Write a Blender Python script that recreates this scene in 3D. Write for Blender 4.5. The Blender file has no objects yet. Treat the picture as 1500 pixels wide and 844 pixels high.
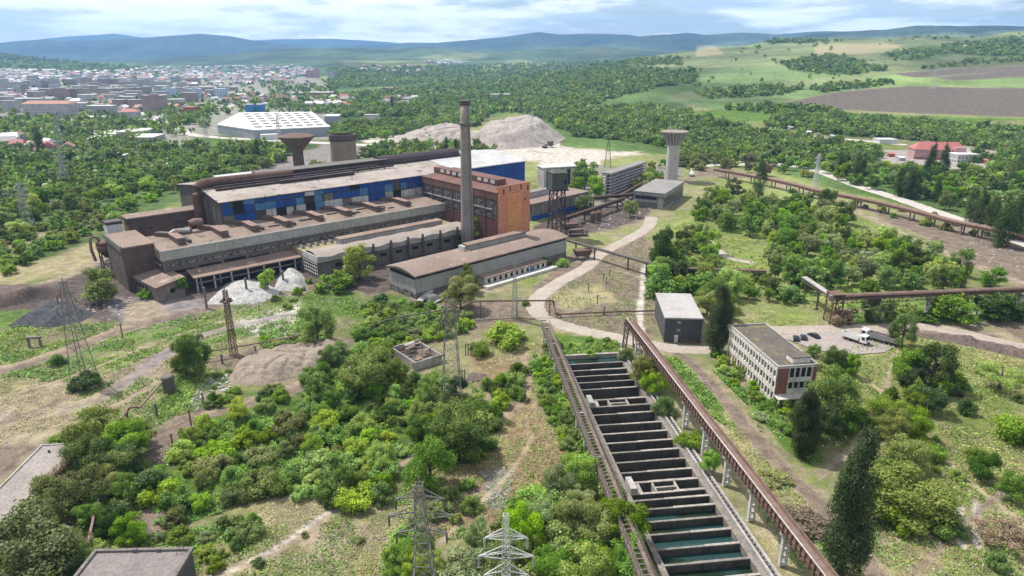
import bpy, math, random
import numpy as np
from mathutils import Vector, Matrix

random.seed(7)
RNG = np.random.default_rng(7)
SC = bpy.context.scene
COL = SC.collection
R = math.radians
PI = math.pi

# ------------------------------------------------------------------ camera
CAM_H = 90.0
PITCH = R(19.1)
CP, SP = math.cos(PITCH), math.sin(PITCH)


def P(px, py, z=0.0):
    """where the line of sight through a point of the photograph meets height z"""
    dx, up = (px - 750.0) / 1000.0, (422.0 - py) / 1000.0
    dy, dz = CP + up * SP, -SP + up * CP
    t = (z - CAM_H) / dz
    return Vector((dx * t, dy * t, z))


def proj(x, y, z):
    dep = y * CP + (CAM_H - z) * SP
    dep = np.where(dep < 1.0, 1.0, dep)
    up = y * SP - (CAM_H - z) * CP
    return 750 + 1000 * x / dep, 422 - 1000 * up / dep


# ------------------------------------------------------------------ numeric noise
def vnoise(x, y, seed=0):
    xi, yi = np.floor(x).astype(np.int64), np.floor(y).astype(np.int64)
    fx, fy = x - xi, y - yi
    fx, fy = fx * fx * (3 - 2 * fx), fy * fy * (3 - 2 * fy)

    def h(a, b):
        n = (a * 374761393 + b * 668265263 + seed * 1442695041) & 0x7FFFFFFF
        n = ((n ^ (n >> 13)) * 1274126177) & 0x7FFFFFFF
        return ((n ^ (n >> 16)) & 0xFFFF) / 65535.0
    a, b, c, d = h(xi, yi), h(xi + 1, yi), h(xi, yi + 1), h(xi + 1, yi + 1)
    return (a * (1 - fx) + b * fx) * (1 - fy) + (c * (1 - fx) + d * fx) * fy


def fbm(x, y, scale, seed=0, octv=4):
    s, a, t = 0.0, 0.5, 0.0
    for k in range(octv):
        s = s + a * vnoise(x / scale, y / scale, seed + k * 17)
        t += a
        a *= 0.5
        scale *= 0.5
    return s / t


def sstep(a, b, x):
    t = np.clip((x - a) / (b - a), 0, 1)
    return t * t * (3 - 2 * t)


def poly_sd(x, y, poly):
    """signed distance to a polygon, negative inside"""
    px = np.array([p[0] for p in poly], float)
    py = np.array([p[1] for p in poly], float)
    n = len(poly)
    d = np.full(x.shape, 1e18)
    inside = np.zeros(x.shape, bool)
    for i in range(n):
        ax, ay, bx, by = px[i], py[i], px[(i + 1) % n], py[(i + 1) % n]
        ex, ey = bx - ax, by - ay
        t = np.clip(((x - ax) * ex + (y - ay) * ey) / (ex * ex + ey * ey + 1e-12), 0, 1)
        d = np.minimum(d, (x - ax - t * ex) ** 2 + (y - ay - t * ey) ** 2)
        cond = (ay > y) != (by > y)
        with np.errstate(divide='ignore', invalid='ignore'):
            xi = ax + (y - ay) * ex / (ey if abs(ey) > 1e-12 else 1e-12)
        inside ^= cond & (x < xi)
    d = np.sqrt(d)
    return np.where(inside, -d, d)


def line_d(x, y, pts):
    d = np.full(x.shape, 1e18)
    for (ax, ay), (bx, by) in zip(pts[:-1], pts[1:]):
        ex, ey = bx - ax, by - ay
        t = np.clip(((x - ax) * ex + (y - ay) * ey) / (ex * ex + ey * ey + 1e-12), 0, 1)
        d = np.minimum(d, (x - ax - t * ex) ** 2 + (y - ay - t * ey) ** 2)
    return np.sqrt(d)


def smooth_line(pts, n=6):
    """Catmull-Rom through points (2-D or 3-D tuples)"""
    p = [np.array(q, float) for q in pts]
    p = [2 * p[0] - p[1]] + p + [2 * p[-1] - p[-2]]
    out = []
    for i in range(1, len(p) - 2):
        for k in range(n):
            t = k / n
            out.append(0.5 * (2 * p[i] + (p[i + 1] - p[i - 1]) * t + (2 * p[i - 1] - 5 * p[i] + 4 * p[i + 1] - p[i + 2]) * t * t + (3 * p[i] - p[i - 1] - 3 * p[i + 1] + p[i + 2]) * t ** 3))
    out.append(p[-2])
    return out


# ------------------------------------------------------------------ terrain height
RIDGES = [
    # forward distance, foot distance, [(photo x, photo y of the crest)]
    (11500, 9000, [(-400, 56), (0, 57), (60, 58), (100, 55), (170, 50), (215, 53), (260, 54), (340, 60), (420, 57), (500, 57), (545, 60), (620, 66), (900, 70), (1900, 70)]),
    (8200, 6400, [(-400, 60), (-60, 61), (0, 64), (40, 60), (75, 58), (95, 61), (200, 56), (300, 51), (340, 53), (372, 59), (420, 65), (470, 70), (540, 66), (600, 62), (640, 63), (690, 59), (735, 55), (790, 47), (820, 50), (850, 49), (918, 51), (990, 62), (1060, 70), (1900, 80)]),
    (7000, 5200, [(-400, 82), (500, 86), (700, 78), (860, 66), (920, 55), (965, 50), (1003, 47), (1030, 51), (1085, 47), (1130, 50), (1200, 46), (1300, 45), (1420, 48), (1900, 50)]),
    (5200, 3600, [(-400, 92), (900, 92), (1050, 80), (1180, 52), (1240, 47), (1290, 44), (1335, 38), (1400, 39), (1450, 39), (1500, 40), (1900, 36)]),
    (5000, 3300, [(-400, 74), (-60, 76), (60, 92), (170, 92), (250, 84), (330, 80), (400, 73), (470, 71), (530, 70), (580, 72), (625, 69), (700, 76), (760, 74), (830, 71), (880, 68), (940, 72), (1000, 76), (1900, 90)]),
    (3600, 2400, [(-500, 70), (-200, 72), (0, 77), (40, 81), (90, 88), (150, 92), (200, 97), (300, 106), (420, 106), (455, 95), (500, 86), (560, 90), (620, 88), (680, 97), (760, 92), (850, 92), (950, 90), (1100, 100), (1900, 120)]),
    (2500, 760, [(-600, 128), (640, 126), (700, 118), (760, 110), (830, 100), (900, 90), (960, 80), (1000, 74), (1045, 69), (1090, 66), (1130, 60), (1180, 60), (1230, 57), (1290, 56), (1340, 50), (1375, 52), (1420, 54), (1460, 46), (1500, 43), (1700, 34), (2200, 34)]),
]
BASIN = None


def H(x, y, detail=True):
    x = np.asarray(x, float)
    y = np.asarray(y, float)
    yy = np.maximum(y, 200.0)
    px = 750 + 1000 * x / (yy * CP + 26)
    z = np.zeros(np.broadcast(x, y).shape)
    wob = (fbm(x, y, 1400.0, 5, 3) - 0.5)
    for (D, F, pts) in RIDGES:
        xs = [p[0] for p in pts]
        cy = np.interp(px, xs, [p[1] for p in pts])
        up = (422 - cy) / 1000.0
        slope = (-SP + up * CP) / (CP + up * SP)
        crest = CAM_H + D * slope
        yw = yy * (1 + 0.16 * wob * sstep(900, 3000, yy))
        t = np.clip((yw - F) / (D - F), 0, 1)
        prof = t * t * (2.2 - 1.2 * t) if F > 1000 else t ** 1.25
        back = np.clip((yw - D) / (0.22 * D), 0, 1)
        prof = np.where(yw > D, 1 - 0.75 * back * back * (3 - 2 * back), prof)
        z = np.maximum(z, np.maximum(crest, 0) * prof)
    if detail:
        far = sstep(700, 1700, yy)
        z = z + far * np.minimum(z, 120) / 120 * 26 * (fbm(x, y, 520.0, 11, 4) - 0.5)
        z = z + 0.25 * (fbm(x, y, 26.0, 3, 3) - 0.5) * sstep(40, 120, np.hypot(x, y)) * (1 - far)
    if BASIN is not None:
        m = (y > 55) & (y < 230) & (np.abs(x) < 90)
        if np.any(m):
            xm, ym, zm = np.broadcast_to(x, z.shape)[m], np.broadcast_to(y, z.shape)[m], z[m]
            z[m] = np.where(poly_sd(xm, ym, BASIN) < 0, -5.0, zm)
    return z


def PT(px, py):
    """points of the photograph (arrays) on the terrain"""
    px, py = np.atleast_1d(np.asarray(px, float)), np.atleast_1d(np.asarray(py, float))
    dx, up = (px - 750.0) / 1000.0, (422.0 - py) / 1000.0
    dy, dz = CP + up * SP, -SP + up * CP
    ts = np.geomspace(380, 14000, 230)
    if py.min() > 262:   # flat ground near the works
        t = -CAM_H / dz
        return dx * t, dy * t, H(dx * t, dy * t)
    if len(px) > 1 and py.max() > 262:
        a, b = py > 262, py <= 262
        r1, r2 = PT(px[a], py[a]), PT(px[b], py[b])
        return tuple(np.concatenate([u, v]) for u, v in zip(r1, r2))
    hit = np.full(px.shape, np.nan)
    prev = np.full(px.shape, 1.0)
    tp = np.zeros(px.shape)
    for t in ts:
        g = CAM_H + dz * t - H(dx * t, dy * t, t > 600)
        new = np.isnan(hit) & (g <= 0)
        hit = np.where(new, tp + (t - tp) * prev / np.maximum(prev - g, 1e-9), hit)
        prev, tp = g, np.full(px.shape, t)
    x, y = dx * hit, dy * hit
    ok = ~np.isnan(hit)
    return x[ok], y[ok], H(x[ok], y[ok])


def sample_poly(poly, n, seed=0):
    """n points of the photograph inside a polygon"""
    rng = np.random.default_rng(seed)
    xs, ys = [p[0] for p in poly], [p[1] for p in poly]
    out = np.zeros((0, 2))
    while len(out) < n:
        q = rng.uniform((min(xs), min(ys)), (max(xs), max(ys)), (n * 3, 2))
        q = q[poly_sd(q[:, 0], q[:, 1], poly) < 0]
        out = np.concatenate([out, q])
    return out[:n]


# ------------------------------------------------------------------ mesh builder
class MB:
    def __init__(s):
        s.v, s.f, s.m = [], [], []

    def quad(s, a, b, c, d, m=0):
        k = len(s.v)
        s.v += [tuple(a), tuple(b), tuple(c), tuple(d)]
        s.f.append((k, k + 1, k + 2, k + 3))
        s.m.append(m)
        return s

    def hexa(s, b4, t4, m=0, mt=None):
        """solid from four bottom and four top corners (counter-clockwise from above)"""
        k = len(s.v)
        s.v += [tuple(p) for p in b4] + [tuple(p) for p in t4]
        s.f += [(k + 3, k + 2, k + 1, k), (k + 4, k + 5, k + 6, k + 7)]
        s.m += [m, m if mt is None else mt]
        for i in range(4):
            j = (i + 1) % 4
            s.f.append((k + i, k + j, k + 4 + j, k + 4 + i))
            s.m.append(m)
        return s

    def box(s, x0, x1, y0, y1, z0, z1, m=0, mt=None):
        return s.hexa([(x0, y0, z0), (x1, y0, z0), (x1, y1, z0), (x0, y1, z0)], [(x0, y0, z1), (x1, y0, z1), (x1, y1, z1), (x0, y1, z1)], m, mt)

    def bar(s, p, q, w=0.1, h=None, m=0):
        """rectangular bar between two points"""
        p, q = Vector(p), Vector(q)
        d = (q - p)
        if d.length < 1e-6:
            return s
        d.normalize()
        up = Vector((0, 0, 1)) if abs(d.z) < 0.9 else Vector((0, 1, 0))
        a = d.cross(up).normalized() * (w / 2)
        b = a.cross(d).normalized() * ((h or w) / 2)
        return s.hexa([p - a - b, p + a - b, q + a - b, q - a - b], [p - a + b, p + a + b, q + a + b, q - a + b], m)

    def cyl(s, p, q, r0, r1=None, n=10, m=0, cap=True):
        p, q = Vector(p), Vector(q)
        r1 = r0 if r1 is None else r1
        d = (q - p).normalized()
        up = Vector((0, 0, 1)) if abs(d.z) < 0.9 else Vector((1, 0, 0))
        a = d.cross(up).normalized()
        b = a.cross(d).normalized()
        k = len(s.v)
        for c, r in ((p, r0), (q, r1)):
            for i in range(n):
                t = 2 * PI * i / n
                s.v.append(tuple(c + a * (r * math.cos(t)) + b * (r * math.sin(t))))
        for i in range(n):
            j = (i + 1) % n
            s.f.append((k + j, k + i, k + n + i, k + n + j))
            s.m.append(m)
        if cap:
            s.f += [tuple(k + i for i in range(n)), tuple(k + n + i for i in reversed(range(n)))]
            s.m += [m, m]
        return s

    def tube(s, pts, r, n=8, m=0):
        """continuous pipe through points"""
        pts = [Vector(p) for p in pts]
        k0 = len(s.v)
        for i, p in enumerate(pts):
            d = (pts[min(i + 1, len(pts) - 1)] - pts[max(i - 1, 0)]).normalized()
            up = Vector((0, 0, 1)) if abs(d.z) < 0.95 else Vector((1, 0, 0))
            a = d.cross(up).normalized()
            b = a.cross(d).normalized()
            for j in range(n):
                t = 2 * PI * j / n
                s.v.append(tuple(p + a * (r * math.cos(t)) + b * (r * math.sin(t))))
        for i in range(len(pts) - 1):
            for j in range(n):
                jj = (j + 1) % n
                k = k0 + i * n
                s.f.append((k + jj, k + j, k + n + j, k + n + jj))
                s.m.append(m)
        s.f += [tuple(k0 + j for j in range(n)), tuple(k0 + (len(pts) - 1) * n + j for j in reversed(range(n)))]
        s.m += [m, m]
        return s

    def lathe(s, prof, n=24, c=(0, 0), m=0):
        """surface of revolution from (radius, z) pairs"""
        k0 = len(s.v)
        for r, z in prof:
            for i in range(n):
                t = 2 * PI * i / n
                s.v.append((c[0] + r * math.cos(t), c[1] + r * math.sin(t), z))
        for i in range(len(prof) - 1):
            for j in range(n):
                jj = (j + 1) % n
                k = k0 + i * n
                s.f.append((k + j, k + jj, k + n + jj, k + n + j))
                s.m.append(m)
        s.f += [tuple(k0 + j for j in reversed(range(n))), tuple(k0 + (len(prof) - 1) * n + j for j in range(n))]
        s.m += [m, m]
        return s

    def build(s, name, mats, parent=None, smooth=False, loc=None):
        me = bpy.data.meshes.new(name)
        me.from_pydata(s.v, [], s.f)
        for mm in (mats if isinstance(mats, (list, tuple)) else [mats]):
            me.materials.append(mm)
        if any(s.m):
            me.polygons.foreach_set('material_index', s.m)
        if smooth:
            me.polygons.foreach_set('use_smooth', [True] * len(s.f))
        o = bpy.data.objects.new(name, me)
        COL.objects.link(o)
        if parent is not None:
            o.parent = parent
        if loc is not None:
            o.location = loc
        return o


def np_mesh(name, V, Fq, mat, parent=None, attrs=None, smooth=False):
    """mesh from arrays of vertices and quads"""
    me = bpy.data.meshes.new(name)
    nv, nf = len(V), len(Fq)
    k = Fq.shape[1]
    me.vertices.add(nv)
    me.vertices.foreach_set('co', np.ascontiguousarray(V, np.float32).ravel())
    me.loops.add(nf * k)
    me.loops.foreach_set('vertex_index', np.ascontiguousarray(Fq, np.int32).ravel())
    me.polygons.add(nf)
    me.polygons.foreach_set('loop_start', np.arange(0, nf * k, k, dtype=np.int32))
    me.polygons.foreach_set('loop_total', np.full(nf, k, np.int32))
    if smooth:
        me.polygons.foreach_set('use_smooth', np.ones(nf, bool))
    me.update(calc_edges=True)
    for an, (typ, dom, data) in (attrs or {}).items():
        at = me.attributes.new(an, typ, dom)
        at.data.foreach_set('color' if 'COLOR' in typ else 'value', np.ascontiguousarray(data, np.float32).ravel())
    for mm in (mat if isinstance(mat, (list, tuple)) else [mat]):
        me.materials.append(mm)
    if name is None:
        return me
    o = bpy.data.objects.new(name, me)
    COL.objects.link(o)
    if parent is not None:
        o.parent = parent
    return o


def tag(o, label=None, cat=None, group=None, kind=None):
    if label:
        o['label'] = label
    if cat:
        o['category'] = cat
    if group:
        o['group'] = group
    if kind:
        o['kind'] = kind
    return o


def thing(name, label, cat, loc=(0, 0, 0), rz=0.0, group=None):
    o = bpy.data.objects.new(name, None)
    o.empty_display_size = 0.5
    COL.objects.link(o)
    o.location = loc
    o.rotation_euler = (0, 0, rz)
    return tag(o, label, cat, group)


def copy_tree(o, parent=None):
    c = o.copy()
    COL.objects.link(c)
    if parent is not None:
        c.parent = parent
    for ch in list(o.children):
        copy_tree(ch, c)
    return c


def dup(o, name, parent, loc, rz=0.0):
    c = o.copy()
    c.name = name
    COL.objects.link(c)
    c.parent = parent
    c.location = loc
    c.rotation_euler = (0, 0, rz)
    return c


# ------------------------------------------------------------------ materials
def new_mat(name):
    m = bpy.data.materials.new(name)
    m.use_nodes = True
    nt = m.node_tree
    for n in list(nt.nodes):
        nt.nodes.remove(n)
    out = nt.nodes.new('ShaderNodeOutputMaterial')
    return m, nt, out


def N(nt, typ, **kw):
    n = nt.nodes.new(typ)
    for k, v in kw.items():
        if k in n.inputs.keys():
            n.inputs[k].default_value = v
        else:
            setattr(n, k, v)
    return n


def mixc(nt, fac, a, b, mode='MIX'):
    n = nt.nodes.new('ShaderNodeMix')
    n.data_type = 'RGBA'
    n.blend_type = mode
    for i, v in ((0, fac), (6, a), (7, b)):
        if hasattr(v, 'is_output') or isinstance(v, bpy.types.NodeSocket):
            nt.links.new(v, n.inputs[i])
        else:
            n.inputs[i].default_value = v if i == 0 else (tuple(v) + (1,) if len(v) == 3 else v)
    return n.outputs[2]


def maprange(nt, src, a, b, c=0.0, d=1.0):
    n = nt.nodes.new('ShaderNodeMapRange')
    n.interpolation_type = 'SMOOTHSTEP'
    n.inputs[1].default_value, n.inputs[2].default_value = a, b
    n.inputs[3].default_value, n.inputs[4].default_value = c, d
    nt.links.new(src, n.inputs[0])
    return n.outputs[0]


def noise(nt, vec, scale, detail=4.0, rough=0.6):
    n = nt.nodes.new('ShaderNodeTexNoise')
    n.inputs['Scale'].default_value = scale
    n.inputs['Detail'].default_value = detail
    n.inputs['Roughness'].default_value = rough
    if vec is not None:
        nt.links.new(vec, n.inputs['Vector'])
    return n.outputs[0]


def obj_coords(nt, scale=(1, 1, 1)):
    tc = nt.nodes.new('ShaderNodeTexCoord')
    if scale == (1, 1, 1):
        return tc.outputs['Object']
    mp = nt.nodes.new('ShaderNodeMapping')
    mp.inputs['Scale'].default_value = scale
    nt.links.new(tc.outputs['Object'], mp.inputs[0])
    return mp.outputs[0]


def weathered(name, base, stain, rough=0.85, big=0.12, fine=1.6, amount=0.6, streak=0.0, streak_col=None, patch=None, patch_at=(0.6, 0.66), grid=None, metal=0.0, speck=0.25):
    """paint, plaster, sheet or concrete with stains, streaks, patches and (grid) panel joints"""
    m, nt, out = new_mat(name)
    co = obj_coords(nt)
    n1 = maprange(nt, noise(nt, co, big, 6, 0.65), 0.38, 0.66)
    mu = N(nt, 'ShaderNodeMath', operation='MULTIPLY')
    mu.inputs[1].default_value = amount
    nt.links.new(n1, mu.inputs[0])
    c = mixc(nt, mu.outputs[0], base, stain)
    n2 = maprange(nt, noise(nt, co, fine, 5, 0.7), 0.3, 0.7, 1 - speck, 1 + speck)
    c = mixc(nt, 1.0, c, n2, 'MULTIPLY')
    if streak:
        s = maprange(nt, noise(nt, obj_coords(nt, (1.3, 1.3, 0.07)), 1.0, 4, 0.6), 0.5, 0.72)
        mu2 = N(nt, 'ShaderNodeMath', operation='MULTIPLY')
        mu2.inputs[1].default_value = streak
        nt.links.new(s, mu2.inputs[0])
        c = mixc(nt, mu2.outputs[0], c, streak_col or tuple(0.35 * k for k in base))
    if patch:
        pf = maprange(nt, noise(nt, co, big * 2.3, 5, 0.55), patch_at[0], patch_at[1])
        c = mixc(nt, pf, c, patch)
    if grid:
        bw, bh, mort, col, axis = grid
        br = N(nt, 'ShaderNodeTexBrick')
        br.offset = 0.0 if axis[-1] != 'o' else 0.5
        br.inputs['Scale'].default_value = 1.0
        br.inputs['Mortar Size'].default_value = mort
        br.inputs['Brick Width'].default_value = bw
        br.inputs['Row Height'].default_value = bh
        br.inputs['Color1'].default_value = (0, 0, 0, 1)
        br.inputs['Color2'].default_value = (0, 0, 0, 1)
        br.inputs['Mortar'].default_value = (1, 1, 1, 1)
        sep = N(nt, 'ShaderNodeSeparateXYZ')
        nt.links.new(co, sep.inputs[0])
        cb = N(nt, 'ShaderNodeCombineXYZ')
        pick = {'x': 0, 'y': 1, 'z': 2}
        if axis[0] == 's':   # sum of x and y along the wall
            ad = N(nt, 'ShaderNodeMath', operation='ADD')
            nt.links.new(sep.outputs[0], ad.inputs[0])
            nt.links.new(sep.outputs[1], ad.inputs[1])
            nt.links.new(ad.outputs[0], cb.inputs[0])
        else:
            nt.links.new(sep.outputs[pick[axis[0]]], cb.inputs[0])
        nt.links.new(sep.outputs[pick[axis[1]]], cb.inputs[1])
        nt.links.new(cb.outputs[0], br.inputs['Vector'])
        c = mixc(nt, br.outputs[0], c, col)
    b = N(nt, 'ShaderNodeBsdfPrincipled', Roughness=rough, Metallic=metal)
    b.inputs['Specular IOR Level'].default_value = 0.25
    nt.links.new(c, b.inputs['Base Color'])
    bp = N(nt, 'ShaderNodeBump', Strength=0.35, Distance=0.15)
    nt.links.new(noise(nt, co, fine * 1.7, 4, 0.7), bp.inputs['Height'])
    nt.links.new(bp.outputs[0], b.inputs['Normal'])
    nt.links.new(b.outputs[0], out.inputs[0])
    return m


def plain(name, col, rough=0.6, metal=0.0, var=0.12):
    return weathered(name, col, tuple(k * 0.7 for k in col), rough, 0.5, 3.0, 0.4, metal=metal, speck=var)


def leaf_mat(name, c1, c2, trans=0.42, attr=False):
    m, nt, out = new_mat(name)
    lift = 1.75
    c1, c2 = tuple(k * lift for k in c1), tuple(k * lift for k in c2)
    co = obj_coords(nt)
    oi = N(nt, 'ShaderNodeObjectInfo')
    f = maprange(nt, noise(nt, co, 5.0 if not attr else 0.05, 3, 0.6), 0.3, 0.7)
    c = mixc(nt, f, c1, c2)
    hs = N(nt, 'ShaderNodeHueSaturation')
    if attr:
        at = N(nt, 'ShaderNodeAttribute', attribute_name='rnd')
        src = at.outputs['Fac']
    else:
        src = oi.outputs['Random']
    nt.links.new(maprange(nt, src, 0, 1, 0.468, 0.506), hs.inputs['Hue'])
    w = N(nt, 'ShaderNodeMath', operation='MULTIPLY')
    w.inputs[1].default_value = 7.31
    fr = N(nt, 'ShaderNodeMath', operation='FRACT')
    nt.links.new(src, w.inputs[0])
    nt.links.new(w.outputs[0], fr.inputs[0])
    nt.links.new(maprange(nt, fr.outputs[0], 0, 1, 0.68, 1.3), hs.inputs['Value'])
    w2 = N(nt, 'ShaderNodeMath', operation='MULTIPLY')
    w2.inputs[1].default_value = 23.7
    fr2 = N(nt, 'ShaderNodeMath', operation='FRACT')
    nt.links.new(src, w2.inputs[0])
    nt.links.new(w2.outputs[0], fr2.inputs[0])
    nt.links.new(maprange(nt, fr2.outputs[0], 0, 1, 0.8, 1.1), hs.inputs['Saturation'])
    nt.links.new(c, hs.inputs['Color'])
    geo = N(nt, 'ShaderNodeNewGeometry')
    v = maprange(nt, geo.outputs['Random Per Island'], 0, 1, 0.72, 1.3)
    c = mixc(nt, 1.0, hs.outputs[0], v, 'MULTIPLY')
    d = N(nt, 'ShaderNodeBsdfPrincipled', Roughness=0.55)
    d.inputs['Specular IOR Level'].default_value = 0.25
    t = N(nt, 'ShaderNodeBsdfTranslucent')
    nt.links.new(c, d.inputs['Base Color'])
    c2n = mixc(nt, 1.0, c, (1.25, 1.2, 0.55), 'MULTIPLY')
    nt.links.new(c2n, t.inputs['Color'])
    mx = N(nt, 'ShaderNodeMixShader')
    mx.inputs[0].default_value = trans
    nt.links.new(d.outputs[0], mx.inputs[1])
    nt.links.new(t.outputs[0], mx.inputs[2])
    nt.links.new(mx.outputs[0], out.inputs[0])
    return m


M = {}
M['concrete'] = weathered('concrete', (0.36, 0.34, 0.32), (0.2, 0.185, 0.17), streak=0.5)
M['concrete_pale'] = weathered('concrete_pale', (0.5, 0.48, 0.45), (0.33, 0.3, 0.27), streak=0.45)
M['concrete_dark'] = weathered('concrete_dark', (0.17, 0.155, 0.14), (0.09, 0.08, 0.072), streak=0.5)
M['sooty'] = weathered('sooty', (0.105, 0.085, 0.075), (0.05, 0.042, 0.04), streak=0.4)
M['soot_brown'] = weathered('soot_brown', (0.13, 0.088, 0.072), (0.06, 0.045, 0.04), streak=0.4, patch=(0.2, 0.14, 0.11), patch_at=(0.62, 0.7))
M['black_metal'] = weathered('black_metal', (0.045, 0.035, 0.035), (0.09, 0.06, 0.05), 0.6, metal=0.2)
M['rust'] = weathered('rust', (0.145, 0.088, 0.065), (0.07, 0.046, 0.038), 0.85, big=0.4, streak=0.3, patch=(0.21, 0.135, 0.1), patch_at=(0.6, 0.68))
M['pylon_grey'] = weathered('pylon_grey', (0.2, 0.195, 0.18), (0.15, 0.13, 0.11), 0.6, big=0.6, metal=0.3, speck=0.1)
M['rust_pale'] = weathered('rust_pale', (0.24, 0.16, 0.13), (0.12, 0.075, 0.06), 0.8, big=0.4)
M['roof_brown'] = weathered('roof_brown', (0.235, 0.172, 0.135), (0.15, 0.105, 0.085), 0.9, big=0.06, patch=(0.29, 0.235, 0.195), patch_at=(0.6, 0.7), grid=(6.0, 6.0, 0.012, (0.14, 0.11, 0.09), 'xy'))
M['roof_annex'] = weathered('roof_annex', (0.215, 0.165, 0.132), (0.125, 0.092, 0.075), 0.9, big=0.08, patch=(0.085, 0.066, 0.056), patch_at=(0.6, 0.68), grid=(5.0, 5.0, 0.012, (0.12, 0.09, 0.07), 'xy'))
M['roof_hall'] = weathered('roof_hall', (0.335, 0.295, 0.262), (0.19, 0.15, 0.128), 0.85, big=0.09, streak=0.4, patch=(0.1, 0.08, 0.073), patch_at=(0.6, 0.66), grid=(3.0, 8.0, 0.012, (0.2, 0.16, 0.14), 'xy'))
M['roof_white'] = weathered('roof_white', (0.43, 0.43, 0.43), (0.31, 0.29, 0.27), 0.6, amount=0.7, grid=(4.0, 14.0, 0.01, (0.4, 0.4, 0.4), 'xy'))
M['roof_grey'] = weathered('roof_grey', (0.225, 0.21, 0.2), (0.15, 0.14, 0.13), 0.9, big=0.15)
M['roof_plum'] = weathered('roof_plum', (0.19, 0.14, 0.115), (0.24, 0.185, 0.155), 0.9, big=0.08, patch=(0.29, 0.225, 0.185), patch_at=(0.58, 0.68), grid=(5.5, 30.0, 0.008, (0.17, 0.13, 0.12), 'xy'))
M['roof_moss'] = weathered('roof_moss', (0.23, 0.19, 0.12), (0.22, 0.19, 0.05), 0.95, big=0.15, patch=(0.3, 0.24, 0.06), patch_at=(0.55, 0.65))
M['roof_red_brown'] = weathered('roof_red_brown', (0.15, 0.075, 0.06), (0.08, 0.05, 0.045), 0.8, big=0.15)
M['blue'] = weathered('blue_sheet', (0.018, 0.07, 0.285), (0.015, 0.042, 0.15), 0.5, amount=0.7, streak=0.25, streak_col=(0.03, 0.035, 0.06), grid=(2.0, 50.0, 0.02, (0.01, 0.045, 0.2), 'xz'), speck=0.1)
M['blue_pale'] = weathered('blue_pale', (0.08, 0.2, 0.37), (0.05, 0.11, 0.2), 0.6, streak=0.6, patch=(0.05, 0.05, 0.055), patch_at=(0.62, 0.64), grid=(1.5, 50.0, 0.02, (0.06, 0.16, 0.3), 'xz'))
M['white_sheet'] = weathered('white_sheet', (0.5, 0.49, 0.46), (0.28, 0.25, 0.22), 0.7, streak=0.6, grid=(1.5, 50.0, 0.02, (0.3, 0.28, 0.26), 'xz'))
M['ochre'] = weathered('ochre_panel', (0.6, 0.265, 0.11), (0.5, 0.21, 0.09), 0.8, amount=0.6)
M['orange_brick'] = weathered('orange_brick', (0.60, 0.255, 0.15), (0.5, 0.21, 0.125), 0.85, amount=0.6, grid=(2.2, 1.15, 0.07, (0.17, 0.075, 0.06), 'xzo'))
M['red_wall'] = weathered('red_wall', (0.13, 0.055, 0.043), (0.07, 0.038, 0.033), 0.85, streak=0.5, big=0.2, patch=(0.42, 0.15, 0.05), patch_at=(0.68, 0.7))
M['glass_dark'] = weathered('glass_dark', (0.022, 0.025, 0.03), (0.035, 0.04, 0.045), 0.2, speck=0.3)
M['glass_broken'] = weathered('glass_broken', (0.30, 0.29, 0.27), (0.025, 0.025, 0.025), 0.5, big=0.55, amount=1.0, grid=(1.3, 0.9, 0.1, (0.06, 0.045, 0.04), 'sz'))
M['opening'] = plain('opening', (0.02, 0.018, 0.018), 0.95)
M['plaster_white'] = weathered('plaster_white', (0.6, 0.57, 0.52), (0.42, 0.38, 0.33), 0.85, big=0.3, streak=0.4)
M['brick_red'] = weathered('brick_red', (0.23, 0.085, 0.06), (0.16, 0.07, 0.055), 0.9, grid=(0.9, 0.3, 0.04, (0.2, 0.12, 0.1), 'szo'))
M['tar_roof'] = weathered('tar_roof', (0.115, 0.10, 0.085), (0.07, 0.06, 0.05), 0.95, big=0.2, patch=(0.17, 0.145, 0.045), patch_at=(0.56, 0.66))
M['slate_sheet'] = weathered('slate_sheet', (0.075, 0.075, 0.08), (0.055, 0.055, 0.058), 0.7, big=0.2, amount=0.5, grid=(1.0, 50.0, 0.02, (0.045, 0.045, 0.05), 'sz'))
M['grey_panel'] = weathered('grey_panel', (0.33, 0.325, 0.30), (0.24, 0.23, 0.21), 0.85, streak=0.35, grid=(12.0, 2.6, 0.03, (0.2, 0.19, 0.17), 'sz'))
M['steel_grey'] = weathered('steel_grey', (0.34, 0.35, 0.35), (0.24, 0.24, 0.24), 0.5, big=0.6, metal=0.4, speck=0.1)
M['steel_pale'] = weathered('steel_pale', (0.55, 0.56, 0.56), (0.42, 0.42, 0.42), 0.5, big=0.6, metal=0.2, speck=0.1)
M['steel_dark'] = weathered('steel_dark', (0.12, 0.112, 0.1), (0.13, 0.095, 0.075), 0.65, big=0.6, metal=0.3, speck=0.1)
M['tank_green'] = weathered('tank_green', (0.06, 0.075, 0.06), (0.09, 0.075, 0.06), 0.8, big=0.3, streak=0.6)
M['gravel_white'] = weathered('gravel_white', (0.35, 0.345, 0.335), (0.22, 0.21, 0.2), 0.95, big=0.35, fine=1.2, speck=0.35)
M['spoil'] = weathered('spoil', (0.31, 0.272, 0.24), (0.23, 0.2, 0.175), 0.95, big=0.03, fine=0.5, speck=0.3, patch=(0.17, 0.145, 0.125), patch_at=(0.63, 0.66), streak=0.5, streak_col=(0.36, 0.31, 0.27))
M['earth'] = weathered('earth', (0.245, 0.2, 0.16), (0.17, 0.135, 0.105), 0.95, big=0.15, fine=1.2, speck=0.3)
M['dark_earth'] = weathered('dark_earth', (0.12, 0.09, 0.075), (0.075, 0.06, 0.055), 0.95, big=0.2, fine=1.2, speck=0.4)
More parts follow.
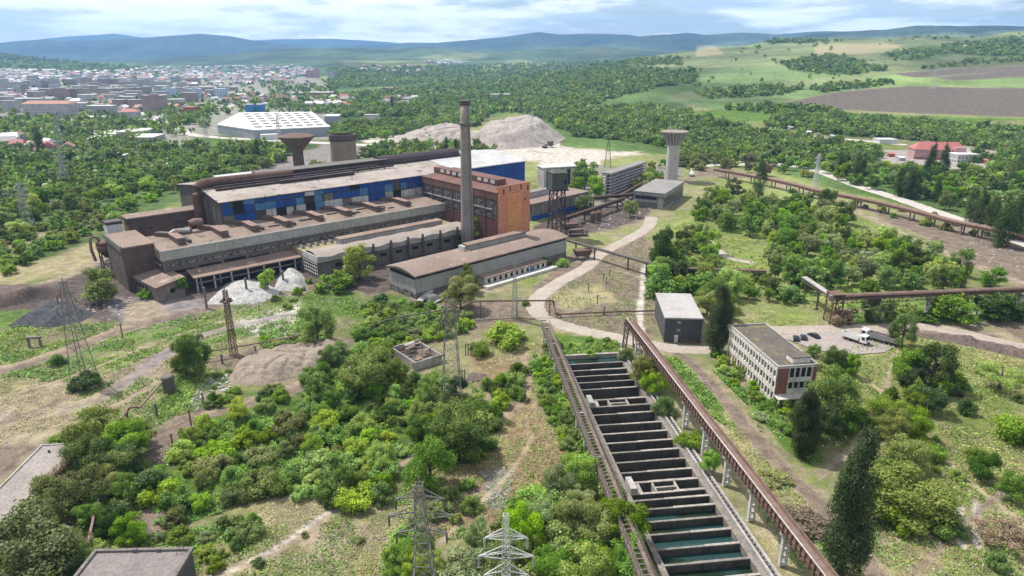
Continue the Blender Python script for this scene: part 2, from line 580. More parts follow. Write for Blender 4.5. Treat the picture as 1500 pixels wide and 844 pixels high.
M['coal'] = weathered('coal', (0.06, 0.06, 0.068), (0.035, 0.036, 0.042), 0.95, big=0.2, fine=1.2, speck=0.5)
M['bark'] = plain('bark', (0.12, 0.095, 0.075), 0.9)
M['wood'] = plain('wood', (0.2, 0.15, 0.11), 0.9)
M['brick_tower'] = weathered('brick_tower', (0.27, 0.2, 0.165), (0.2, 0.145, 0.12), 0.9, big=0.1, grid=(3.0, 1.1, 0.06, (0.2, 0.15, 0.13), 'szo'), streak=0.3)
M['white_paint'] = plain('white_paint', (0.75, 0.75, 0.74), 0.45, var=0.05)
M['car_dark'] = plain('car_dark', (0.025, 0.028, 0.035), 0.25, 0.3, var=0.03)
M['car_blue'] = plain('car_blue', (0.02, 0.03, 0.07), 0.25, 0.3, var=0.03)
M['rubber'] = plain('rubber', (0.02, 0.02, 0.02), 0.9)
M['yellow'] = plain('yellow', (0.6, 0.32, 0.03), 0.5)
M['red_paint'] = plain('red_paint', (0.42, 0.05, 0.05), 0.5)
LEAF = {
    'bright': leaf_mat('leaf_bright', (0.092, 0.17, 0.018), (0.14, 0.235, 0.028)),
    'mid': leaf_mat('leaf_mid', (0.06, 0.115, 0.018), (0.098, 0.17, 0.028)),
    'dark': leaf_mat('leaf_dark', (0.034, 0.066, 0.016), (0.055, 0.098, 0.022)),
    'olive': leaf_mat('leaf_olive', (0.092, 0.122, 0.028), (0.14, 0.168, 0.042)),
    'yellow': leaf_mat('leaf_yellow', (0.13, 0.205, 0.03), (0.175, 0.25, 0.045)),
    'silver': leaf_mat('leaf_silver', (0.105, 0.145, 0.055), (0.155, 0.195, 0.08)),
    'brown': leaf_mat('leaf_brown', (0.115, 0.085, 0.05), (0.15, 0.115, 0.065), 0.15),
    'poplar': leaf_mat('leaf_poplar', (0.02, 0.039, 0.009), (0.042, 0.073, 0.016), 0.3),
    'wood_far': leaf_mat('leaf_wood_far', (0.06, 0.11, 0.025), (0.1, 0.155, 0.036), 0.36, attr=True),
}
# ================================================================== GROUND
# settling basin footprint (cut out of the ground so that the basins are real pits)
b_l0, b_r0 = P(826, 524), P(907, 521)
b_l1, b_r1 = P(975, 844), P(1112, 844)
dirl = (b_l1 - b_l0).normalized()
b_l1, b_r1 = b_l1 + dirl * 14, b_r1 + dirl * 14
BASIN = [(b_l0.x, b_l0.y), (b_r0.x, b_r0.y), (b_r1.x, b_r1.y), (b_l1.x, b_l1.y)]

DIRT = dict(tan=(0.275, 0.222, 0.16), brown=(0.175, 0.135, 0.105), soil=(0.095, 0.075, 0.066), coal=(0.05, 0.048, 0.05), straw=(0.30, 0.255, 0.155), rusty=(0.235, 0.16, 0.105), pale=(0.45, 0.41, 0.36), field=(0.125, 0.103, 0.08), town=(0.3, 0.27, 0.25), forest=(0.035, 0.055, 0.025), slate=(0.2, 0.175, 0.17))
GREEN = dict(grass=(0.125, 0.175, 0.04), lush=(0.085, 0.165, 0.025), dry=(0.185, 0.205, 0.07), pasture=(0.115, 0.152, 0.06), crop=(0.092, 0.15, 0.05), crop2=(0.12, 0.185, 0.055), wood=(0.06, 0.11, 0.028), blue=(0.03, 0.05, 0.03), bluegreen=(0.05, 0.085, 0.038), rape=(0.26, 0.3, 0.05))
# photo polygon, dirt tone, green tone, cover, softness in photo px
ZONES = [
    ([(-900, 420), (2600, 420), (2600, 1500), (-900, 1500)], 'tan', 'grass', 0.5, 40),
    # right hand meadow
    ([(1185, 505), (1340, 500), (1460, 520), (1600, 540), (1900, 900), (1330, 900), (1270, 700)], 'straw', 'dry', 0.66, 14),
    ([(1240, 520), (1420, 520), (1500, 560), (1500, 640), (1330, 640), (1220, 560)], 'straw', 'grass', 0.62, 20),
    ([(1290, 780), (1500, 740), (1600, 900), (1290, 900)], 'straw', 'dry', 0.45, 18),
    ([(1110, 420), (1260, 420), (1210, 470), (1150, 485), (1080, 470), (1075, 440)], 'tan', 'grass', 0.62, 10),
    ([(1340, 480), (1420, 478), (1500, 505), (1500, 522), (1420, 502), (1350, 492)], 'brown', 'grass', 0.22, 5),
    ([(1440, 470), (1600, 460), (1600, 520), (1500, 505)], 'brown', 'grass', 0.25, 6),
    # grassy strip between right trestle and track
    ([(965, 525), (1010, 525), (1080, 610), (1130, 660), (1040, 600), (990, 560)], 'tan', 'lush', 0.85, 6),
    ([(1040, 600), (1100, 620), (1230, 800), (1250, 900), (1160, 900), (1080, 700), (1020, 620)], 'straw', 'dry', 0.36, 8),
    ([(1090, 560), (1170, 600), (1210, 680), (1180, 690), (1100, 600)], 'tan', 'lush', 0.75, 8),
    # between basins and thicket
    ([(690, 520), (770, 520), (790, 600), (840, 650), (860, 720), (800, 760), (600, 800), (640, 700), (720, 660), (740, 600), (690, 560)], 'rusty', 'dry', 0.36, 14),
    ([(655, 690), (745, 660), (800, 690), (760, 740), (690, 745), (640, 730)], 'rusty', 'dry', 0.18, 8),
    ([(700, 686), (745, 685), (744, 750), (715, 745)], 'slate', 'dry', 0.12, 6),
    ([(790, 520), (830, 530), (870, 640), (900, 690), (850, 700), (800, 600), (775, 540)], 'tan', 'lush', 0.8, 8),
    ([(810, 490), (905, 500), (910, 525), (830, 528)], 'tan', 'lush', 0.85, 4),
    ([(330, 690), (520, 720), (620, 720), (590, 800), (560, 900), (280, 900), (330, 800)], 'straw', 'dry', 0.48, 12),
    ([(400, 740), (560, 720), (600, 760), (480, 844), (380, 844)], 'tan', 'grass', 0.42, 14),
    # thicket floor
    ([(205, 640), (300, 590), (480, 560), (560, 550), (700, 580), (700, 660), (600, 700), (480, 715), (350, 740), (220, 790)], 'brown', 'lush', 0.72, 12),
    ([(540, 450), (690, 450), (690, 480), (600, 500), (480, 520), (500, 470)], 'brown', 'lush', 0.8, 10),
    ([(380, 500), (480, 470), (560, 470), (600, 490), (550, 570), (440, 570), (420, 520)], 'brown', 'grass', 0.5, 10),
    # left fields
    ([(-60, 570), (130, 500), (250, 510), (240, 580), (120, 640), (-60, 680)], 'straw', 'grass', 0.42, 14),
    ([(-100, 590), (90, 555), (110, 620), (-60, 690)], 'tan', 'dry', 0.16, 18),
    ([(150, 560), (250, 510), (275, 520), (190, 600), (130, 610)], 'tan', 'grass', 0.18, 8),
    ([(0, 520), (250, 465), (420, 430), (440, 470), (330, 500), (240, 500), (100, 540), (0, 560)], 'tan', 'lush', 0.6, 8),
    ([(-100, 480), (120, 470), (190, 462), (80, 510), (-60, 540)], 'brown', 'grass', 0.42, 10),
    ([(440, 400), (560, 430), (640, 450), (560, 470), (440, 460), (380, 450)], 'tan', 'lush', 0.66, 8),
    ([(340, 470), (440, 440), (450, 470), (370, 490)], 'pale', 'grass', 0.28, 8),
    ([(300, 525), (470, 490), (525, 500), (500, 530), (420, 560), (330, 560)], 'brown', 'dry', 0.1, 5),
    ([(-100, 660), (110, 640), (100, 660), (60, 655), (0, 710), (-100, 760)], 'brown', 'grass', 0.1, 8),
    ([(195, 650), (260, 620), (250, 640), (235, 680), (240, 780), (190, 800), (200, 700)], 'brown', 'grass', 0.12, 8),
    # factory yard
    ([(-100, 420), (60, 418), (140, 385), (200, 330), (700, 300), (760, 380), (560, 430), (450, 425), (300, 452), (210, 480), (120, 470), (-100, 478)], 'soil', 'grass', 0.06, 8),
    ([(150, 440), (250, 430), (330, 450), (440, 415), (450, 428), (260, 478), (190, 486)], 'slate', 'grass', 0.1, 8),
    ([(185, 440), (225, 440), (245, 460), (215, 485), (180, 478)], 'tan', 'grass', 0.05, 8),
    ([(-100, 395), (60, 360), (190, 320), (200, 345), (150, 375), (110, 398), (0, 420), (-100, 440)], 'straw', 'dry', 0.4, 8),
    ([(-100, 455), (60, 455), (70, 470), (0, 482), (-100, 490)], 'soil', 'lush', 0.7, 6),
    # centre yards
    ([(780, 420), (870, 350), (945, 330), (965, 400), (960, 470), (905, 485), (800, 470)], 'brown', 'dry', 0.27, 8),
    ([(800, 430), (880, 415), (900, 440), (830, 455)], 'straw', 'dry', 0.4, 8),
    ([(840, 340), (950, 320), (945, 345), (880, 365), (840, 360)], 'tan', 'grass', 0.5, 6),
    ([(780, 330), (840, 300), (960, 300), (940, 325), (850, 345), (790, 350)], 'soil', 'grass', 0.12, 6),
    ([(800, 470), (930, 470), (960, 490), (900, 490), (830, 480)], 'brown', 'grass', 0.3, 5),
    ([(640, 445), (780, 440), (775, 470), (690, 490), (640, 470)], 'brown', 'grass', 0.3, 8),
    ([(940, 300), (1010, 290), (1020, 260), (1120, 262), (1270, 310), (1500, 420), (1620, 440), (1620, 380), (1450, 345), (1250, 296), (1130, 262), (1030, 246), (1000, 262), (960, 280)], 'brown', 'dry', 0.2, 6),
    ([(1010, 262), (1080, 268), (1110, 300), (1060, 300), (1010, 300), (960, 330), (950, 320)], 'tan', 'grass', 0.5, 6),
    ([(960, 340), (1070, 300), (1240, 300), (1290, 350), (1420, 400), (1420, 430), (1250, 425), (1120, 400), (1060, 440), (960, 440)], 'tan', 'grass', 0.66, 8),
    ([(1230, 395), (1310, 395), (1330, 425), (1240, 425)], 'straw', 'grass', 0.7, 6),
    ([(1230, 430), (1500, 430), (1500, 475), (1230, 475)], 'tan', 'lush', 0.62, 6),
    # belt beyond the works
    ([(-900, 180), (560, 205), (420, 250), (290, 280), (200, 330), (60, 380), (-900, 460)], 'brown', 'wood', 0.75, 8),
    ([(-40, 350), (180, 318), (185, 330), (60, 366), (-60, 392)], 'tan', 'grass', 0.5, 8),
    ([(330, 262), (480, 210), (560, 212), (620, 225), (560, 250), (400, 270)], 'slate', 'dry', 0.25, 5),
    ([(520, 200), (580, 190), (830, 195), (965, 208), (968, 216), (860, 222), (800, 240), (690, 226), (560, 222)], 'pale', 'dry', 0.07, 4),
    ([(795, 224), (900, 214), (960, 216), (950, 226), (800, 240)], 'pale', 'dry', 0.25, 4),
    ([(790, 236), (880, 231), (880, 246), (790, 250)], 'pale', 'dry', 0.1, 3),
    ([(790, 250), (1000, 240), (1000, 300), (790, 300)], 'slate', 'grass', 0.35, 5),
    ([(1000, 215), (1120, 205), (1300, 235), (1620, 255), (1620, 370), (1450, 330), (1250, 285), (1130, 250), (1000, 240)], 'brown', 'wood', 0.8, 6),
    ([(1100, 192), (1180, 198), (1330, 212), (1330, 222), (1210, 222), (1110, 208)], 'tan', 'grass', 0.85, 4),
    ([(1270, 222), (1420, 216), (1500, 228), (1500, 246), (1400, 250), (1300, 240)], 'town', 'grass', 0.25, 4),
    ([(-900, 92), (420, 94), (500, 135), (490, 205), (380, 205), (240, 215), (100, 222), (0, 190), (-900, 180)], 'town', 'wood', 0.42, 6),
    ([(265, 205), (330, 200), (420, 206), (300, 214)], 'tan', 'lush', 0.95, 3),
    ([(490, 172), (560, 165), (590, 172), (540, 184), (490, 184)], 'tan', 'crop', 0.95, 4),
    ([(480, 95), (1000, 80), (1010, 230), (830, 215), (760, 165), (600, 190), (490, 200)], 'forest', 'wood', 0.9, 5),
    ([(880, 152), (950, 149), (958, 155), (885, 158)], 'pale', 'dry', 0.1, 3),
]
FAR_ZONES = [
    ([(-900, 30), (2600, 30), (2600, 100), (-900, 100)], 'forest', 'blue', 0.95, 3),
    ([(-900, 74), (220, 92), (300, 106), (200, 120), (-900, 118)], 'forest', 'wood', 0.95, 4),
    ([(200, 92), (450, 70), (620, 70), (900, 66), (1000, 78), (760, 110), (460, 112), (300, 106)], 'forest', 'bluegreen', 0.92, 4),
    ([(500, 90), (560, 87), (620, 88), (640, 94), (560, 98), (505, 96)], 'forest', 'pasture', 0.9, 3),
    ([(600, 84), (640, 78), (700, 76), (720, 82), (660, 92)], 'forest', 'pasture', 0.8, 3),
    ([(700, 94), (760, 88), (800, 92), (770, 104), (710, 106)], 'tan', 'pasture', 0.7, 3),
    ([(830, 72), (900, 68), (960, 74), (900, 82), (840, 80)], 'tan', 'bluegreen', 0.7, 3),
    # right hill pastures
    ([(905, 92), (1045, 67), (1180, 58), (1300, 54), (1400, 50), (1600, 40), (1700, 140), (1460, 150), (1150, 160), (1020, 160), (930, 128)], 'straw', 'pasture', 0.8, 5),
    ([(940, 120), (1060, 100), (1180, 100), (1230, 110), (1100, 125), (960, 135)], 'tan', 'crop', 0.85, 4),
    ([(1020, 68), (1050, 68), (1060, 80), (1020, 84)], 'straw', 'dry', 0.45, 3),
    ([(1000, 148), (1090, 132), (1240, 124), (1330, 108), (1340, 116), (1240, 136), (1150, 146), (1050, 162)], 'tan', 'crop', 0.95, 2.5),
    ([(1250, 118), (1330, 108), (1420, 100), (1620, 90), (1620, 132), (1440, 128), (1260, 128)], 'tan', 'crop2', 0.95, 2),
    ([(1310, 108), (1400, 100), (1620, 90), (1620, 97), (1420, 108), (1340, 114)], 'field', 'crop', 0.1, 1.5),
    ([(1370, 114), (1500, 103), (1620, 100), (1620, 108), (1500, 112), (1400, 119)], 'field', 'crop', 0.15, 1.5),
    ([(1145, 152), (1230, 134), (1330, 125), (1440, 128), (1620, 130), (1620, 176), (1440, 170), (1280, 164), (1200, 160)], 'field', 'crop', 0.03, 1.5),
    ([(1200, 66), (1290, 62), (1330, 70), (1270, 78), (1190, 80)], 'straw', 'dry', 0.35, 4),
    ([(1290, 80), (1350, 70), (1420, 76), (1340, 92)], 'tan', 'wood', 0.8, 4),
    ([(1350, 66), (1500, 58), (1600, 60), (1600, 84), (1440, 82)], 'forest', 'wood', 0.85, 4),
    ([(1150, 92), (1240, 82), (1260, 110), (1180, 106)], 'forest', 'wood', 0.6, 4),
    ([(1000, 165), (1150, 158), (1290, 168), (1620, 178), (1620, 232), (1420, 215), (1330, 205), (1180, 196), (1000, 215)], 'forest', 'lush', 0.85, 4),
    ([(780, 120), (900, 95), (1020, 108), (1030, 128), (960, 145), (1010, 160), (1000, 230), (830, 200)], 'forest', 'wood', 0.9, 4),
]
# dirt and concrete tracks drawn into the ground: photo points, width in metres, dirt tone, softness in metres
TRACKS = [
    ([(-60, 560), (60, 527), (140, 497), (190, 480), (260, 462), (420, 428), (455, 420)], 6.5, 'brown', 1.0),
    ([(-60, 556), (60, 523), (140, 493), (190, 477)], 2.0, 'tan', 1.2),
    ([(240, 640), (290, 610), (380, 585), (500, 545), (600, 512), (690, 478), (720, 462), (770, 455)], 5.5, 'brown', 0.8),
    ([(300, 606), (390, 578), (500, 540), (600, 508), (680, 478)], 2.0, 'tan', 0.8),
    ([(205, 650), (240, 640), (270, 620)], 9.0, 'brown', 2.0),
    ([(300, 850), (400, 810), (470, 762), (520, 732), (600, 672), (640, 648), (700, 622), (760, 594), (772, 560), (768, 520)], 2.0, 'tan', 0.6),
    ([(985, 512), (1010, 530), (1040, 562), (1070, 598), (1105, 640), (1150, 690), (1200, 740), (1250, 800), (1300, 860)], 4.0, 'brown', 0.8),
    ([(1012, 300), (1080, 320), (1180, 350), (1290, 400)], 1.5, 'tan', 0.5),
    ([(1036, 350), (1062, 375), (1100, 385)], 3.5, 'pale', 0.5),
    ([(945, 388), (940, 430), (937, 460), (940, 492)], 2.2, 'pale', 0.3),
    ([(898, 395), (925, 402), (942, 410)], 1.6, 'tan', 0.3),
    ([(1155, 505), (1250, 545), (1320, 600), (1350, 640), (1420, 705), (1500, 770)], 1.2, 'straw', 0.3),
    ([(1405, 740), (1410, 800)], 1.5, 'pale', 0.6),
    ([(1430, 735), (1432, 800)], 1.5, 'pale', 0.6),
    ([(1230, 470), (1240, 455), (1300, 460), (1380, 478), (1500, 470)], 3.0, 'tan', 0.6),
    ([(1130, 268), (1230, 300), (1330, 345), (1420, 385), (1540, 430)], 4.0, 'tan', 1.5),
    ([(60, 418), (110, 400), (150, 380), (190, 345), (230, 320)], 5.0, 'tan', 1.5),
    ([(300, 283), (370, 250), (420, 232), (520, 210)], 7.0, 'slate', 2.0),
    ([(800, 500), (770, 560)], 1.0, 'tan', 0.5),
    ([(-60, 640), (60, 600), (150, 560), (230, 520), (330, 490)], 1.6, 'brown', 0.7),
    ([(-60, 600), (80, 560), (160, 530), (240, 498), (330, 470)], 1.4, 'tan', 0.7),
    ([(30, 660), (110, 620), (180, 590), (230, 560)], 2.0, 'tan', 0.9),
    ([(20, 540), (110, 515), (200, 490)], 1.2, 'brown', 0.5),
    ([(640, 800), (700, 740), (750, 690), (780, 640)], 1.2, 'straw', 0.5),
    ([(620, 790), (685, 735), (735, 685)], 1.0, 'brown', 0.5),
    ([(1200, 700), (1260, 640), (1300, 560), (1310, 520)], 1.2, 'tan', 0.5),
    ([(1330, 850), (1400, 780), (1470, 720), (1520, 690)], 1.2, 'brown', 0.6),
    ([(310, 850), (400, 805), (470, 757), (520, 727)], 0.8, 'pale', 0.3),
    ([(100, 600), (170, 570), (240, 520), (300, 490), (420, 462)], 4.0, 'slate', 2.5),
]
ROADS = [  # sheets of their own: photo centre line, width in metres, material
    ([(955, 318), (948, 334), (918, 352), (880, 372), (858, 392), (822, 412), (793, 432), (784, 448), (795, 464), (825, 477), (870, 488), (920, 498), (975, 509), (1040, 513)], 6.2, 'road_concrete'),
    ([(1120, 484), (1200, 483), (1290, 480), (1350, 479), (1400, 486), (1450, 498), (1520, 514), (1640, 545)], 6.5, 'road_dusty'),
    ([(1030, 243), (1110, 241), (1180, 246), (1215, 257), (1255, 272), (1300, 286), (1350, 303), (1400, 320), (1448, 336), (1530, 368)], 9.5, 'road_pale'),
    ([(160, 196), (200, 182), (238, 168), (300, 162), (350, 152), (358, 146)], 14, 'road_pale'),
    ([(178, 150), (200, 160), (232, 176), (262, 190), (300, 200), (420, 207), (560, 214)], 13, 'road_pale'),
    ([(1115, 192), (1180, 199), (1260, 206), (1330, 213)], 9, 'road_pale'),
    ([(1000, 233), (1100, 238), (1200, 243)], 6, 'road_pale'),
]


def build_ground():
    # polar sheet around the point under the camera, fine towards the view
    a_front = np.arange(-47, 47.01, 0.24)
    a_rest = np.arange(50, 311, 6.5)
    az = np.radians(np.concatenate([a_front, a_rest]))
    rr = np.concatenate([[0.0, 20, 40], np.geomspace(55, 13000, 640)])
    A, RR = np.meshgrid(az, rr)
    X, Y = RR * np.sin(A), RR * np.cos(A)
    shp = X.shape
    x, y = X.ravel(), Y.ravel()
    z = H(x, y)
    px, py = proj(x, y, z)
    front = (y > 30)
    dirt = np.tile(np.array(DIRT['tan']), (len(x), 1))
    green = np.tile(np.array(GREEN['grass']), (len(x), 1))
    cov = np.full(len(x), 0.6)
    wob = (fbm(x, y, 14.0, 21, 3) - 0.5) * 2
    wobf = (fbm(x, y, 160.0, 22, 3) - 0.5) * 2
    dist = np.hypot(x, y)
    far_all = np.where(y > 900, 1.0, 0.0)
    for zones, lim in ((ZONES, None), (FAR_ZONES, 900)):
        for poly, dn, gn, cv, soft in zones:
            sel = front if lim is None else (y > lim)
            i = np.nonzero(sel)[0]
            xs, ys = [p[0] for p in poly], [p[1] for p in poly]
            pad = soft * 2 + 20
            i = i[(px[i] > min(xs) - pad) & (px[i] < max(xs) + pad) & (py[i] > min(ys) - pad) & (py[i] < max(ys) + pad)]
            if not len(i):
                continue
            sd = poly_sd(px[i], py[i], poly) + soft * (0.9 * wob[i] if lim is None else 0.9 * wobf[i])
            w = 1 - sstep(-soft * 0.6, soft * 0.6, sd)
            dirt[i] += (np.array(DIRT[dn]) - dirt[i]) * w[:, None]
            green[i] += (np.array(GREEN[gn]) - green[i]) * w[:, None]
            cov[i] += (cv - cov[i]) * w
    for pts, wd, dn, soft in TRACKS:
        wp = smooth_line([tuple(P(*p).xy) for p in pts], 4)
        xs, ys = [p[0] for p in wp], [p[1] for p in wp]
        i = np.nonzero((x > min(xs) - 15) & (x < max(xs) + 15) & (y > min(ys) - 15) & (y < max(ys) + 15))[0]
        d = line_d(x[i], y[i], wp) + 0.9 * soft * wob[i]
        w = (1 - sstep(wd / 2 - soft, wd / 2 + soft, d)) * 0.92
        dirt[i] += (np.array(DIRT[dn]) - dirt[i]) * w[:, None]
        cov[i] += (0.02 - cov[i]) * w
    na, nr = len(az), len(rr)
    ii = np.arange(nr - 1)[:, None] * na + np.arange(na)[None, :]
    jj = np.arange(nr - 1)[:, None] * na + (np.arange(na)[None, :] + 1) % na
    F = np.stack([ii, jj, jj + na, ii + na], -1).reshape(-1, 4)[:, ::-1]
    V = np.stack([x, y, z], -1)
    one = np.ones((len(x), 1))
    m, nt, out = new_mat('ground')
    ad = N(nt, 'ShaderNodeAttribute', attribute_name='dirt')
    ag = N(nt, 'ShaderNodeAttribute', attribute_name='green')
    ac = N(nt, 'ShaderNodeAttribute', attribute_name='cover')
    co = obj_coords(nt)
    nb = noise(nt, co, 0.075, 7, 0.68)
    nf = noise(nt, co, 0.6, 5, 0.7)
    nl = noise(nt, co, 0.012, 5, 0.6)
    nv = noise(nt, co, 2.6, 3, 0.7)
    # cover
    s1 = N(nt, 'ShaderNodeMath', operation='MULTIPLY_ADD')
    nt.links.new(nb, s1.inputs[0])
    s1.inputs[1].default_value = 1.15
    nt.links.new(ac.outputs['Fac'], s1.inputs[2])
    s2 = N(nt, 'ShaderNodeMath', operation='MULTIPLY_ADD')
    nt.links.new(nf, s2.inputs[0])
    s2.inputs[1].default_value = 0.7
    nt.links.new(s1.outputs[0], s2.inputs[2])
    mask = maprange(nt, s2.outputs[0], 1.14, 1.7)
    # grass: lush to straw
    dry = mixc(nt, 1.0, ag.outputs['Color'], (2.0, 1.5, 1.75), 'MULTIPLY')
    g = mixc(nt, maprange(nt, noise(nt, co, 0.16, 5, 0.7), 0.42, 0.7), ag.outputs['Color'], dry)
    g = mixc(nt, 1.0, g, maprange(nt, nf, 0.3, 0.72, 0.55, 1.4), 'MULTIPLY')
    g = mixc(nt, 1.0, g, maprange(nt, nl, 0.3, 0.7, 0.78, 1.2), 'MULTIPLY')
    g = mixc(nt, 1.0, g, maprange(nt, noise(nt, co, 0.0022, 6, 0.62), 0.36, 0.64, 0.6, 1.35), 'MULTIPLY')
    d = mixc(nt, 1.0, ad.outputs['Color'], maprange(nt, nv, 0.25, 0.75, 0.62, 1.36), 'MULTIPLY')
    d = mixc(nt, 1.0, d, maprange(nt, noise(nt, co, 0.22, 6, 0.7), 0.3, 0.7, 0.6, 1.28), 'MULTIPLY')
    c = mixc(nt, mask, d, g)
    b = N(nt, 'ShaderNodeBsdfPrincipled', Roughness=0.95)
    b.inputs['Specular IOR Level'].default_value = 0.1
    nt.links.new(c, b.inputs['Base Color'])
    bp = N(nt, 'ShaderNodeBump', Strength=1.0, Distance=0.7)
    nt.links.new(nf, bp.inputs['Height'])
    nt.links.new(bp.outputs[0], b.inputs['Normal'])
    nt.links.new(b.outputs[0], out.inputs[0])
    o = np_mesh('ground', V, F, m, attrs={
        'dirt': ('FLOAT_COLOR', 'POINT', np.hstack([dirt, one])),
        'green': ('FLOAT_COLOR', 'POINT', np.hstack([green, one])),
        'cover': ('FLOAT', 'POINT', cov)}, smooth=True)
    tag(o, kind='structure')
    return x, y, z, cov


GX, GY, GZ, GCOV = build_ground()

M['road_concrete'] = weathered('road_concrete', (0.34, 0.295, 0.25), (0.25, 0.21, 0.175), 0.95, big=0.12, patch=(0.25, 0.215, 0.18), patch_at=(0.62, 0.7))
M['road_dusty'] = weathered('road_dusty', (0.32, 0.272, 0.225), (0.24, 0.2, 0.165), 0.95, big=0.12)
M['road_pale'] = weathered('road_pale', (0.42, 0.39, 0.355), (0.34, 0.31, 0.28), 0.95, big=0.04)


def strip_mesh(name, pts, width, mat, z=0.16, jitter=0.25, seed=0, edge=True):
    line = [np.array(p[:2], float) for p in smooth_line(pts, 8)]
    rng = np.random.default_rng(seed)
    mb = MB()
    rows = []
    for i, p in enumerate(line):
        d = line[min(i + 1, len(line) - 1)] - line[max(i - 1, 0)]
        d /= np.hypot(*d) + 1e-9
        nrm = np.array([-d[1], d[0]])
        wl, wr = width / 2 + rng.uniform(-jitter, jitter), width / 2 + rng.uniform(-jitter, jitter)
        row = []
        for s in (-wl - 0.8, -wl, -wl / 2, 0, wr / 2, wr, wr + 0.8):
            q = p + nrm * s
            zz = float(H(np.array([q[0]]), np.array([q[1]]))[0]) + (z if abs(s) < width / 2 + 0.5 else -0.3)
            row.append((q[0], q[1], zz))
        rows.append(row)
    nc = 7
    for r in rows:
        mb.v += r
    for i in range(len(rows) - 1):
        for j in range(nc - 1):
            k = i * nc + j
            mb.f.append((k + 1, k, k + nc, k + nc + 1))
            mb.m.append(0)
    o = mb.build(name, mat)
    return tag(o, kind='structure')


for i, (pts, wd, mt) in enumerate(ROADS):
    xy = []
    for p in pts:
        if p[1] < 320:
            gx, gy, gz = PT(p[0], p[1])
            xy.append((gx[0], gy[0]))
        else:
            xy.append(tuple(P(*p).xy))
    strip_mesh('road', xy, wd, M[mt], z=0.14 if i < 3 else 0.3, seed=i, jitter=0.35 if i < 3 else 0.8)
# parking yard beside the office block
yard = [P(1140, 492), P(1200, 487), P(1300, 485), P(1318, 505), P(1295, 517), P(1240, 521), P(1190, 512)]
mb = MB()
mb.v = [(p.x, p.y, 0.2) for p in yard]
mb.f, mb.m = [tuple(reversed(range(len(yard))))], [0]
tag(mb.build('parking_yard', weathered('yard_surface', (0.29, 0.25, 0.225), (0.21, 0.18, 0.16), 0.95, big=0.15)), kind='structure')


# ------------------------------------------------------------------ mounds
def mound(name, poly, height, mat, label=None, cat=None, group=None, kind=None, edge=0.6, bump=0.5, seed=0, res=None, gully=0.0, flat=False):
    """heap of loose material over a photo polygon (base line); slope runs over 'edge' of its half width"""
    wp = []
    for p in poly:
        gx, gy, gz = PT(p[0], p[1])
        wp.append((gx[0], gy[0]))
    xs, ys = [p[0] for p in wp], [p[1] for p in wp]
    res = res or max((max(xs) - min(xs)), (max(ys) - min(ys))) / 70
    gx = np.arange(min(xs) - res, max(xs) + 2 * res, res)
    gy = np.arange(min(ys) - res, max(ys) + 2 * res, res)
    X, Y = np.meshgrid(gx, gy)
    sd = -poly_sd(X.ravel(), Y.ravel(), wp)
    mx = sd.max()
    t = np.clip(sd / (mx * edge), 0, 1)
    x, y = X.ravel(), Y.ravel()
    hgt = height * np.sin(t * PI / 2) ** 1.15
    nz = fbm(x, y, mx * 0.9, seed, 4) - 0.5
    if flat:
        hgt = height * np.minimum(t * (1 + 0.25 * nz), 1.0)
    hgt = hgt * (1 + bump * nz * 1.6) + height * 0.05 * (fbm(x, y, res * 4, seed + 9, 2) - 0.5) * (t > 0)
    if gully:
        hgt -= gully * np.clip(np.abs(fbm(x, y, mx * 0.35, seed + 5, 3) - 0.5) * -9 + 1, 0, 1) * t
    z = np.where(sd > 0, np.maximum(hgt, 0), -0.4 + 0 * hgt) + H(x, y, False) - 0.05
    na = len(gx)
    ii = np.arange(len(gy) - 1)[:, None] * na + np.arange(na - 1)[None, :]
    F = np.stack([ii, ii + 1, ii + na + 1, ii + na], -1).reshape(-1, 4)
    keep = (sd[F] > -res * 1.5).any(1)
    o = np_mesh(name, np.stack([x, y, z], -1), F[keep], mat, smooth=True)
    return tag(o, label, cat, group, kind)
# ================================================================== LIGHT, SKY, CAMERA
SUN_AZ, SUN_EL = R(-56.0), R(57.0)
sd = Vector((math.sin(SUN_AZ) * math.cos(SUN_EL), math.cos(SUN_AZ) * math.cos(SUN_EL), math.sin(SUN_EL)))
lamp = bpy.data.lights.new('sun', 'SUN')
lamp.energy, lamp.angle, lamp.color = 4.9, R(0.53), (1.0, 0.955, 0.89)
sun = bpy.data.objects.new('sun', lamp)
sun.rotation_euler = (-sd).to_track_quat('-Z', 'Y').to_euler()
sun.location = sd * 300
COL.objects.link(sun)

wd = bpy.data.worlds.new('World')
SC.world = wd
wd.use_nodes = True
nt = wd.node_tree
bg = nt.nodes['Background']
sky = nt.nodes.new('ShaderNodeTexSky')
sky.sky_type = 'NISHITA'
sky.sun_disc = False
sky.sun_elevation, sky.sun_rotation = SUN_EL, SUN_AZ
sky.altitude, sky.air_density, sky.dust_density, sky.ozone_density = 300, 1.0, 0.6, 1.0
tc = nt.nodes.new('ShaderNodeTexCoord')
mp = nt.nodes.new('ShaderNodeMapping')
mp.inputs['Scale'].default_value = (5.0, 5.0, 30.0)
mp.inputs['Location'].default_value = (3.1, 1.7, 0.4)
nt.links.new(tc.outputs['Generated'], mp.inputs[0])
n1 = noise(nt, mp.outputs[0], 1.0, 9, 0.62)
mp2 = nt.nodes.new('ShaderNodeMapping')
mp2.inputs['Scale'].default_value = (2.6, 2.6, 24.0)
mp2.inputs['Location'].default_value = (8.3, 2.2, 1.9)
nt.links.new(tc.outputs['Generated'], mp2.inputs[0])
n2 = noise(nt, mp2.outputs[0], 1.0, 6, 0.55)
cloud = maprange(nt, n1, 0.39, 0.55)
grey = maprange(nt, n2, 0.54, 0.70)
white = mixc(nt, grey, (15.0, 15.0, 15.2), (5.0, 7.2, 11.0))
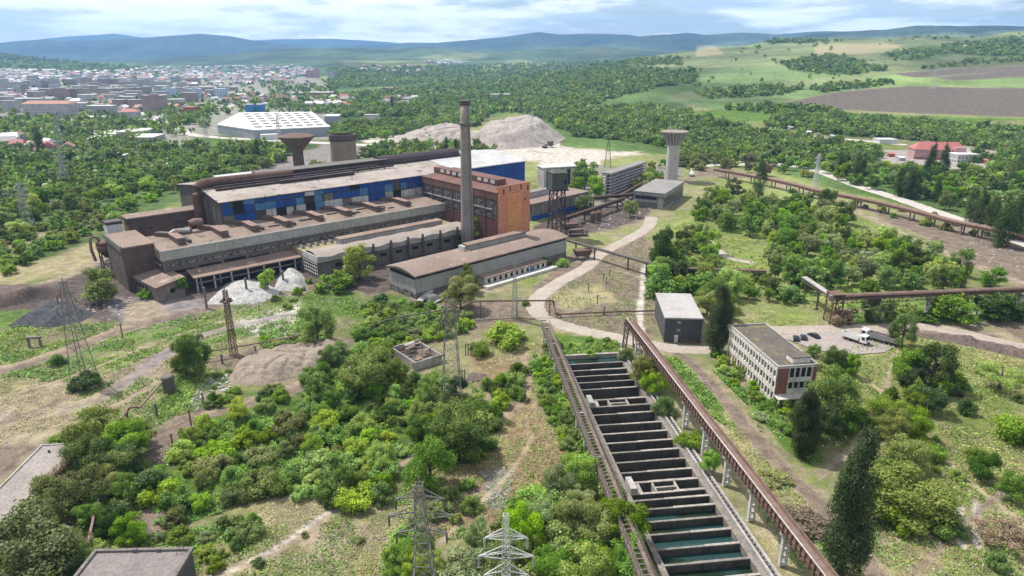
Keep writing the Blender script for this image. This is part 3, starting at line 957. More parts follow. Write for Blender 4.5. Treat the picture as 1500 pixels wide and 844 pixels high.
cl = mixc(nt, 1.0, white, maprange(nt, n1, 0.45, 0.75, 0.86, 1.12), 'MULTIPLY')
deck = nt.nodes.new('ShaderNodeMath')
deck.operation = 'MAXIMUM'
nt.links.new(cloud, deck.inputs[0])
nt.links.new(grey, deck.inputs[1])
cv = nt.nodes.new('ShaderNodeMath')
cv.operation = 'MULTIPLY'
cv.inputs[1].default_value = 0.9
nt.links.new(deck.outputs[0], cv.inputs[0])
skyc = mixc(nt, cv.outputs[0], sky.outputs[0], cl)
nt.links.new(skyc, bg.inputs['Color'])
bg.inputs['Strength'].default_value = 0.08

cam = bpy.data.cameras.new('camera')
cam.lens, cam.sensor_width = 24.0, 36.0
cam.clip_start, cam.clip_end = 0.5, 60000
camo = bpy.data.objects.new('camera', cam)
camo.location = (0, 0, CAM_H)
camo.rotation_euler = (PI / 2 - PITCH, 0, 0)
COL.objects.link(camo)
SC.camera = camo
SC.view_settings.view_transform = 'Standard'
SC.view_settings.look = 'None'
SC.view_settings.exposure = 0.42
SC.view_settings.gamma = 1.0
SC.view_settings.use_curve_mapping = False
SC.cycles.max_bounces = 6
SC.cycles.diffuse_bounces = 3
SC.cycles.volume_bounces = 1
SC.cycles.transparent_max_bounces = 4
SC.cycles.caustics_reflective = SC.cycles.caustics_refractive = False
SC.cycles.use_denoising = True

HAZE_DENSITY = 6.6e-5
hz = MB().box(-13600, 13600, -13600, 13600, -8, 620)
m, nt, out = new_mat('haze_air')
pv = nt.nodes.new('ShaderNodeVolumePrincipled')
pv.inputs['Color'].default_value = (0.27, 0.54, 1.0, 1)
pv.inputs['Density'].default_value = HAZE_DENSITY
pv.inputs['Anisotropy'].default_value = 0.2
nt.links.new(pv.outputs[0], out.inputs['Volume'])
tag(hz.build('haze', m), kind='stuff')

# ================================================================== THE WORKS (local frame: x along the halls, y to the back)
WO = Vector((-137.0, 256.0, 0.0))
WRZ = math.atan2(0.661, 0.75)
WE = Vector((math.cos(WRZ), math.sin(WRZ), 0))
WN = Vector((-math.sin(WRZ), math.cos(WRZ), 0))


def wpt(a, b, z=0.0):
    return WO + WE * a + WN * b + Vector((0, 0, z))


def wloc(p):
    d = Vector(p) - WO
    return d.dot(WE), d.dot(WN), p[2]


def a_for_px(px, b, z):
    lo, hi = -60.0, 320.0
    for _ in range(40):
        mid = (lo + hi) / 2
        w = wpt(mid, b, z)
        if float(proj(w.x, w.y, w.z)[0]) < px:
            lo = mid
        else:
            hi = mid
    return (lo + hi) / 2


def works(name, label, cat, a, b, group=None):
    return thing(name, label, cat, wpt(a, b), WRZ, group)


# ---- long low annex with roof ducts
t = works('furnace_annex', 'long low dark factory annex with flat brown roof and a row of roof ducts', 'factory building', 0, 0)
L, Wd, Z = 136.0, 23.0, 16.4
mb = MB()
mb.box(0, L, 0, Wd, 0, 12.6)
mb.build('wall', weathered('annex_wall', (0.15, 0.125, 0.11), (0.08, 0.068, 0.06), streak=0.6, grid=(6.0, 1.6, 0.02, (0.06, 0.05, 0.045), 'xz')), t)
mb = MB()
mb.box(-0.4, L + 0.4, -0.5, 0.1, 12.5, Z + 0.1)
mb.build('fascia', M['grey_panel'], t)
mb = MB().box(-0.4, 0.0, 0.1, Wd, 12.5, Z)
mb.build('end_fascia', M['soot_brown'], t)
mb = MB()
mb.hexa([(0, 0.1, 12.6), (L, 0.1, 12.6), (L, Wd, 12.6), (0, Wd, 12.6)], [(0, 0.1, Z), (L, 0.1, Z), (L, Wd, Z + 1.2), (0, Wd, Z + 1.2)])
mb.build('roof', M['roof_annex'], t)
wn = MB().box(0, 9, -0.06, 0.3, 0, 1.2).build('window_band', M['glass_broken'], t, loc=(3, -0.05, 9.6))
for k in range(1, 13):
    dup(wn, 'window_band', t, (3 + k * 10.2, -0.05, 9.6))
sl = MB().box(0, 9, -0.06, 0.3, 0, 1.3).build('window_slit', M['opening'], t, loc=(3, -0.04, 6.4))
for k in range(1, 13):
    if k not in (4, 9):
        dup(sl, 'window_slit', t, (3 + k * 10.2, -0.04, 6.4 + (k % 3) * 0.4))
ew = MB().box(-0.3, 0.06, 0, 5.5, 0, 1.2).build('window_band', M['glass_broken'], t, loc=(-0.05, 2, 9.4))
dup(ew, 'window_band', t, (-0.05, 8.6, 9.4))
dup(ew, 'window_band', t, (-0.05, 15.2, 9.4))
for k, px in enumerate((268, 332, 378, 424, 472, 514, 556, 600)):
    a = a_for_px(px, 3, Z)
    v = MB()
    w2, y0, y1 = 1.5, 3.5 + 0.5 * (k % 3), Wd - 1
    v.hexa([(-w2, y0, 0), (w2, y0, 0), (w2, y1 - 5, 0), (-w2, y1 - 5, 0)], [(-w2, y0, 2.3), (w2, y0, 2.3), (w2, y1 - 5, 2.5), (-w2, y1 - 5, 2.5)])
    v.hexa([(-w2, y1 - 5, 0), (w2, y1 - 5, 0), (w2 - 4, y1, 0), (-w2 - 4, y1, 0)], [(-w2, y1 - 5, 2.5), (w2, y1 - 5, 2.5), (w2 - 4, y1, 2.6), (-w2 - 4, y1, 2.6)])
    d = v.build('roof_duct', M['soot_brown'], t, loc=(a, 0, Z + 0.2))
    if k in (0, 2, 3, 5, 6):
        MB().box(2.6, 4.0, y0 + 1, y1 - 5, 0, 1.3).build('side_flue', M['sooty'], d)
    MB().box(-w2 - 0.15, w2 + 0.15, y0 + 0.5, y1 - 5.2, 2.5, 2.75).build('duct_top', M['rust_pale'], d)
for k, (a, b, l, w) in enumerate(((62, 9, 6, 2.2), (70, 6, 3, 2), (77, 12, 5, 1.6), (88, 7, 4, 2.6), (93, 12, 5, 1.3), (103, 9, 4, 3), (107, 6, 3, 1.5), (119, 8, 3, 2), (47, 8, 5, 1.5), (52, 12, 3, 2.4))):
    MB().box(0, l, 0, w, -1.0, 0.18).build('roof_hole', M['opening'], t, loc=(a, b, Z + 0.12 + b / Wd * 1.2))

# ---- lean-to canopy in front of the annex
t = works('loading_canopy', 'narrow brown canopy roof on columns along the foot of the long annex', 'canopy', 8, -9.5)
MB().hexa([(0, 0, 5.6), (50, 0, 5.6), (50, 9.3, 6.6), (0, 9.3, 6.6)], [(0, 0, 6.0), (50, 0, 6.0), (50, 9.3, 7.2), (0, 9.3, 7.2)]).build('roof', M['roof_brown'], t)
MB().box(0.3, 49.7, 8.6, 9.1, 0, 5.9).build('back_wall', M['sooty'], t)
c0 = MB().box(-0.3, 0.3, 0, 0.6, 0, 5.6).build('column', M['concrete'], t, loc=(1, 0.3, 0))
for k in range(1, 8):
    dup(c0, 'column', t, (1 + k * 6.8, 0.3, 0))
MB().box(0.5, 49.5, 0.2, 0.7, 3.4, 3.8).build('rail_beam', M['concrete_dark'], t)

# ---- hut at the corner
h0, h1, h2 = P(233.5, 443), P(264, 433), P(190, 420)
hx, hv = (h0 - h2).length, (h1 - h0)
hrz = math.atan2((h0 - h2).y, (h0 - h2).x)
t = thing('corner_hut', 'small brick hut with sloping brown roof at the corner of the long annex', 'hut', h2, hrz)
yv = hv.dot(Vector((-math.sin(hrz), math.cos(hrz), 0))) + 1.5
wl = MB()
wl.hexa([(0, 0, 0), (hx, 0, 0), (hx, yv, 0), (0, yv, 0)], [(0, 0, 5.6), (hx, 0, 5.6), (hx, yv, 7.4), (0, yv, 7.4)])
wl.build('wall', weathered('hut_wall', (0.22, 0.175, 0.15), (0.12, 0.095, 0.085), streak=0.6, patch=(0.3, 0.27, 0.25), patch_at=(0.6, 0.7)), t)
rf = MB()
rf.hexa([(-0.7, -0.7, 5.6), (hx + 0.6, -0.7, 5.6), (hx + 0.6, yv + 0.5, 7.5), (-0.7, yv + 0.5, 7.5)], [(-0.7, -0.7, 5.95), (hx + 0.6, -0.7, 5.95), (hx + 0.6, yv + 0.5, 7.85), (-0.7, yv + 0.5, 7.85)])
rf.build('roof', M['roof_brown'], t)
w0 = MB().box(0, 1.6, -0.08, 0.2, 0, 1.4).build('window', M['opening'], t, loc=(2, 0, 2.6))
for k in range(1, 6):
    dup(w0, 'window', t, (2 + k * 2.9, 0, 2.6))
MB().box(-0.2, 0.08, 0, 1.8, 0, 1.8).build('window', M['opening'], t, loc=(hx, yv * 0.45, 2.4))

# ---- white gravel store with posts
mound('gravel_pile', [(300, 446), (330, 415), (370, 408), (412, 425), (405, 441), (360, 446)], 2.9, M['gravel_white'], 'long heap of white gravel among the posts before the canopy', 'gravel heap', 'white gravel heaps', edge=0.9, bump=0.9, seed=3)
mound('gravel_pile', [(400, 425), (410, 400), (440, 397), (452, 415), (440, 428)], 3.3, M['gravel_white'], 'rounded heap of white gravel against the broken end of the middle bays', 'gravel heap', 'white gravel heaps', edge=0.9, bump=0.5, seed=5)
p0 = None
for k, (px, py, hh, ds) in enumerate(((303, 451.6, 8.2, 'dark concrete post standing before the tree of the corner hut, by bare soil'), (362.5, 434.5, 7.6, 'dark concrete post sunk in the middle of the white gravel'), (416, 420, 6.8, 'dark concrete post between the two gravel heaps'), (296, 421.5, 7.6, 'pale concrete post beneath the canopy edge beside the hut'), (324, 414, 7.2, 'second pale concrete post of the canopy row, next to rail beams'), (351, 403, 6.6, 'third pale concrete post of the canopy row behind gravel'), (377, 396, 6.0, 'fourth pale concrete post close to the middle bays'))):
    q = P(px, py)
    mb = MB().box(-0.35, 0.35, -0.3, 0.3, 0, hh)
    mb.box(-0.5, 0.5, -0.38, 0.38, hh - 0.8, hh - 0.2)
    o = mb.build('concrete_post', M['concrete_dark'] if k < 3 else M['concrete_pale'], loc=q)
    o.rotation_euler.z = WRZ
    tag(o, ds, 'post', 'posts of the gravel store')

# ---- brown block at the outer corner
t = works('dust_house', 'tall windowless brown block with flat roof at the outer end of the annex', 'factory building', -11.5, 9)
bb = [P(190, 405), P(244, 404)]
MB().box(0, 11.3, 0, 27, 0, 17.5).build('wall', M['soot_brown'], t)
MB().box(-0.4, 11.8, -0.4, 27.5, 17.5, 18.1).build('roof', M['roof_brown'], t)
MB().box(-0.5, 0.1, -0.5, 27.6, 16.4, 18.6).build('parapet', M['concrete_dark'], t)
w0 = MB().box(-0.1, 0.1, 0, 1.2, 0, 6).build('window_band', M['glass_broken'], t, loc=(0, 3, 9))
for k in range(1, 5):
    dup(w0, 'window_band', t, (0, 3 + 4.6 * k, 9))

# ---- silo on legs beside it
q = P(163, 400)
t = thing('dust_silo', 'rusty round silo on lattice legs beside the brown windowless block', 'silo', q, WRZ)
MB().lathe([(0.8, 7.0), (3.6, 10.5), (3.7, 14.0), (3.2, 14.4), (0.4, 15.2)], 20).build('drum', M['rust'], t)
MB().lathe([(3.9, 11.9), (3.95, 12.5)], 20).build('rim', M['rust_pale'], t)
lg = MB().bar((0, 0, 0), (0, 0, 10.6), 0.45).build('leg', M['steel_dark'], t, loc=(2.6, 2.6, 0))
for x, y in ((2.6, -2.6), (-2.6, 2.6), (-2.6, -2.6)):
    dup(lg, 'leg', t, (x, y, 0))
mb = MB()
for z0, z1 in ((0.5, 5), (5, 9.5)):
    for (x, y), (u, v) in zip(((2.6, 2.6), (-2.6, 2.6), (-2.6, -2.6), (2.6, -2.6)), ((-2.6, 2.6), (-2.6, -2.6), (2.6, -2.6), (2.6, 2.6))):
        mb.bar((x, y, z0), (u, v, z1), 0.2).bar((u, v, z0), (x, y, z1), 0.2).bar((x, y, z1), (u, v, z1), 0.25)
mb.build('bracing', M['steel_dark'], t)
MB().tube([(-2.0, 0, 14.4), (-2.6, 0, 16.2), (-4.0, 0.4, 16.8), (-5.2, 0.8, 15.5), (-5.4, 1, 11), (-4.6, 1, 6)], 0.6, 10).build('pipe', M['rust_pale'], t)
mb = MB()
for k in range(14):
    mb.box(3.2, 5.2, -3 + 0.5 * k, -2.6 + 0.5 * k, 0.6 + 0.9 * k, 0.7 + 0.9 * k)
mb.bar((3.2, -3, 0.6), (3.2, 4, 13), 0.12).bar((5.2, -3, 0.6), (5.2, 4, 13), 0.12)
mb.build('stairway', M['steel_dark'], t)

# ---- main hall with the patchwork front
HA0, HA1, HB, HZ = 32.5, 213.0, 23.3, 27.7
SPL = 160.0 - HA0
t = works('rolling_hall', 'huge long hall with patched blue sheet front and a black roof ridge', 'factory hall', HA0, HB)
HL = HA1 - HA0
HD = 58.0
mb = MB()
mb.hexa([(0, 0.2, 0), (HL, 0.2, 0), (HL, HD, 0), (0, HD, 0)], [(0, 0.2, HZ - 0.3), (HL, 0.2, HZ - 0.3), (HL, HD, HZ - 0.3), (0, HD, HZ - 0.3)])
for x0 in (0.0, HL - 0.5):
    k = len(mb.v)
    mb.v += [(x0, 0.2, HZ - 0.3), (x0, HD / 2, HZ + 3.4), (x0, HD, HZ - 0.3), (x0 + 0.5, 0.2, HZ - 0.3), (x0 + 0.5, HD / 2, HZ + 3.4), (x0 + 0.5, HD, HZ - 0.3)]
    mb.f += [(k, k + 1, k + 2), (k + 5, k + 4, k + 3)]
    mb.m += [0, 0]
mb.build('wall', M['sooty'], t)
mb = MB()
for (y0, z0, y1, z1) in ((-0.8, HZ - 0.1, HD / 2, HZ + 3.8), (HD / 2, HZ + 3.8, HD + 0.8, HZ - 0.1)):
    mb.hexa([(-0.8, y0, z0 - 0.3), (SPL, y0, z0 - 0.3), (SPL, y1, z1 - 0.3), (-0.8, y1, z1 - 0.3)], [(-0.8, y0, z0), (SPL, y0, z0), (SPL, y1, z1), (-0.8, y1, z1)])
mb.build('old_roof', M['roof_hall'], t)
mb = MB()
for (y0, z0, y1, z1) in ((-0.8, HZ + 0.1, HD / 2, HZ + 4.0), (HD / 2, HZ + 4.0, HD + 0.8, HZ + 0.1)):
    mb.hexa([(SPL, y0, z0 - 0.5), (HL + 0.4, y0, z0 - 0.5), (HL + 0.4, y1, z1 - 0.5), (SPL, y1, z1 - 0.5)], [(SPL, y0, z0), (HL + 0.4, y0, z0), (HL + 0.4, y1, z1), (SPL, y1, z1)])
mb.build('new_roof', M['roof_white'], t)
MB().box(SPL - 8, HL + 0.3, -0.25, 0.2, 0, HZ - 0.25).build('blue_cladding', M['blue'], t)
MB().box(HL - 0.05, HL + 0.35, 0.21, HD, 0, HZ - 0.35).build('side_cladding', M['blue'], t)
rng = random.Random(4)
pan = {}
bays = [('pn', 4.6, 18.0, 23.8), ('pn', 4.6, 23.9, 27.4)]
a = 1.0
idx = 0
pick_hi = ['blue', 'opening', 'blue', 'blue_pale', 'blue_pale', 'blue', 'blue', 'blue_pale', 'glass_dark', 'blue_pale', 'concrete_dark', 'blue', 'blue', 'blue', 'blue_pale', 'blue', 'blue', 'blue_pale', 'sooty', 'blue_pale', 'blue', 'blue']
pick_lo = ['concrete_dark', 'blue', 'blue', 'sooty', 'white_sheet', 'opening', 'white_sheet', 'white_sheet', 'opening', 'blue_pale', 'white_sheet', 'white_sheet', 'concrete_dark', 'white_sheet', 'white_sheet', 'blue', 'blue', 'concrete', 'opening', 'white_sheet', 'white_sheet', 'white_sheet']
pick_top = ['blue', 'opening', 'blue_pale', 'blue', 'blue', 'blue', 'blue', 'blue', 'white_sheet', 'blue_pale', 'blue', 'blue', 'blue', 'opening', 'blue', 'blue', 'blue', 'blue', 'sooty', 'blue', 'blue', 'blue']
for k in range(22):
    x0 = 0.6 + k * 4.85
    for (row, z0, z1) in ((pick_lo, 17.2, 21.4), (pick_hi, 21.5, 25.0), (pick_top, 25.1, 27.4)):
        m0 = row[k]
        if m0 in ('sooty',):
            continue
        off = -0.16 - 0.05 * rng.random()
        dz = rng.uniform(-0.5, 0.0) if m0 != 'opening' else 0
        wdt = 4.7 if rng.random() < 0.7 else rng.uniform(3.0, 4.4)
        MB().box(x0, x0 + wdt, off, 0.2, z0, z1 + dz).build('cladding_panel', M[m0], t)
MB().box(0, 118, -0.35, 0.0, 27.35, 27.6).build('gutter', M['roof_hall'], t)
# left end sheets
for k in range(6):
    MB().box(-0.2, 0.05, 0, 0.5, 0, HZ - 1 + k * 0.35).build('end_column', M['concrete_dark'], t, loc=(-0.05, 2 + k * 5.2, 0))
# roof monitors and pipes on the ridge
mb = MB()
mb.box(28, 100, HD / 2 - 5, HD / 2 + 4, HZ + 2.6, HZ + 6.0)
mb.build('roof_monitor', M['black_metal'], t)
MB().box(28, 100, HD / 2 - 5.6, HD / 2 + 4.6, HZ + 6.0, HZ + 6.4).build('monitor_top', M['steel_dark'], t)
pr = []
for i in range(9):
    an = PI * i / 8
    pr.append((6.4 * math.cos(an), 5.4 * math.sin(an)))
mb = MB()
k0 = len(mb.v)
for x in (96.0, 150.0):
    mb.v += [(x, HD / 2 - p[0], HZ + 2.2 + p[1]) for p in pr]
n = len(pr)
for i in range(n - 1):
    mb.f.append((i, i + 1, n + i + 1, n + i))
    mb.m.append(0)
mb.f += [tuple(reversed(range(n))), tuple(range(n, 2 * n))]
mb.m += [0, 0]
mb.build('barrel_monitor', weathered('barrel_metal', (0.035, 0.025, 0.028), (0.06, 0.04, 0.04), 0.75, big=0.3), t)
MB().tube([(-3, HD / 2 - 8, 0.5), (-3, HD / 2 - 8, HZ + 1), (-2.2, HD / 2 - 7.6, HZ + 3.6), (0, HD / 2 - 7, HZ + 4.9), (3, HD / 2 - 6.4, HZ + 5.2), (22, HD / 2 - 6, HZ + 5.0), (44, HD / 2 - 6, HZ + 4.8)], 2.1, 12).build('flue_duct', M['rust'], t)
for y, z, x1 in ((HD / 2 - 8.5, HZ + 4.3, 92), (HD / 2 - 11.0, HZ + 3.4, 100), (HD / 2 - 13.5, HZ + 2.6, 60)):
    MB().tube([(4, y, z), (x1, y, z)], 0.55, 8).build('pipe', M['black_metal'], t)
mb = MB()
for k in range(12):
    mb.bar((6 + 8 * k, HD / 2 - 11.5, HZ + 1.6), (6 + 8 * k, HD / 2 - 11.5, HZ + 3.2), 0.5).bar((6 + 8 * k, HD / 2 - 8.5, HZ + 1.8), (6 + 8 * k, HD / 2 - 8.5, HZ + 4.2), 0.5)
mb.build('pipe_support', M['black_metal'], t)
MB().box(34, 74, HD / 2 - 15, HD / 2 - 12.4, HZ + 1.8, HZ + 3.4).build('roof_gallery', M['black_metal'], t)

# ---- white roofed bay behind the hall
t = works('white_roof_bay', 'low bay with a bright white roof behind the black ridge pipes', 'factory building', 62, 84)
MB().box(0, 44, 0, 32, 0, 22.6).build('wall', M['concrete_dark'], t)
MB().hexa([(-1, -1, 22.6), (45, -1, 22.6), (45, 33, 23.4), (-1, 33, 23.4)], [(-1, -1, 23.2), (45, -1, 23.2), (45, 33, 24.0), (-1, 33, 24.0)]).build('roof', M['roof_white'], t)

# ---- long dark wall block left of the hall
t = works('scrap_wall_block', 'long dark brown wall block with thin roof edge beside the end of the blue hall', 'factory building', 0.5, 48)
MB().box(0, 30, 0, 9, 0, 20.4).build('wall', M['soot_brown'], t)
MB().box(-0.5, 30.5, -0.5, 9.5, 20.4, 21.0).build('roof', M['roof_plum'], t)
for x, z in ((4, 15), (8, 15), (6, 9), (11, 9), (20, 16), (22, 10)):
    MB().box(0, 0.9, -0.06, 0.2, 0, 0.7).build('window', M['opening'], t, loc=(x, 0, z))
q = P(203, 338)
t = thing('filter_stack', 'ribbed pale and black filter tower beside the long dark wall block', 'tower', wpt(-5.2, 50), WRZ)
MB().lathe([(2.7, 0), (2.8, 13.5)], 18).build('body', M['steel_dark'], t)
MB().box(-3.0, 3.0, -3.0, 3.0, 15.4, 19.4).build('head', M['steel_pale'], t)
MB().lathe([(3.1, 13.5), (3.1, 15.4)], 18).build('neck', M['steel_pale'], t)
MB().box(-3.2, 3.2, -3.2, 3.2, 19.4, 20.6).build('crown_ring', M['black_metal'], t)
for k in range(6):
    MB().lathe([(3.0, 2 + 2.1 * k), (3.0, 2.5 + 2.1 * k)], 18).build('band', M['steel_grey'], t)
t = works('back_shed', 'small black ribbed shed at the far end of the long dark wall block', 'shed', 24, 62)
MB().box(0, 13, 0, 7, 0, 17.5).build('wall', M['steel_dark'], t)
for k in range(4):
    MB().box(0, 0.6, -0.3, 0.1, 0, 17.2).build('rib', M['concrete'], t, loc=(0.3 + 3.9 * k, 0, 0))

# ---- pipework on the annex roof by the blocks
t = works('roof_blower', 'cluster of bent rusty blower pipes on the roof of the annex', 'blower', 17, 20)
MB().tube([(0, 0, 16.6), (0, 0, 19.5), (1, 0, 21), (3, 0.6, 21.4), (6, 1.2, 20.8)], 1.5, 12).build('bent_pipe', M['rust_pale'], t)
MB().tube([(-9, -2, 17.5), (-6, -2, 19.0), (-3, -1, 18.6), (0, -1.4, 18.4)], 1.2, 10).build('blower_pipe', M['steel_grey'], t)
MB().lathe([(1.8, 16.6), (1.8, 19.4), (0.6, 20.2)], 14, (-6, -4)).build('fan_drum', M['rust'], t)
MB().box(-12, 6, -1.5, 1.5, 15.5, 17.3).build('base_frame', M['rust'], t)

# ---- middle bays with curved roofs
t = works('middle_bays', 'row of low bays with wavy pale roof edge and mossy skylit back roof', 'factory building', 52.6, -25)
L, D1, D2 = 79.0, 13.5, 24.2
MB().box(0.2, L, 0.2, D2, 0, 6.9).build('wall', M['concrete_dark'], t)
mb = MB()
ns, nx = 10, 40
# shallow arch across, scalloped along the front edge
for i in range(nx + 1):
    x = L * i / nx
    wav = 0.38 * math.cos(2 * PI * x / 11.5)
    for j in range(ns + 1):
        u = j / ns
        mb.v.append((x, -0.6 + (D1 + 0.6) * u, 9.1 + 1.35 * math.sin(PI * min(u * 1.02, 1)) + wav * (1 - u)))
for i in range(nx):
    for j in range(ns):
        k = i * (ns + 1) + j
        mb.f.append((k, k + ns + 1, k + ns + 2, k + 1))
        mb.m.append(0)
mb.build('arched_roof', weathered('bay_roof', (0.285, 0.245, 0.21), (0.2, 0.165, 0.14), 0.95, big=0.1), t)
mb = MB()
for i in range(nx):
    x, x2 = L * i / nx, L * (i + 1) / nx
    z, z2 = 9.1 + 0.38 * math.cos(2 * PI * x / 11.5), 9.1 + 0.38 * math.cos(2 * PI * x2 / 11.5)
    mb.hexa([(x, -0.65, 6.8), (x2, -0.65, 6.8), (x2, -0.3, 6.8), (x, -0.3, 6.8)], [(x, -0.65, z), (x2, -0.65, z2), (x2, -0.3, z2), (x, -0.3, z)])
mb.build('front_fascia', M['grey_panel'], t)
MB().box(-0.3, 0.15, -0.65, D1, 6.9, 9.6).build('end_fascia', M['concrete_pale'], t)
MB().box(0.2, L, D1 + 0.1, D2, 6.9, 9.0).build('back_roof', M['roof_moss'], t)
MB().box(16, L - 8, D1 - 4, D1 + 0.5, 9.2, 11.9).build('roof_monitor', M['concrete'], t)
MB().box(15.7, L - 7.7, D1 - 4.3, D1 + 0.8, 11.9, 12.3).build('monitor_roof', M['roof_brown'], t)
for k in range(8):
    x0 = 1.4 + k * 3.4 if k < 5 else 20 + (k - 5) * 8
    s = MB()
    s.v = [(0, 0, 0), (1.7, 0, 0), (1.7, 4, 0), (0, 4, 0), (0.85, 0, 1.4), (0.85, 4, 1.4)]
    s.f = [(0, 1, 4), (1, 2, 5, 4), (2, 3, 5), (3, 0, 4, 5)]
    s.m = [0, 0, 0, 0]
    if k < 5:
        s.build('skylight', M['concrete_dark'], t, loc=(x0, D1 + 3.6, 9.0))
mb = MB()
for j in range(7):
    mb.bar((-0.12, 0.6 + j * 2, 0), (-0.12, 0.6 + j * 2, 6.8), 0.25)
for j in range(4):
    mb.bar((-0.12, 0.4, 1.6 + 1.5 * j), (-0.12, 13, 1.6 + 1.5 * j), 0.3)
mb.build('end_frame', M['concrete_pale'], t)
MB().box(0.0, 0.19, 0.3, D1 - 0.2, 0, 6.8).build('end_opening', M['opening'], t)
c0 = MB().box(-0.35, 0.35, -1.0, 0, 0, 10.6).build('column', M['sooty'], t, loc=(26, -0.7, 0))
for x in (35, 44, 52, 62, 72):
    dup(c0, 'column', t, (x, -0.7, 0))
w0 = MB().box(0, 3.2, -0.06, 0.2, 0, 1.5).build('window', M['opening'], t, loc=(8, 0.2, 3.6))
for x in (14, 22, 30, 38, 47, 55, 65, 74):
    dup(w0, 'window', t, (x, 0.2, 3.6))

# ---- orange brick furnace house
GA, GB = 138.0, -40.4
t = works('furnace_house', 'tall furnace house with orange panelled end wall and long broken window side', 'factory building', GA, GB)
GL, GD, GZ_ = 20.5, 62.0, 30.0
MB().box(0.1, GL - 0.1, 0.1, GD, 0, GZ_ - 3.0).build('wall', M['sooty'], t)
MB().box(-0.05, GL + 0.05, -0.25, 0.12, 0, GZ_ + 0.3).build('end_wall', M['orange_brick'], t)
MB().box(5.8, 14.6, -0.36, 0.0, 6, GZ_ - 4.5).build('ochre_panel', M['ochre'], t)
for x, z in ((3.6, GZ_ - 3.4), (7.6, GZ_ - 2.4), (14.6, GZ_ - 2.4), (19, GZ_ - 3), (17.2, GZ_ - 8)):
    MB().box(-0.35, 0.35, -0.33, 0.0, 0, 2.4 if z > GZ_ - 5 else 1.0).build('vent', M['opening'], t, loc=(x, 0, z - 0.4))
MB().box(-0.3, 0.12, 0.13, GD, 0, 13.8).build('lower_side_wall', M['red_wall'], t)
gl = weathered('lattice_window', (0.16, 0.15, 0.145), (0.03, 0.027, 0.027), 0.5, big=0.5, fine=0.8, amount=1.0, patch=(0.4, 0.39, 0.37), patch_at=(0.64, 0.66), grid=(1.5, 1.0, 0.12, (0.045, 0.035, 0.032), 'yz'))
w0 = MB().box(-0.22, 0.1, 0, 8.4, 0, 9.0).build('window_field', gl, t, loc=(0, 0.4, 14.6))
for k in range(1, 7):
    dup(w0, 'window_field', t, (0, 0.4 + 8.75 * k, 14.6))
MB().box(-0.4, 0.1, 0.15, GD, 23.8, 26.9).build('upper_band', M['roof_red_brown'], t)
MB().box(-0.45, 0.1, 4, GD, 18.6, 19.2).build('string_course', M['concrete'], t)
for k in range(8):
    MB().box(-0.5, 0.1, 0, 0.5, 0, 26.8).build('side_column', M['soot_brown'], t, loc=(0, 0.2 + 8.75 * k, 0))
mb = MB()
mb.hexa([(-0.5, 0.2, 26.9), (GL + 0.4, 0.2, 29.2), (GL + 0.4, GD, 29.2), (-0.5, GD, 26.9)], [(-0.5, 0.2, 27.4), (GL + 0.4, 0.2, 29.9), (GL + 0.4, GD, 29.9), (-0.5, GD, 27.4)])
mb.build('roof', M['roof_red_brown'], t)
MB().box(7.5, 13, 9, GD, 28.0, 31.4).build('roof_monitor', M['roof_red_brown'], t)
w0 = MB().box(-0.1, 0.1, 0, 3.0, 0, 1.7).build('monitor_window', M['white_sheet'], t, loc=(7.45, 11, 29.3))
for k in range(1, 9):
    if k not in (3,):
        dup(w0, 'monitor_window', t, (7.45, 11 + 5.2 * k, 29.3))

# ---- chimney
t = works('factory_chimney', 'very tall grey concrete chimney rising before the orange furnace house', 'chimney', 127, -31)
MB().lathe([(3.3, 0), (3.05, 12), (2.75, 30), (2.45, 48), (2.2, 60), (2.1, 69)], 24).build('shaft', weathered('chimney_concrete', (0.27, 0.235, 0.205), (0.19, 0.16, 0.14), 0.9, big=0.1, streak=0.5, grid=(200.0, 2.2, 0.01, (0.16, 0.14, 0.12), 'sz')), t, smooth=True)
MB().lathe([(2.3, 58.2), (2.75, 58.6), (2.75, 59.6), (2.3, 60.0)], 24).build('gallery_ring', M['concrete_dark'], t)
MB().lathe([(2.2, 67.2), (2.4, 67.5), (2.4, 69.2), (2.0, 69.4)], 24).build('top_ring', M['sooty'], t)
mb = MB()
for s in (-0.25, 0.25):
    mb.bar((s, -3.4, 2), (s, -2.35, 67), 0.08)
for k in range(60):
    z = 2.5 + k * 1.08
    mb.bar((-0.25, -3.4 + (z - 2) * 1.05 / 65, z), (0.25, -3.4 + (z - 2) * 1.05 / 65, z), 0.06)
mb.build('ladder', M['steel_dark'], t)

# ---- front shed with arched roof (grey panels)
A0, A1, A2 = P(610, 440), P(829, 377), P(549, 432)
arz = math.atan2((A1 - A0).y, (A1 - A0).x)
AL = (A1 - A0).length
AN = Vector((-math.sin(arz), math.cos(arz), 0))
AW = abs((A2 - A0).dot(AN)) + 1.5
t = thing('panel_shed', 'long grey panelled shed with shallow arched brown roof beside the curving road', 'factory building', A0, arz)
MB().box(0.2, AL - 0.2, 0.2, AW - 0.2, 0, 9.6).build('wall', M['sooty'], t)
MB().box(0, AL, -0.05, 0.2, 2.7, 8.3).build('panel_wall', M['grey_panel'], t)
MB().box(-0.05, 0.2, -0.05, AW, 2.7, 8.0).build('end_wall', M['grey_panel'], t)
MB().box(AL - 0.2, AL + 0.05, 0, AW, 0, 8.6).build('far_end_wall', M['grey_panel'], t)
MB().box(-0.02, AL, -0.1, 0.19, 0, 2.6).build('base_wall', M['concrete_dark'], t)
MB().box(-0.1, 0.19, 0.3, AW, 0, 2.6).build('end_gate', M['glass_broken'], t)
mb = MB()
n = 12
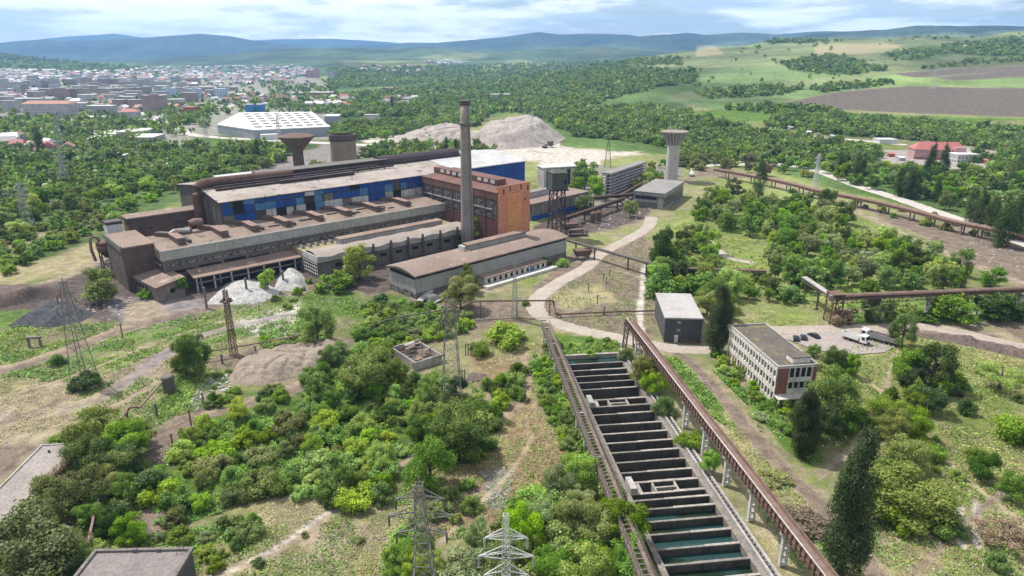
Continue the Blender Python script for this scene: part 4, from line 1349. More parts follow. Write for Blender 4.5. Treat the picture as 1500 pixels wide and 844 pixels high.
for x in (-0.9, AL + 0.7):
    for j in range(n + 1):
        u = j / n
        mb.v.append((x, -0.9 + (AW + 1.8) * u, 9.9 + 1.5 * math.sin(PI * u)))
    for j in range(n + 1):
        u = j / n
        mb.v.append((x, -0.9 + (AW + 1.8) * u, 9.4 + 1.3 * math.sin(PI * u)))
k = 2 * (n + 1)
for j in range(n):
    mb.f += [(j, k + j, k + j + 1, j + 1), (n + 1 + j, n + 2 + j, k + n + 2 + j, k + n + 1 + j), (j, j + 1, n + 2 + j, n + 1 + j), (k + j + 1, k + j, k + n + 1 + j, k + n + 2 + j)]
    mb.m += [0] * 4
mb.f += [(0, n + 1, k + n + 1, k), (n, k + n, k + 2 * n + 1, 2 * n + 1)]
mb.m += [0, 0]
mb.build('roof', M['roof_plum'], t)
mb = MB()
for x in (0.0, AL - 0.3):
    k = len(mb.v)
    for j in range(n + 1):
        u = j / n
        mb.v.append((x, AW * u, 9.3 + 1.45 * math.sin(PI * u)))
    mb.v += [(x, AW, 9.3), (x, 0, 9.3)]
    mb.f.append(tuple(range(k, k + n + 3)))
    mb.m.append(0)
mb.build('gable', M['soot_brown'], t)
w0 = MB().box(0, 5.2, -0.03, 0.25, 0, 1.0).build('window_band', M['opening'], t, loc=(1.5, 0, 8.45))
for kk in range(1, 12):
    dup(w0, 'window_band', t, (1.5 + kk * (AL - 3) / 12, 0, 8.45))
MB().box(-0.02, 0.25, 1, AW - 1, 0, 1.2).build('window_band', M['opening'], t, loc=(0, 0, 8.1))
MB().box(AL * 0.4, AL * 0.8, AW * 0.52, AW * 0.52 + 3.4, 11.0, 13.3).build('roof_monitor', M['concrete'], t)
MB().box(AL * 0.395, AL * 0.805, AW * 0.52 - 0.4, AW * 0.52 + 3.8, 13.3, 13.7).build('monitor_roof', M['roof_brown'], t)
MB().box(AL * 0.37, AL * 0.385, AW * 0.52, AW * 0.52 + 3.4, 11.0, 13.4).build('roof_vent', M['concrete_pale'], t)
# low flat annex along its road side
t2 = thing('side_annex', 'low flat roofed white walled annex against the long panelled shed', 'annex', A0 + (A1 - A0) * 0.36 - AN * 5.2, arz)
l2 = AL * 0.42
MB().box(0, l2, 0, 5.0, 0, 3.0).build('wall', M['plaster_white'], t2)
MB().box(-0.4, l2 + 0.4, -0.5, 5.0, 3.0, 3.45).build('roof', M['roof_brown'], t2)
w0 = MB().box(0, 1.3, -0.06, 0.2, 0, 1.6).build('window', M['opening'], t2, loc=(1.5, 0, 0.9))
for kk in range(1, 11):
    dup(w0, 'window', t2, (1.5 + kk * (l2 - 2.5) / 10.5, 0, 0.9))
MB().box(0, 2.6, -0.07, 0.2, 0, 2.5).build('blue_door', M['blue_pale'], t2, loc=(l2 * 0.72, -0.02, 0))
t2 = thing('loading_ramp', 'low crumbling white loading ramp in front of the side annex', 'ramp', A0 + (A1 - A0) * 0.33 - AN * 9.5, arz)
MB().box(0, l2 * 1.15, 0, 1.2, 0, 1.1).build('ramp_wall', M['plaster_white'], t2)
MB().box(0, l2 * 1.15, 1.2, 3.4, 0, 0.9).build('ramp_top', M['concrete'], t2)
# collapsed porch at the near corner
t2 = thing('fallen_porch', 'collapsed concrete porch slabs at the near corner of the panelled shed', 'ruin', A0 - AN * 4 + (A1 - A0).normalized() * 1.0, arz)
for kk, (p, q, w) in enumerate((((-4, 0, 0.3), (6, 3.8, 2.6), 2.6), ((0, -2, 0.3), (8, -0.5, 1.6), 2.0), ((-5, 2.5, 2.4), (-1.5, -2.5, 0.2), 0.5), ((2, -3, 0.2), (7, -3.5, 1.2), 1.6))):
    MB().bar(p, q, w, 0.28).build('slab', M['concrete'], t2)
MB().box(1, 5, -1.5, 1.5, 0, 2.1).build('wall', M['concrete_pale'], t2)
# ================================================================== SETTLING BASINS
bo = P(826, 524)
bu = (b_l1 - bo)          # along, towards the camera
bl = bu.length
bu = bu.normalized()
bv = Vector((-bu.y, bu.x, 0))   # across, to the right hand side of the row seen from the camera
brz = math.atan2(bu.y, bu.x)
bw0 = (b_r0 - bo).dot(bv)
bw1 = (b_r1 - bo).dot(bv)
if bw0 < 0:
    bv, bw0, bw1 = -bv, -bw0, -bw1
BW = (bw0 + bw1) / 2


def bpt(s, c, z=0.0):
    return bo + bu * s + bv * c + Vector((0, 0, z))


def s_for_py(py, c, z):
    lo, hi = -5.0, bl + 10
    for _ in range(40):
        m_ = (lo + hi) / 2
        w = bpt(m_, c, z)
        if float(proj(w.x, w.y, w.z)[1]) < py:
            lo = m_
        else:
            hi = m_
    return (lo + hi) / 2


TOP = 0.7
t = thing('settling_basins', 'long row of concrete settling basins with cross walls and dark green water', 'basin', (0, 0, 0))
mb = MB()


def bslab(mb, s0, s1, c0, c1, z0, z1):
    mb.hexa([bpt(s0, c0, z0), bpt(s1, c0, z0), bpt(s1, c1, z0), bpt(s0, c1, z0)][::-1], [bpt(s0, c0, z1), bpt(s1, c0, z1), bpt(s1, c1, z1), bpt(s0, c1, z1)][::-1])
    return mb


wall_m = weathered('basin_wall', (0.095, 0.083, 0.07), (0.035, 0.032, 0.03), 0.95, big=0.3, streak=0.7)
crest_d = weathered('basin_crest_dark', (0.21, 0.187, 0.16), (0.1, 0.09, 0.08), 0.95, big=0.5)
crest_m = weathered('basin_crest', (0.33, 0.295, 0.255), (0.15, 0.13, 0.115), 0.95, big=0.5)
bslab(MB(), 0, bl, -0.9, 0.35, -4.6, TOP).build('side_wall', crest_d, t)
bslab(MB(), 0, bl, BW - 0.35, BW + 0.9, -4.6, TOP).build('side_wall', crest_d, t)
bslab(MB(), -0.7, 0.3, -0.9, BW + 0.9, -4.6, TOP + 0.02).build('end_wall', crest_m, t)
bslab(MB(), 0, bl, 0.35, BW - 0.35, -4.7, -4.4).build('floor', wall_m, t)
crest_py = [534, 543.5, 552, 561, 571, 587, 597, 608, 623, 636, 649.5, 663.5, 678, 693, 708, 724, 733.5, 747, 765, 783.5, 805, 828, 852, 880]
ss = []
for i, py in enumerate(crest_py):
    s = s_for_py(py, 3.0, TOP)
    ss.append(s)
    thick = 0.55 if py in (587, 597, 708, 724) else 0.42
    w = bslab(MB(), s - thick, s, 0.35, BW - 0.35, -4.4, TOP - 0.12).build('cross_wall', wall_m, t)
    rr_ = random.Random(i)
    cut = rr_.uniform(0.3, 0.6) * BW
    mb = MB()
    bslab(mb, s - thick - 0.03, s + 0.02, 0.35, cut, TOP - 0.119, TOP + rr_.uniform(-0.02, 0.06))
    bslab(mb, s - thick - 0.1, s + 0.06, cut + 0.02, BW - 0.35, TOP - 0.119, TOP + rr_.uniform(0.0, 0.12))
    mb.m[6:] = [1] * (len(mb.m) - 6) if i % 3 else mb.m[6:]
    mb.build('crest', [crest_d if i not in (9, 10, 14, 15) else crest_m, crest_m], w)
water_m, nt, out = new_mat('basin_water')
b = N(nt, 'ShaderNodeBsdfPrincipled', Roughness=0.08)
b.inputs['Base Color'].default_value = (0.018, 0.045, 0.042, 1)
b.inputs['Specular IOR Level'].default_value = 0.3
cw = mixc(nt, maprange(nt, noise(nt, obj_coords(nt), 0.09, 3, 0.5), 0.48, 0.58), (0.022, 0.052, 0.05), (0.014, 0.024, 0.012))
nt.links.new(cw, b.inputs['Base Color'])
bp = N(nt, 'ShaderNodeBump', Strength=0.04, Distance=0.2)
nt.links.new(noise(nt, obj_coords(nt), 1.5, 2, 0.5), bp.inputs['Height'])
nt.links.new(bp.outputs[0], b.inputs['Normal'])
nt.links.new(b.outputs[0], out.inputs[0])
edges = [0.3] + ss + [bl]
for i in range(len(edges) - 1):
    py = 524 if i == 0 else crest_py[i - 1]
    zz = -0.7 if (py < 566 or py > 724) else (-2.9 if py < 660 else -2.0)
    zz -= 0.35 * ((i * 37) % 5) / 5
    w = MB()
    w.v = [bpt(edges[i], 0.36, zz), bpt(edges[i + 1] - 0.45, 0.36, zz), bpt(edges[i + 1] - 0.45, BW - 0.36, zz), bpt(edges[i], BW - 0.36, zz)]
    w.f, w.m = [(0, 1, 2, 3)], [0]
    o = w.build('water', water_m)
    tag(o, kind='structure')
for (pa, pb) in ((587, 597), (708, 724)):
    s0, s1 = s_for_py(pa, 3, TOP), s_for_py(pb, 3, TOP)
    bslab(MB(), s0, s1 - 0.5, 0.4, 3.2, -4, TOP - 0.05).build('valve_platform', crest_m, t)
    for c in (6.0, 11.0):
        bslab(MB(), s0, s1 - 0.5, c, c + 0.4, -4, TOP - 0.03).build('divider', crest_m, t)
    bslab(MB(), (s0 + s1) / 2 - 0.3, (s0 + s1) / 2 + 0.1, 6.4, 11, -4, TOP - 0.04).build('divider', crest_m, t)
    bslab(MB(), s0 - 0.3, s1 + 0.2, 0.2, 1.5, TOP, TOP + 1.7).build('gate_block', M['concrete'], t)
# right hand crane rail with sleepers
t = thing('crane_track', 'low double concrete crane track along the edge of the basins', 'rail track', (0, 0, 0))
bslab(MB(), -2, bl, BW + 1.1, BW + 1.6, 0, 1.2).build('rail_beam', M['concrete'], t)
bslab(MB(), -2, bl, BW + 2.5, BW + 3.0, 0, 1.0).build('rail_beam', M['concrete'], t)
mb = MB()
for k in range(int(bl / 1.2)):
    bslab(mb, k * 1.2, k * 1.2 + 0.25, BW + 1.6, BW + 2.5, 0.4, 0.75)
tag(mb.build('sleeper', M['concrete_dark'], t), kind='stuff')


# ================================================================== TRESTLES
def lattice_beam(mb, p, q, h, n, w=0.14):
    p, q = Vector(p), Vector(q)
    for i in range(n):
        a, b_ = p.lerp(q, i / n), p.lerp(q, (i + 1) / n)
        up = Vector((0, 0, h))
        mb.bar(a, a + up, w)
        if i % 2:
            mb.bar(a, b_ + up, w)
        else:
            mb.bar(a + up, b_, w)


def trestle(name, label, cat, p, q, w, h, deck_m, leg_m, legs, rail=True, girder=1.3, group=None, leg_style='column', open_deck=False):
    """elevated deck from p to q (ground points), legs at the given distances"""
    p, q = Vector(p), Vector(q)
    L_ = (q - p).length
    rz_ = math.atan2((q - p).y, (q - p).x)
    t_ = thing(name, label, cat, p, rz_, group)
    if open_deck:
        for y0, y1 in ((-w / 2, -w / 2 + 0.75), (w / 2 - 0.75, w / 2)):
            MB().box(0, L_, y0, y1, h - 0.25, h).build('deck', deck_m, t_)
        m_ = MB()
        for k in range(int(L_ / 1.3)):
            m_.box(k * 1.3, k * 1.3 + 0.3, -w / 2 + 0.751, w / 2 - 0.751, h - 0.28, h - 0.04)
        tag(m_.build('cross_tie', leg_m, t_), kind='stuff')
    else:
        MB().box(0, L_, -w / 2, w / 2, h - 0.3, h).build('deck', deck_m, t_)
    for y in (-w / 2 - 0.1, w / 2 - 0.1):
        g_ = MB()
        g_.box(0, L_, y, y + 0.2, h - 0.3 - 0.18, h - 0.301).box(0, L_, y, y + 0.2, h - girder - 0.2, h - girder)
        lattice_beam(g_, (0, y + 0.1, h - girder), (L_, y + 0.1, h - girder), girder - 0.35, max(4, int(L_ / 1.7)))
        g_.build('girder', leg_m, t_)
    if rail:
        for y in (-w / 2 + 0.05, w / 2 - 0.05):
            g_ = MB()
            for z in (0.55, 1.05):
                g_.bar((0, y, h + z), (L_, y, h + z), 0.07)
            for k in range(int(L_ / 1.6) + 1):
                g_.bar((k * 1.6, y, h), (k * 1.6, y, h + 1.05), 0.07)
            g_.build('railing', leg_m, t_)
    for d_ in legs:
        if leg_style == 'column':
            m_ = MB()
            m_.box(d_ - 0.35, d_ + 0.35, -0.75, -0.35, 0, h - girder - 0.2).box(d_ - 0.35, d_ + 0.35, 0.35, 0.75, 0, h - girder - 0.2)
            for k in range(int(h / 1.6)):
                m_.box(d_ - 0.25, d_ + 0.25, -0.35, 0.35, 0.5 + 1.5 * k, 0.9 + 1.5 * k)
            m_.box(d_ - 0.45, d_ + 0.45, -w / 2 - 0.1, w / 2 + 0.1, h - girder - 0.6, h - girder - 0.201)
            m_.build('column', M['concrete_pale'], t_)
        elif leg_style == 'post':
            MB().box(d_ - 0.25, d_ + 0.25, -w / 2 + 0.1, w / 2 - 0.1, 0, 0.5).box(d_ - 0.2, d_ + 0.2, -0.3, 0.3, 0.4, h - girder).box(d_ - 0.2, d_ + 0.2, -w / 2, w / 2, h - girder - 0.45, h - girder).build('post', leg_m, t_)
        else:
            m_ = MB()
            for x in (-1.1, 1.1):
                for y in (-w / 2, w / 2):
                    m_.bar((d_ + x, y, 0), (d_ + x * 0.8, y * 0.9, h - girder - 0.1), 0.28)
            n_ = int(h / 2.2)
            for k in range(n_):
                z0, z1 = k * (h - girder) / n_, (k + 1) * (h - girder) / n_
                for y in (-w / 2, w / 2):
                    m_.bar((d_ - 1.1, y, z0), (d_ + 1.0, y * 0.95, z1), 0.14).bar((d_ + 1.1, y, z0), (d_ - 1.0, y * 0.95, z1), 0.14)
                for x in (-1.0, 1.0):
                    m_.bar((d_ + x, -w / 2, z0), (d_ + x, w / 2, z1), 0.14).bar((d_ + x, -w / 2, z1), (d_ + x, w / 2, z1), 0.14)
            m_.build('lattice_leg', leg_m, t_)
    return t_


def along(p, q, pix, z=0.0):
    p, q = Vector(p), Vector(q)
    d = (q - p)
    return [(P(*x) - p).dot(d) / d.length for x in pix]


# left: rusted brown runway beside the basins
p = P(799, 473, 7.0); p.z = 0
q = P(948, 844, 7.0); q.z = 0
q = q + (q - p).normalized() * 10
t = trestle('runway_trestle', 'dark brown elevated runway on thin concrete posts beside the thicket edge of the basins', 'trestle', p, q, 2.6, 7.0, weathered('runway_deck', (0.17, 0.125, 0.1), (0.09, 0.07, 0.055), 0.9, big=0.3), M['steel_dark'], along(p, q, [(799, 502), (809, 528), (820, 549), (831, 581), (846, 633), (862, 664), (880, 698), (915, 770)]), rail=True, open_deck=True)
# right: reddish conveyor bridge on white columns
p = P(922, 470, 9.0); p.z = 0
q = P(1206, 836, 9.0); q.z = 0
q = q + (q - p).normalized() * 12
legs = along(p, q, [(931, 527), (950, 543), (992, 628), (1017, 668), (1049, 713), (1084, 765), (1128, 831)])
t = trestle('conveyor_bridge', 'reddish brown conveyor bridge on white concrete columns at the track side of the basins', 'trestle', p, q, 2.3, 9.0, weathered('bridge_deck', (0.19, 0.135, 0.112), (0.12, 0.082, 0.068), 0.9, big=0.3), M['rust'], legs, rail=False, girder=1.2)
Lq = (q - p).length
for y, nm in ((-1.12, 'parapet'), (1.02, 'parapet')):
    MB().box(0, Lq, y, y + 0.1, 9.0, 9.95).build(nm, M['rust'] if y < 0 else M['rust_pale'], t)
MB().box(0, Lq, -1.17, -0.97, 9.95, 10.05).build('handrail', M['concrete_pale'], t)
mb = MB()
for k in range(int(Lq / 1.5)):
    mb.box(k * 1.5, k * 1.5 + 0.25, -1.35, -1.12, 7.8, 9.9)
tag(mb.build('side_rib', M['red_wall'], t), kind='stuff')
m_ = MB()
for x in (0.0, 3.4):
    for y in (-1.2, 1.2):
        m_.bar((x, y * 1.5, 0), (x, y, 8), 0.4)
for z in (0, 2.6, 5.2):
    for y in (-1.5, 1.5):
        m_.bar((0, y, z), (3.4, y, z + 2.6), 0.2).bar((3.4, y, z), (0, y, z + 2.6), 0.2)
m_.build('end_tower', M['steel_dark'], t)

# conveyor crossing the road from the panelled shed
p = P(832, 351, 6.0); p.z = 0
q = P(964, 388, 6.0); q.z = 0
trestle('pipe_bridge', 'thin dark pipe bridge crossing the curving road beside the panelled shed', 'pipe bridge', p, q, 1.5, 6.0, M['steel_dark'], M['steel_dark'], along(p, q, [(845, 372), (880, 378), (910, 398), (940, 405)]), rail=False, girder=0.7, leg_style='post')
p = P(968, 391, 4.5); p.z = 0
q = P(1122, 396, 4.5); q.z = 0
trestle('pipe_bridge', 'straight brown pipe bridge running into the woods behind the tall dark block', 'pipe bridge', p, q, 2.2, 4.5, M['rust'], M['steel_dark'], along(p, q, [(985, 410), (1010, 412), (1040, 414), (1075, 414)]), rail=False, girder=0.9, leg_style='post')
# right trestles meeting at a lattice tower
p = P(1178, 405, 9.0); p.z = 0
q = P(1226, 437, 9.0); q.z = 0
trestle('sloping_conveyor', 'short sloping pale conveyor arm joining the lattice tower among the shrubs', 'conveyor', p, q, 2.0, 9.0, M['concrete'], M['steel_dark'], [2, (q - p).length * 0.5], rail=False, leg_style='post')
p = P(1224, 436, 9.0); p.z = 0
q = P(1560, 422, 9.0); q.z = 0
t = trestle('pipe_trestle', 'long dark brown pipe trestle on thick columns crossing the meadow above the parking yard', 'trestle', p, q, 3.4, 9.0, M['rust'], M['rust'], along(p, q, [(1272, 462), (1350, 462), (1420, 458), (1480, 455)]), rail=False, girder=1.5)
for y in (-1.0, 0.2, 1.1):
    MB().tube([(0, y, 9.5), ((q - p).length, y, 9.5)], 0.45, 8).build('pipe', M['rust'] if y < 0 else M['rust_pale'], t)
m_ = MB()
for x in (-2, 2):
    for y in (-2, 2):
        m_.bar((x, y, 0), (x, y, 10.5), 0.35)
for z in (0, 3.4, 6.8):
    for y in (-2, 2):
        m_.bar((-2, y, z), (2, y, z + 3.4), 0.18).bar((2, y, z), (-2, y, z + 3.4), 0.18)
        m_.bar((y, -2, z), (y, 2, z + 3.4), 0.18).bar((y, 2, z), (y, -2, z + 3.4), 0.18)
m_.box(-2.3, 2.3, -2.3, 2.3, 10.4, 10.8)
m_.build('junction_tower', M['rust'], t)
# far pipe rack along the pale road
rack_pts = [(1048, 248), (1120, 261), (1166, 271), (1201, 280), (1281, 295.5), (1354, 313), (1400, 325.5), (1452, 336), (1530, 358)]
rw = []
for x, y in rack_pts:
    v = P(x, y, 5.5)
    rw.append((v.x, v.y))
t = thing('pipe_rack', 'long curving rack of rusty pipes on posts beside the pale road', 'pipe rack', (0, 0, 0))
rl = smooth_line(rw, 4)
for off, r_, z, m_ in ((-1.6, 0.5, 5.7, 'rust'), (-0.5, 0.55, 5.8, 'rust_pale'), (0.7, 0.45, 5.7, 'rust'), (1.6, 0.5, 5.9, 'rust_pale'), (0.0, 0.35, 4.6, 'steel_dark')):
    pts = []
    for i, c in enumerate(rl):
        d = rl[min(i + 1, len(rl) - 1)] - rl[max(i - 1, 0)]
        d = d / (np.hypot(*d) + 1e-9)
        pts.append((c[0] - d[1] * off, c[1] + d[0] * off, z))
    MB().tube(pts, r_, 8).build('pipe', M[m_], t)
mb = MB()
for i in range(len(rl) - 1):
    d = rl[i + 1] - rl[i]
    d = d / np.hypot(*d)
    nn = Vector((-d[1], d[0], 0))
    a, b_ = Vector((*rl[i], 4.9)), Vector((*rl[i + 1], 4.9))
    for s in (-2.2, 2.2):
        mb.bar(a + nn * s, b_ + nn * s, 0.3, 0.7)
mb.build('rack_beam', M['rust'], t)
for i in range(1, len(rl) - 1, 2):
    d = rl[i + 1] - rl[i]
    nn = Vector((-d[1], d[0], 0)).normalized()
    c = Vector((*rl[i], 0))
    m2 = MB()
    for s in (-1.6, 1.6):
        m2.bar(c + nn * s, c + nn * s + Vector((0, 0, 4.7)), 0.55)
    m2.bar(c + nn * -2.3 + Vector((0, 0, 4.6)), c + nn * 2.3 + Vector((0, 0, 4.6)), 0.5)
    m2.build('rack_post', M['concrete_dark'], t)

# ground pipelines on short posts
def pipeline(label, pix, z, r_, mat, post_pix=(), name='pipeline', pts3=None):
    pts = pts3 or [P(x, y, zz) for (x, y, zz) in [(p + (z,))[:3] for p in pix]]
    t_ = thing(name, label, 'pipe', (pts[0].x, pts[0].y, 0))
    o = Vector((pts[0].x, pts[0].y, 0))
    fine = []
    for a, b_ in zip(pts[:-1], pts[1:]):
        fine += [a.lerp(b_, 0.04), a.lerp(b_, 0.5), a.lerp(b_, 0.96)]
    MB().tube([f - o for f in [pts[0]] + fine + [pts[-1]]], r_, 8).build('pipe', mat, t_, smooth=True)
    for x, y, zz in post_pix:
        v = P(x, y) - o
        MB().box(v.x - 0.22, v.x + 0.22, v.y - 0.22, v.y + 0.22, 0, zz).box(v.x - 0.5, v.x + 0.5, v.y - 0.3, v.y + 0.3, zz - 0.25, zz).build('post', M['concrete_dark'], t_)
    return t_


pipeline('thin pale pipe on posts running from the garage past the twin dark trees', [(128, 800, 4), (166, 627, 4), (188, 600, 4), (190, 597, 5.2), (199, 596, 5.2), (203, 598, 4), (208, 593, 4), (261, 533, 4), (270, 522, 3), (300, 516, 3), (400, 499, 3), (455, 488, 3)], 4, 0.28, M['rust_pale'], [(189, 622, 4), (231, 613, 4.2), (326, 533, 3), (375, 520, 3), (410, 516, 3), (150, 740, 4)])
pipeline('dark pipe with a square loop hidden in the bright thicket below the panelled shed', [(554, 482, 0.3), (554, 474, 4), (562, 470, 4), (600, 462, 4), (640, 456, 4), (662, 449, 4)], 4, 0.28, M['steel_dark'], [(592, 478, 4), (630, 470, 4)])
pipeline('brown pipe portal raised over the road bend on posts', [(662, 452, 2.5), (676, 450, 3), (684, 447, 5.2), (688, 443, 6), (704, 441, 6), (757, 440.5, 6), (810, 440.5, 6), (811.5, 447, 2.5), (814, 461, 1.2), (850, 459, 1.2), (905, 456.5, 1.2), (972, 455, 1.2)], 6, 0.32, M['rust'], [(704, 466, 6), (757, 464, 6), (805, 463, 6), (884, 461, 1.5)])
t = pipeline('low black pipe lying along the ground beside the green strip over the basins', [(690, 470, 0.6), (760, 466, 0.6), (800, 470, 0.6)], 0.6, 0.2, M['steel_dark'])
# concrete stump and shaft by the pipe
q = P(249, 575)
t = tag(MB().lathe([(1.6, 0), (1.7, 5.0), (1.3, 5.3)], 10).build('pipe_stump', M['steel_dark'], loc=q), 'dark overgrown concrete drum standing under the thin pipe near the twin trees', 'drum')


# ================================================================== OFFICE, DARK BLOCK
O0, O1, O2 = P(1133, 591), P(1139.5, 536.5, 11.2), P(1070.7, 477, 11.2)
o0 = Vector((O1.x, O1.y, 0))
o1 = Vector((O2.x, O2.y, 0))
orz = math.atan2((o1 - o0).y, (o1 - o0).x)
ox = P(1200, 534.7, 11.2)
OL = (o1 - o0).length
OW = abs((Vector((ox.x, ox.y, 0)) - o0).dot(Vector((math.sin(orz), -math.cos(orz), 0))))
t = thing('office_block', 'three storey abandoned white office block with flat mossy roof and brick ends', 'office building', o0, orz)
# local x: along the window front, away from the camera; y negative: towards the right
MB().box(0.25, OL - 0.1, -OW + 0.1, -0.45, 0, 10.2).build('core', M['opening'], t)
grid = MB()
nb_ = 17
bay = OL / nb_
for z0, z1 in ((0.0, 1.1), (3.1, 4.5), (6.3, 7.7), (9.5, 11.0)):
    grid.box(0, OL, -0.3, 0, z0, z1)
for k in range(nb_ + 1):
    x = min(k * bay, OL - 0.35)
    grid.box(x, x + (0.62 if k % 2 else 0.4), -0.32, 0.06, 0, 11.02)
grid.build('front_frame', M['plaster_white'], t)
for f in range(3):
    for k in range(nb_):
        if f == 0 and k > 12:
            MB().box(0, bay * 0.85, -0.25, -0.05, 0, 2.0).build('brick_infill', M['brick_red'], t, loc=(k * bay + 0.4, 0, 1.1))
            continue
        w = MB().box(0, bay - 0.55, -0.42, -0.36, 0, 1.8).build('window', M[('glass_dark', 'glass_dark', 'opening', 'glass_dark', 'steel_grey')[(k * 13 + f * 7 + k * f) % 5]], t, loc=(k * bay + 0.5, 0, (1.1, 4.5, 7.7)[f]))
        if (k * 7 + f * 3) % 4 == 0:
            MB().box(0.1, bay * 0.4, -0.35, -0.31, 0.2, 1.6).build('sash', M['plaster_white'], w)
# end facing the camera
MB().box(-0.2, 0.25, -OW, -OW + 2.6 - 1.2, 2.8, 11).build('brick_pier', M['brick_red'], t)
MB().box(-0.2, 0.25, -3.4, -0.3, 2.8, 11).build('brick_pier', M['brick_red'], t)
en = MB()
en.box(-0.28, 0.2, -OW, 0.0, 10.5, 11.05).box(-0.28, 0.2, -OW + 1.4, -3.4, 6.3, 7.6).box(-0.28, 0.2, -OW + 1.4, -3.4, 2.9, 4.3).box(-0.3, 0.2, -OW, 0, 2.3, 2.9)
for k in range(5):
    y = -OW + 1.4 + k * (OW - 4.8) / 4
    en.box(-0.34, 0.2, y - 0.12, y + 0.12, 2.9, 10.5)
en.build('end_frame', M['plaster_white'], t)
for f, z in enumerate((4.3, 7.6)):
    for k in range(4):
        y = -OW + 1.4 + k * (OW - 4.8) / 4
        MB().box(0.0, 0.1, 0.2, (OW - 4.8) / 4 - 0.2, 0, 2.1 if f == 0 else 2.9).build('end_window', M['glass_dark'], t, loc=(0, y, z))
MB().box(-2.6, 0.2, -OW, 0, 2.3, 2.6).build('porch_roof', M['concrete_pale'], t)
for y in (-0.3, -OW + 0.3):
    MB().box(-2.5, -2.1, y - 0.2, y + 0.2, 0, 2.3).build('porch_post', M['plaster_white'], t)
MB().box(0.0, 0.3, -OW, 0, 0, 2.3).build('ground_wall', M['concrete_dark'], t)
MB().box(0.3, OL, -OW - 0.1, -OW + 0.3, 0, 11).build('back_wall', M['concrete'], t)
MB().box(OL - 0.2, OL + 0.15, -OW, 0.02, 0, 11.0).build('far_end_wall', M['slate_sheet'], t)
MB().box(-0.1, OL, -OW + 0.1, -0.1, 10.2, 11.0).build('roof', M['tar_roof'], t)
pa = MB()
pa.box(-0.45, OL + 0.3, -0.25, 0.18, 11.0, 11.35).box(-0.45, OL + 0.3, -OW - 0.2, -OW + 0.2, 11.0, 11.35).box(-0.45, -0.05, -OW + 0.201, -0.251, 11.0, 11.34).box(OL, OL + 0.3, -OW + 0.201, -0.251, 11.0, 11.34)
pa.build('parapet', M['concrete'], t)
MB().box(1.2, 4.6, -OW + 1.5, -OW + 6.4, 11.0, 12.6).build('roof_hatch_wall', M['plaster_white'], t)
MB().box(1.0, 4.8, -OW + 1.3, -OW + 6.6, 12.6, 12.85).build('roof_hatch_top', M['tar_roof'], t)

D0, D1_, D2_ = P(972, 501), P(1027, 506), P(979, 431.6, 8.4)
d0 = Vector((D0.x, D0.y, 0))
drz = math.atan2((D1_ - D0).y, (D1_ - D0).x) * 0.3
DW = (D1_ - D0).length
DL = 23.5
t = thing('dark_sheet_block', 'tall dark sheet clad block with light grey flat roof beside the poplar', 'factory building', d0, drz)
MB().box(0, DW, 0, DL, 0, 8.2).build('wall', M['slate_sheet'], t)
MB().box(-0.25, DW + 0.25, -0.25, DL + 0.25, 8.2, 8.7).build('roof', weathered('roof_pale', (0.35, 0.33, 0.32), (0.27, 0.25, 0.24), 0.9, big=0.15), t)
MB().box(DW * 0.28, DW * 0.38, -0.12, 0.1, 0, 2.6).build('door', M['plaster_white'], t)
for z in (3.9, 6.6):
    w = MB().box(0, 1.1, -0.09, 0.1, 0, 0.75).build('window', M['plaster_white'], t, loc=(DW * 0.33, 0, z))
    MB().box(0.15, 0.45, -0.13, 0.0, 0.1, 0.6).box(0.65, 0.95, -0.13, 0.0, 0.1, 0.6).build('pane', M['glass_dark'], w)
for k in range(5):
    MB().box(0, 0.9, -0.15, 0.1, 0, 0.8).build('base_vent', M['brick_red'], t, loc=(DW * 0.5 + k * 1.3, 0, 0.1))

# ---- ruined hut in the thicket
R0, R1, R2 = P(607, 544), P(648, 531), P(573, 522)
rrz = math.atan2((R1 - R0).y, (R1 - R0).x)
RL = (R1 - R0).length
RN = Vector((-math.sin(rrz), math.cos(rrz), 0))
RW = abs((R2 - R0).dot(RN))
t = thing('ruined_hut', 'ruined grey hut with fallen in roof among the bushes', 'ruin', R0, rrz)
rw_ = MB()
rw_.box(0, RL, 0, 0.35, 0, 2.7).box(0, RL, RW - 0.35, RW, 0, 3.1).box(0, 0.35, 0.36, RW - 0.36, 0, 3.0).box(RL - 0.35, RL, 0.36, RW - 0.36, 0, 2.6)
rw_.build('wall', M['concrete'], t)
MB().box(0.36, RL - 0.36, 0.36, RW - 0.36, 0.1, 1.4).build('inside_rubble', M['dark_earth'], t)
rr_ = random.Random(3)
for k in range(16):
    x, y = rr_.uniform(0, RL), rr_.uniform(0.2, RW)
    a = rr_.uniform(-0.4, 0.4)
    MB().bar((x - 1.8, y, 2.5 + rr_.uniform(-0.5, 0.6)), (x + 1.8, y + a * 3, 2.6 + rr_.uniform(-0.6, 0.7)), rr_.uniform(0.3, 1.5), 0.12).build('roof_slab', M[rr_.choice(['sooty', 'concrete', 'soot_brown', 'wood'])], t)

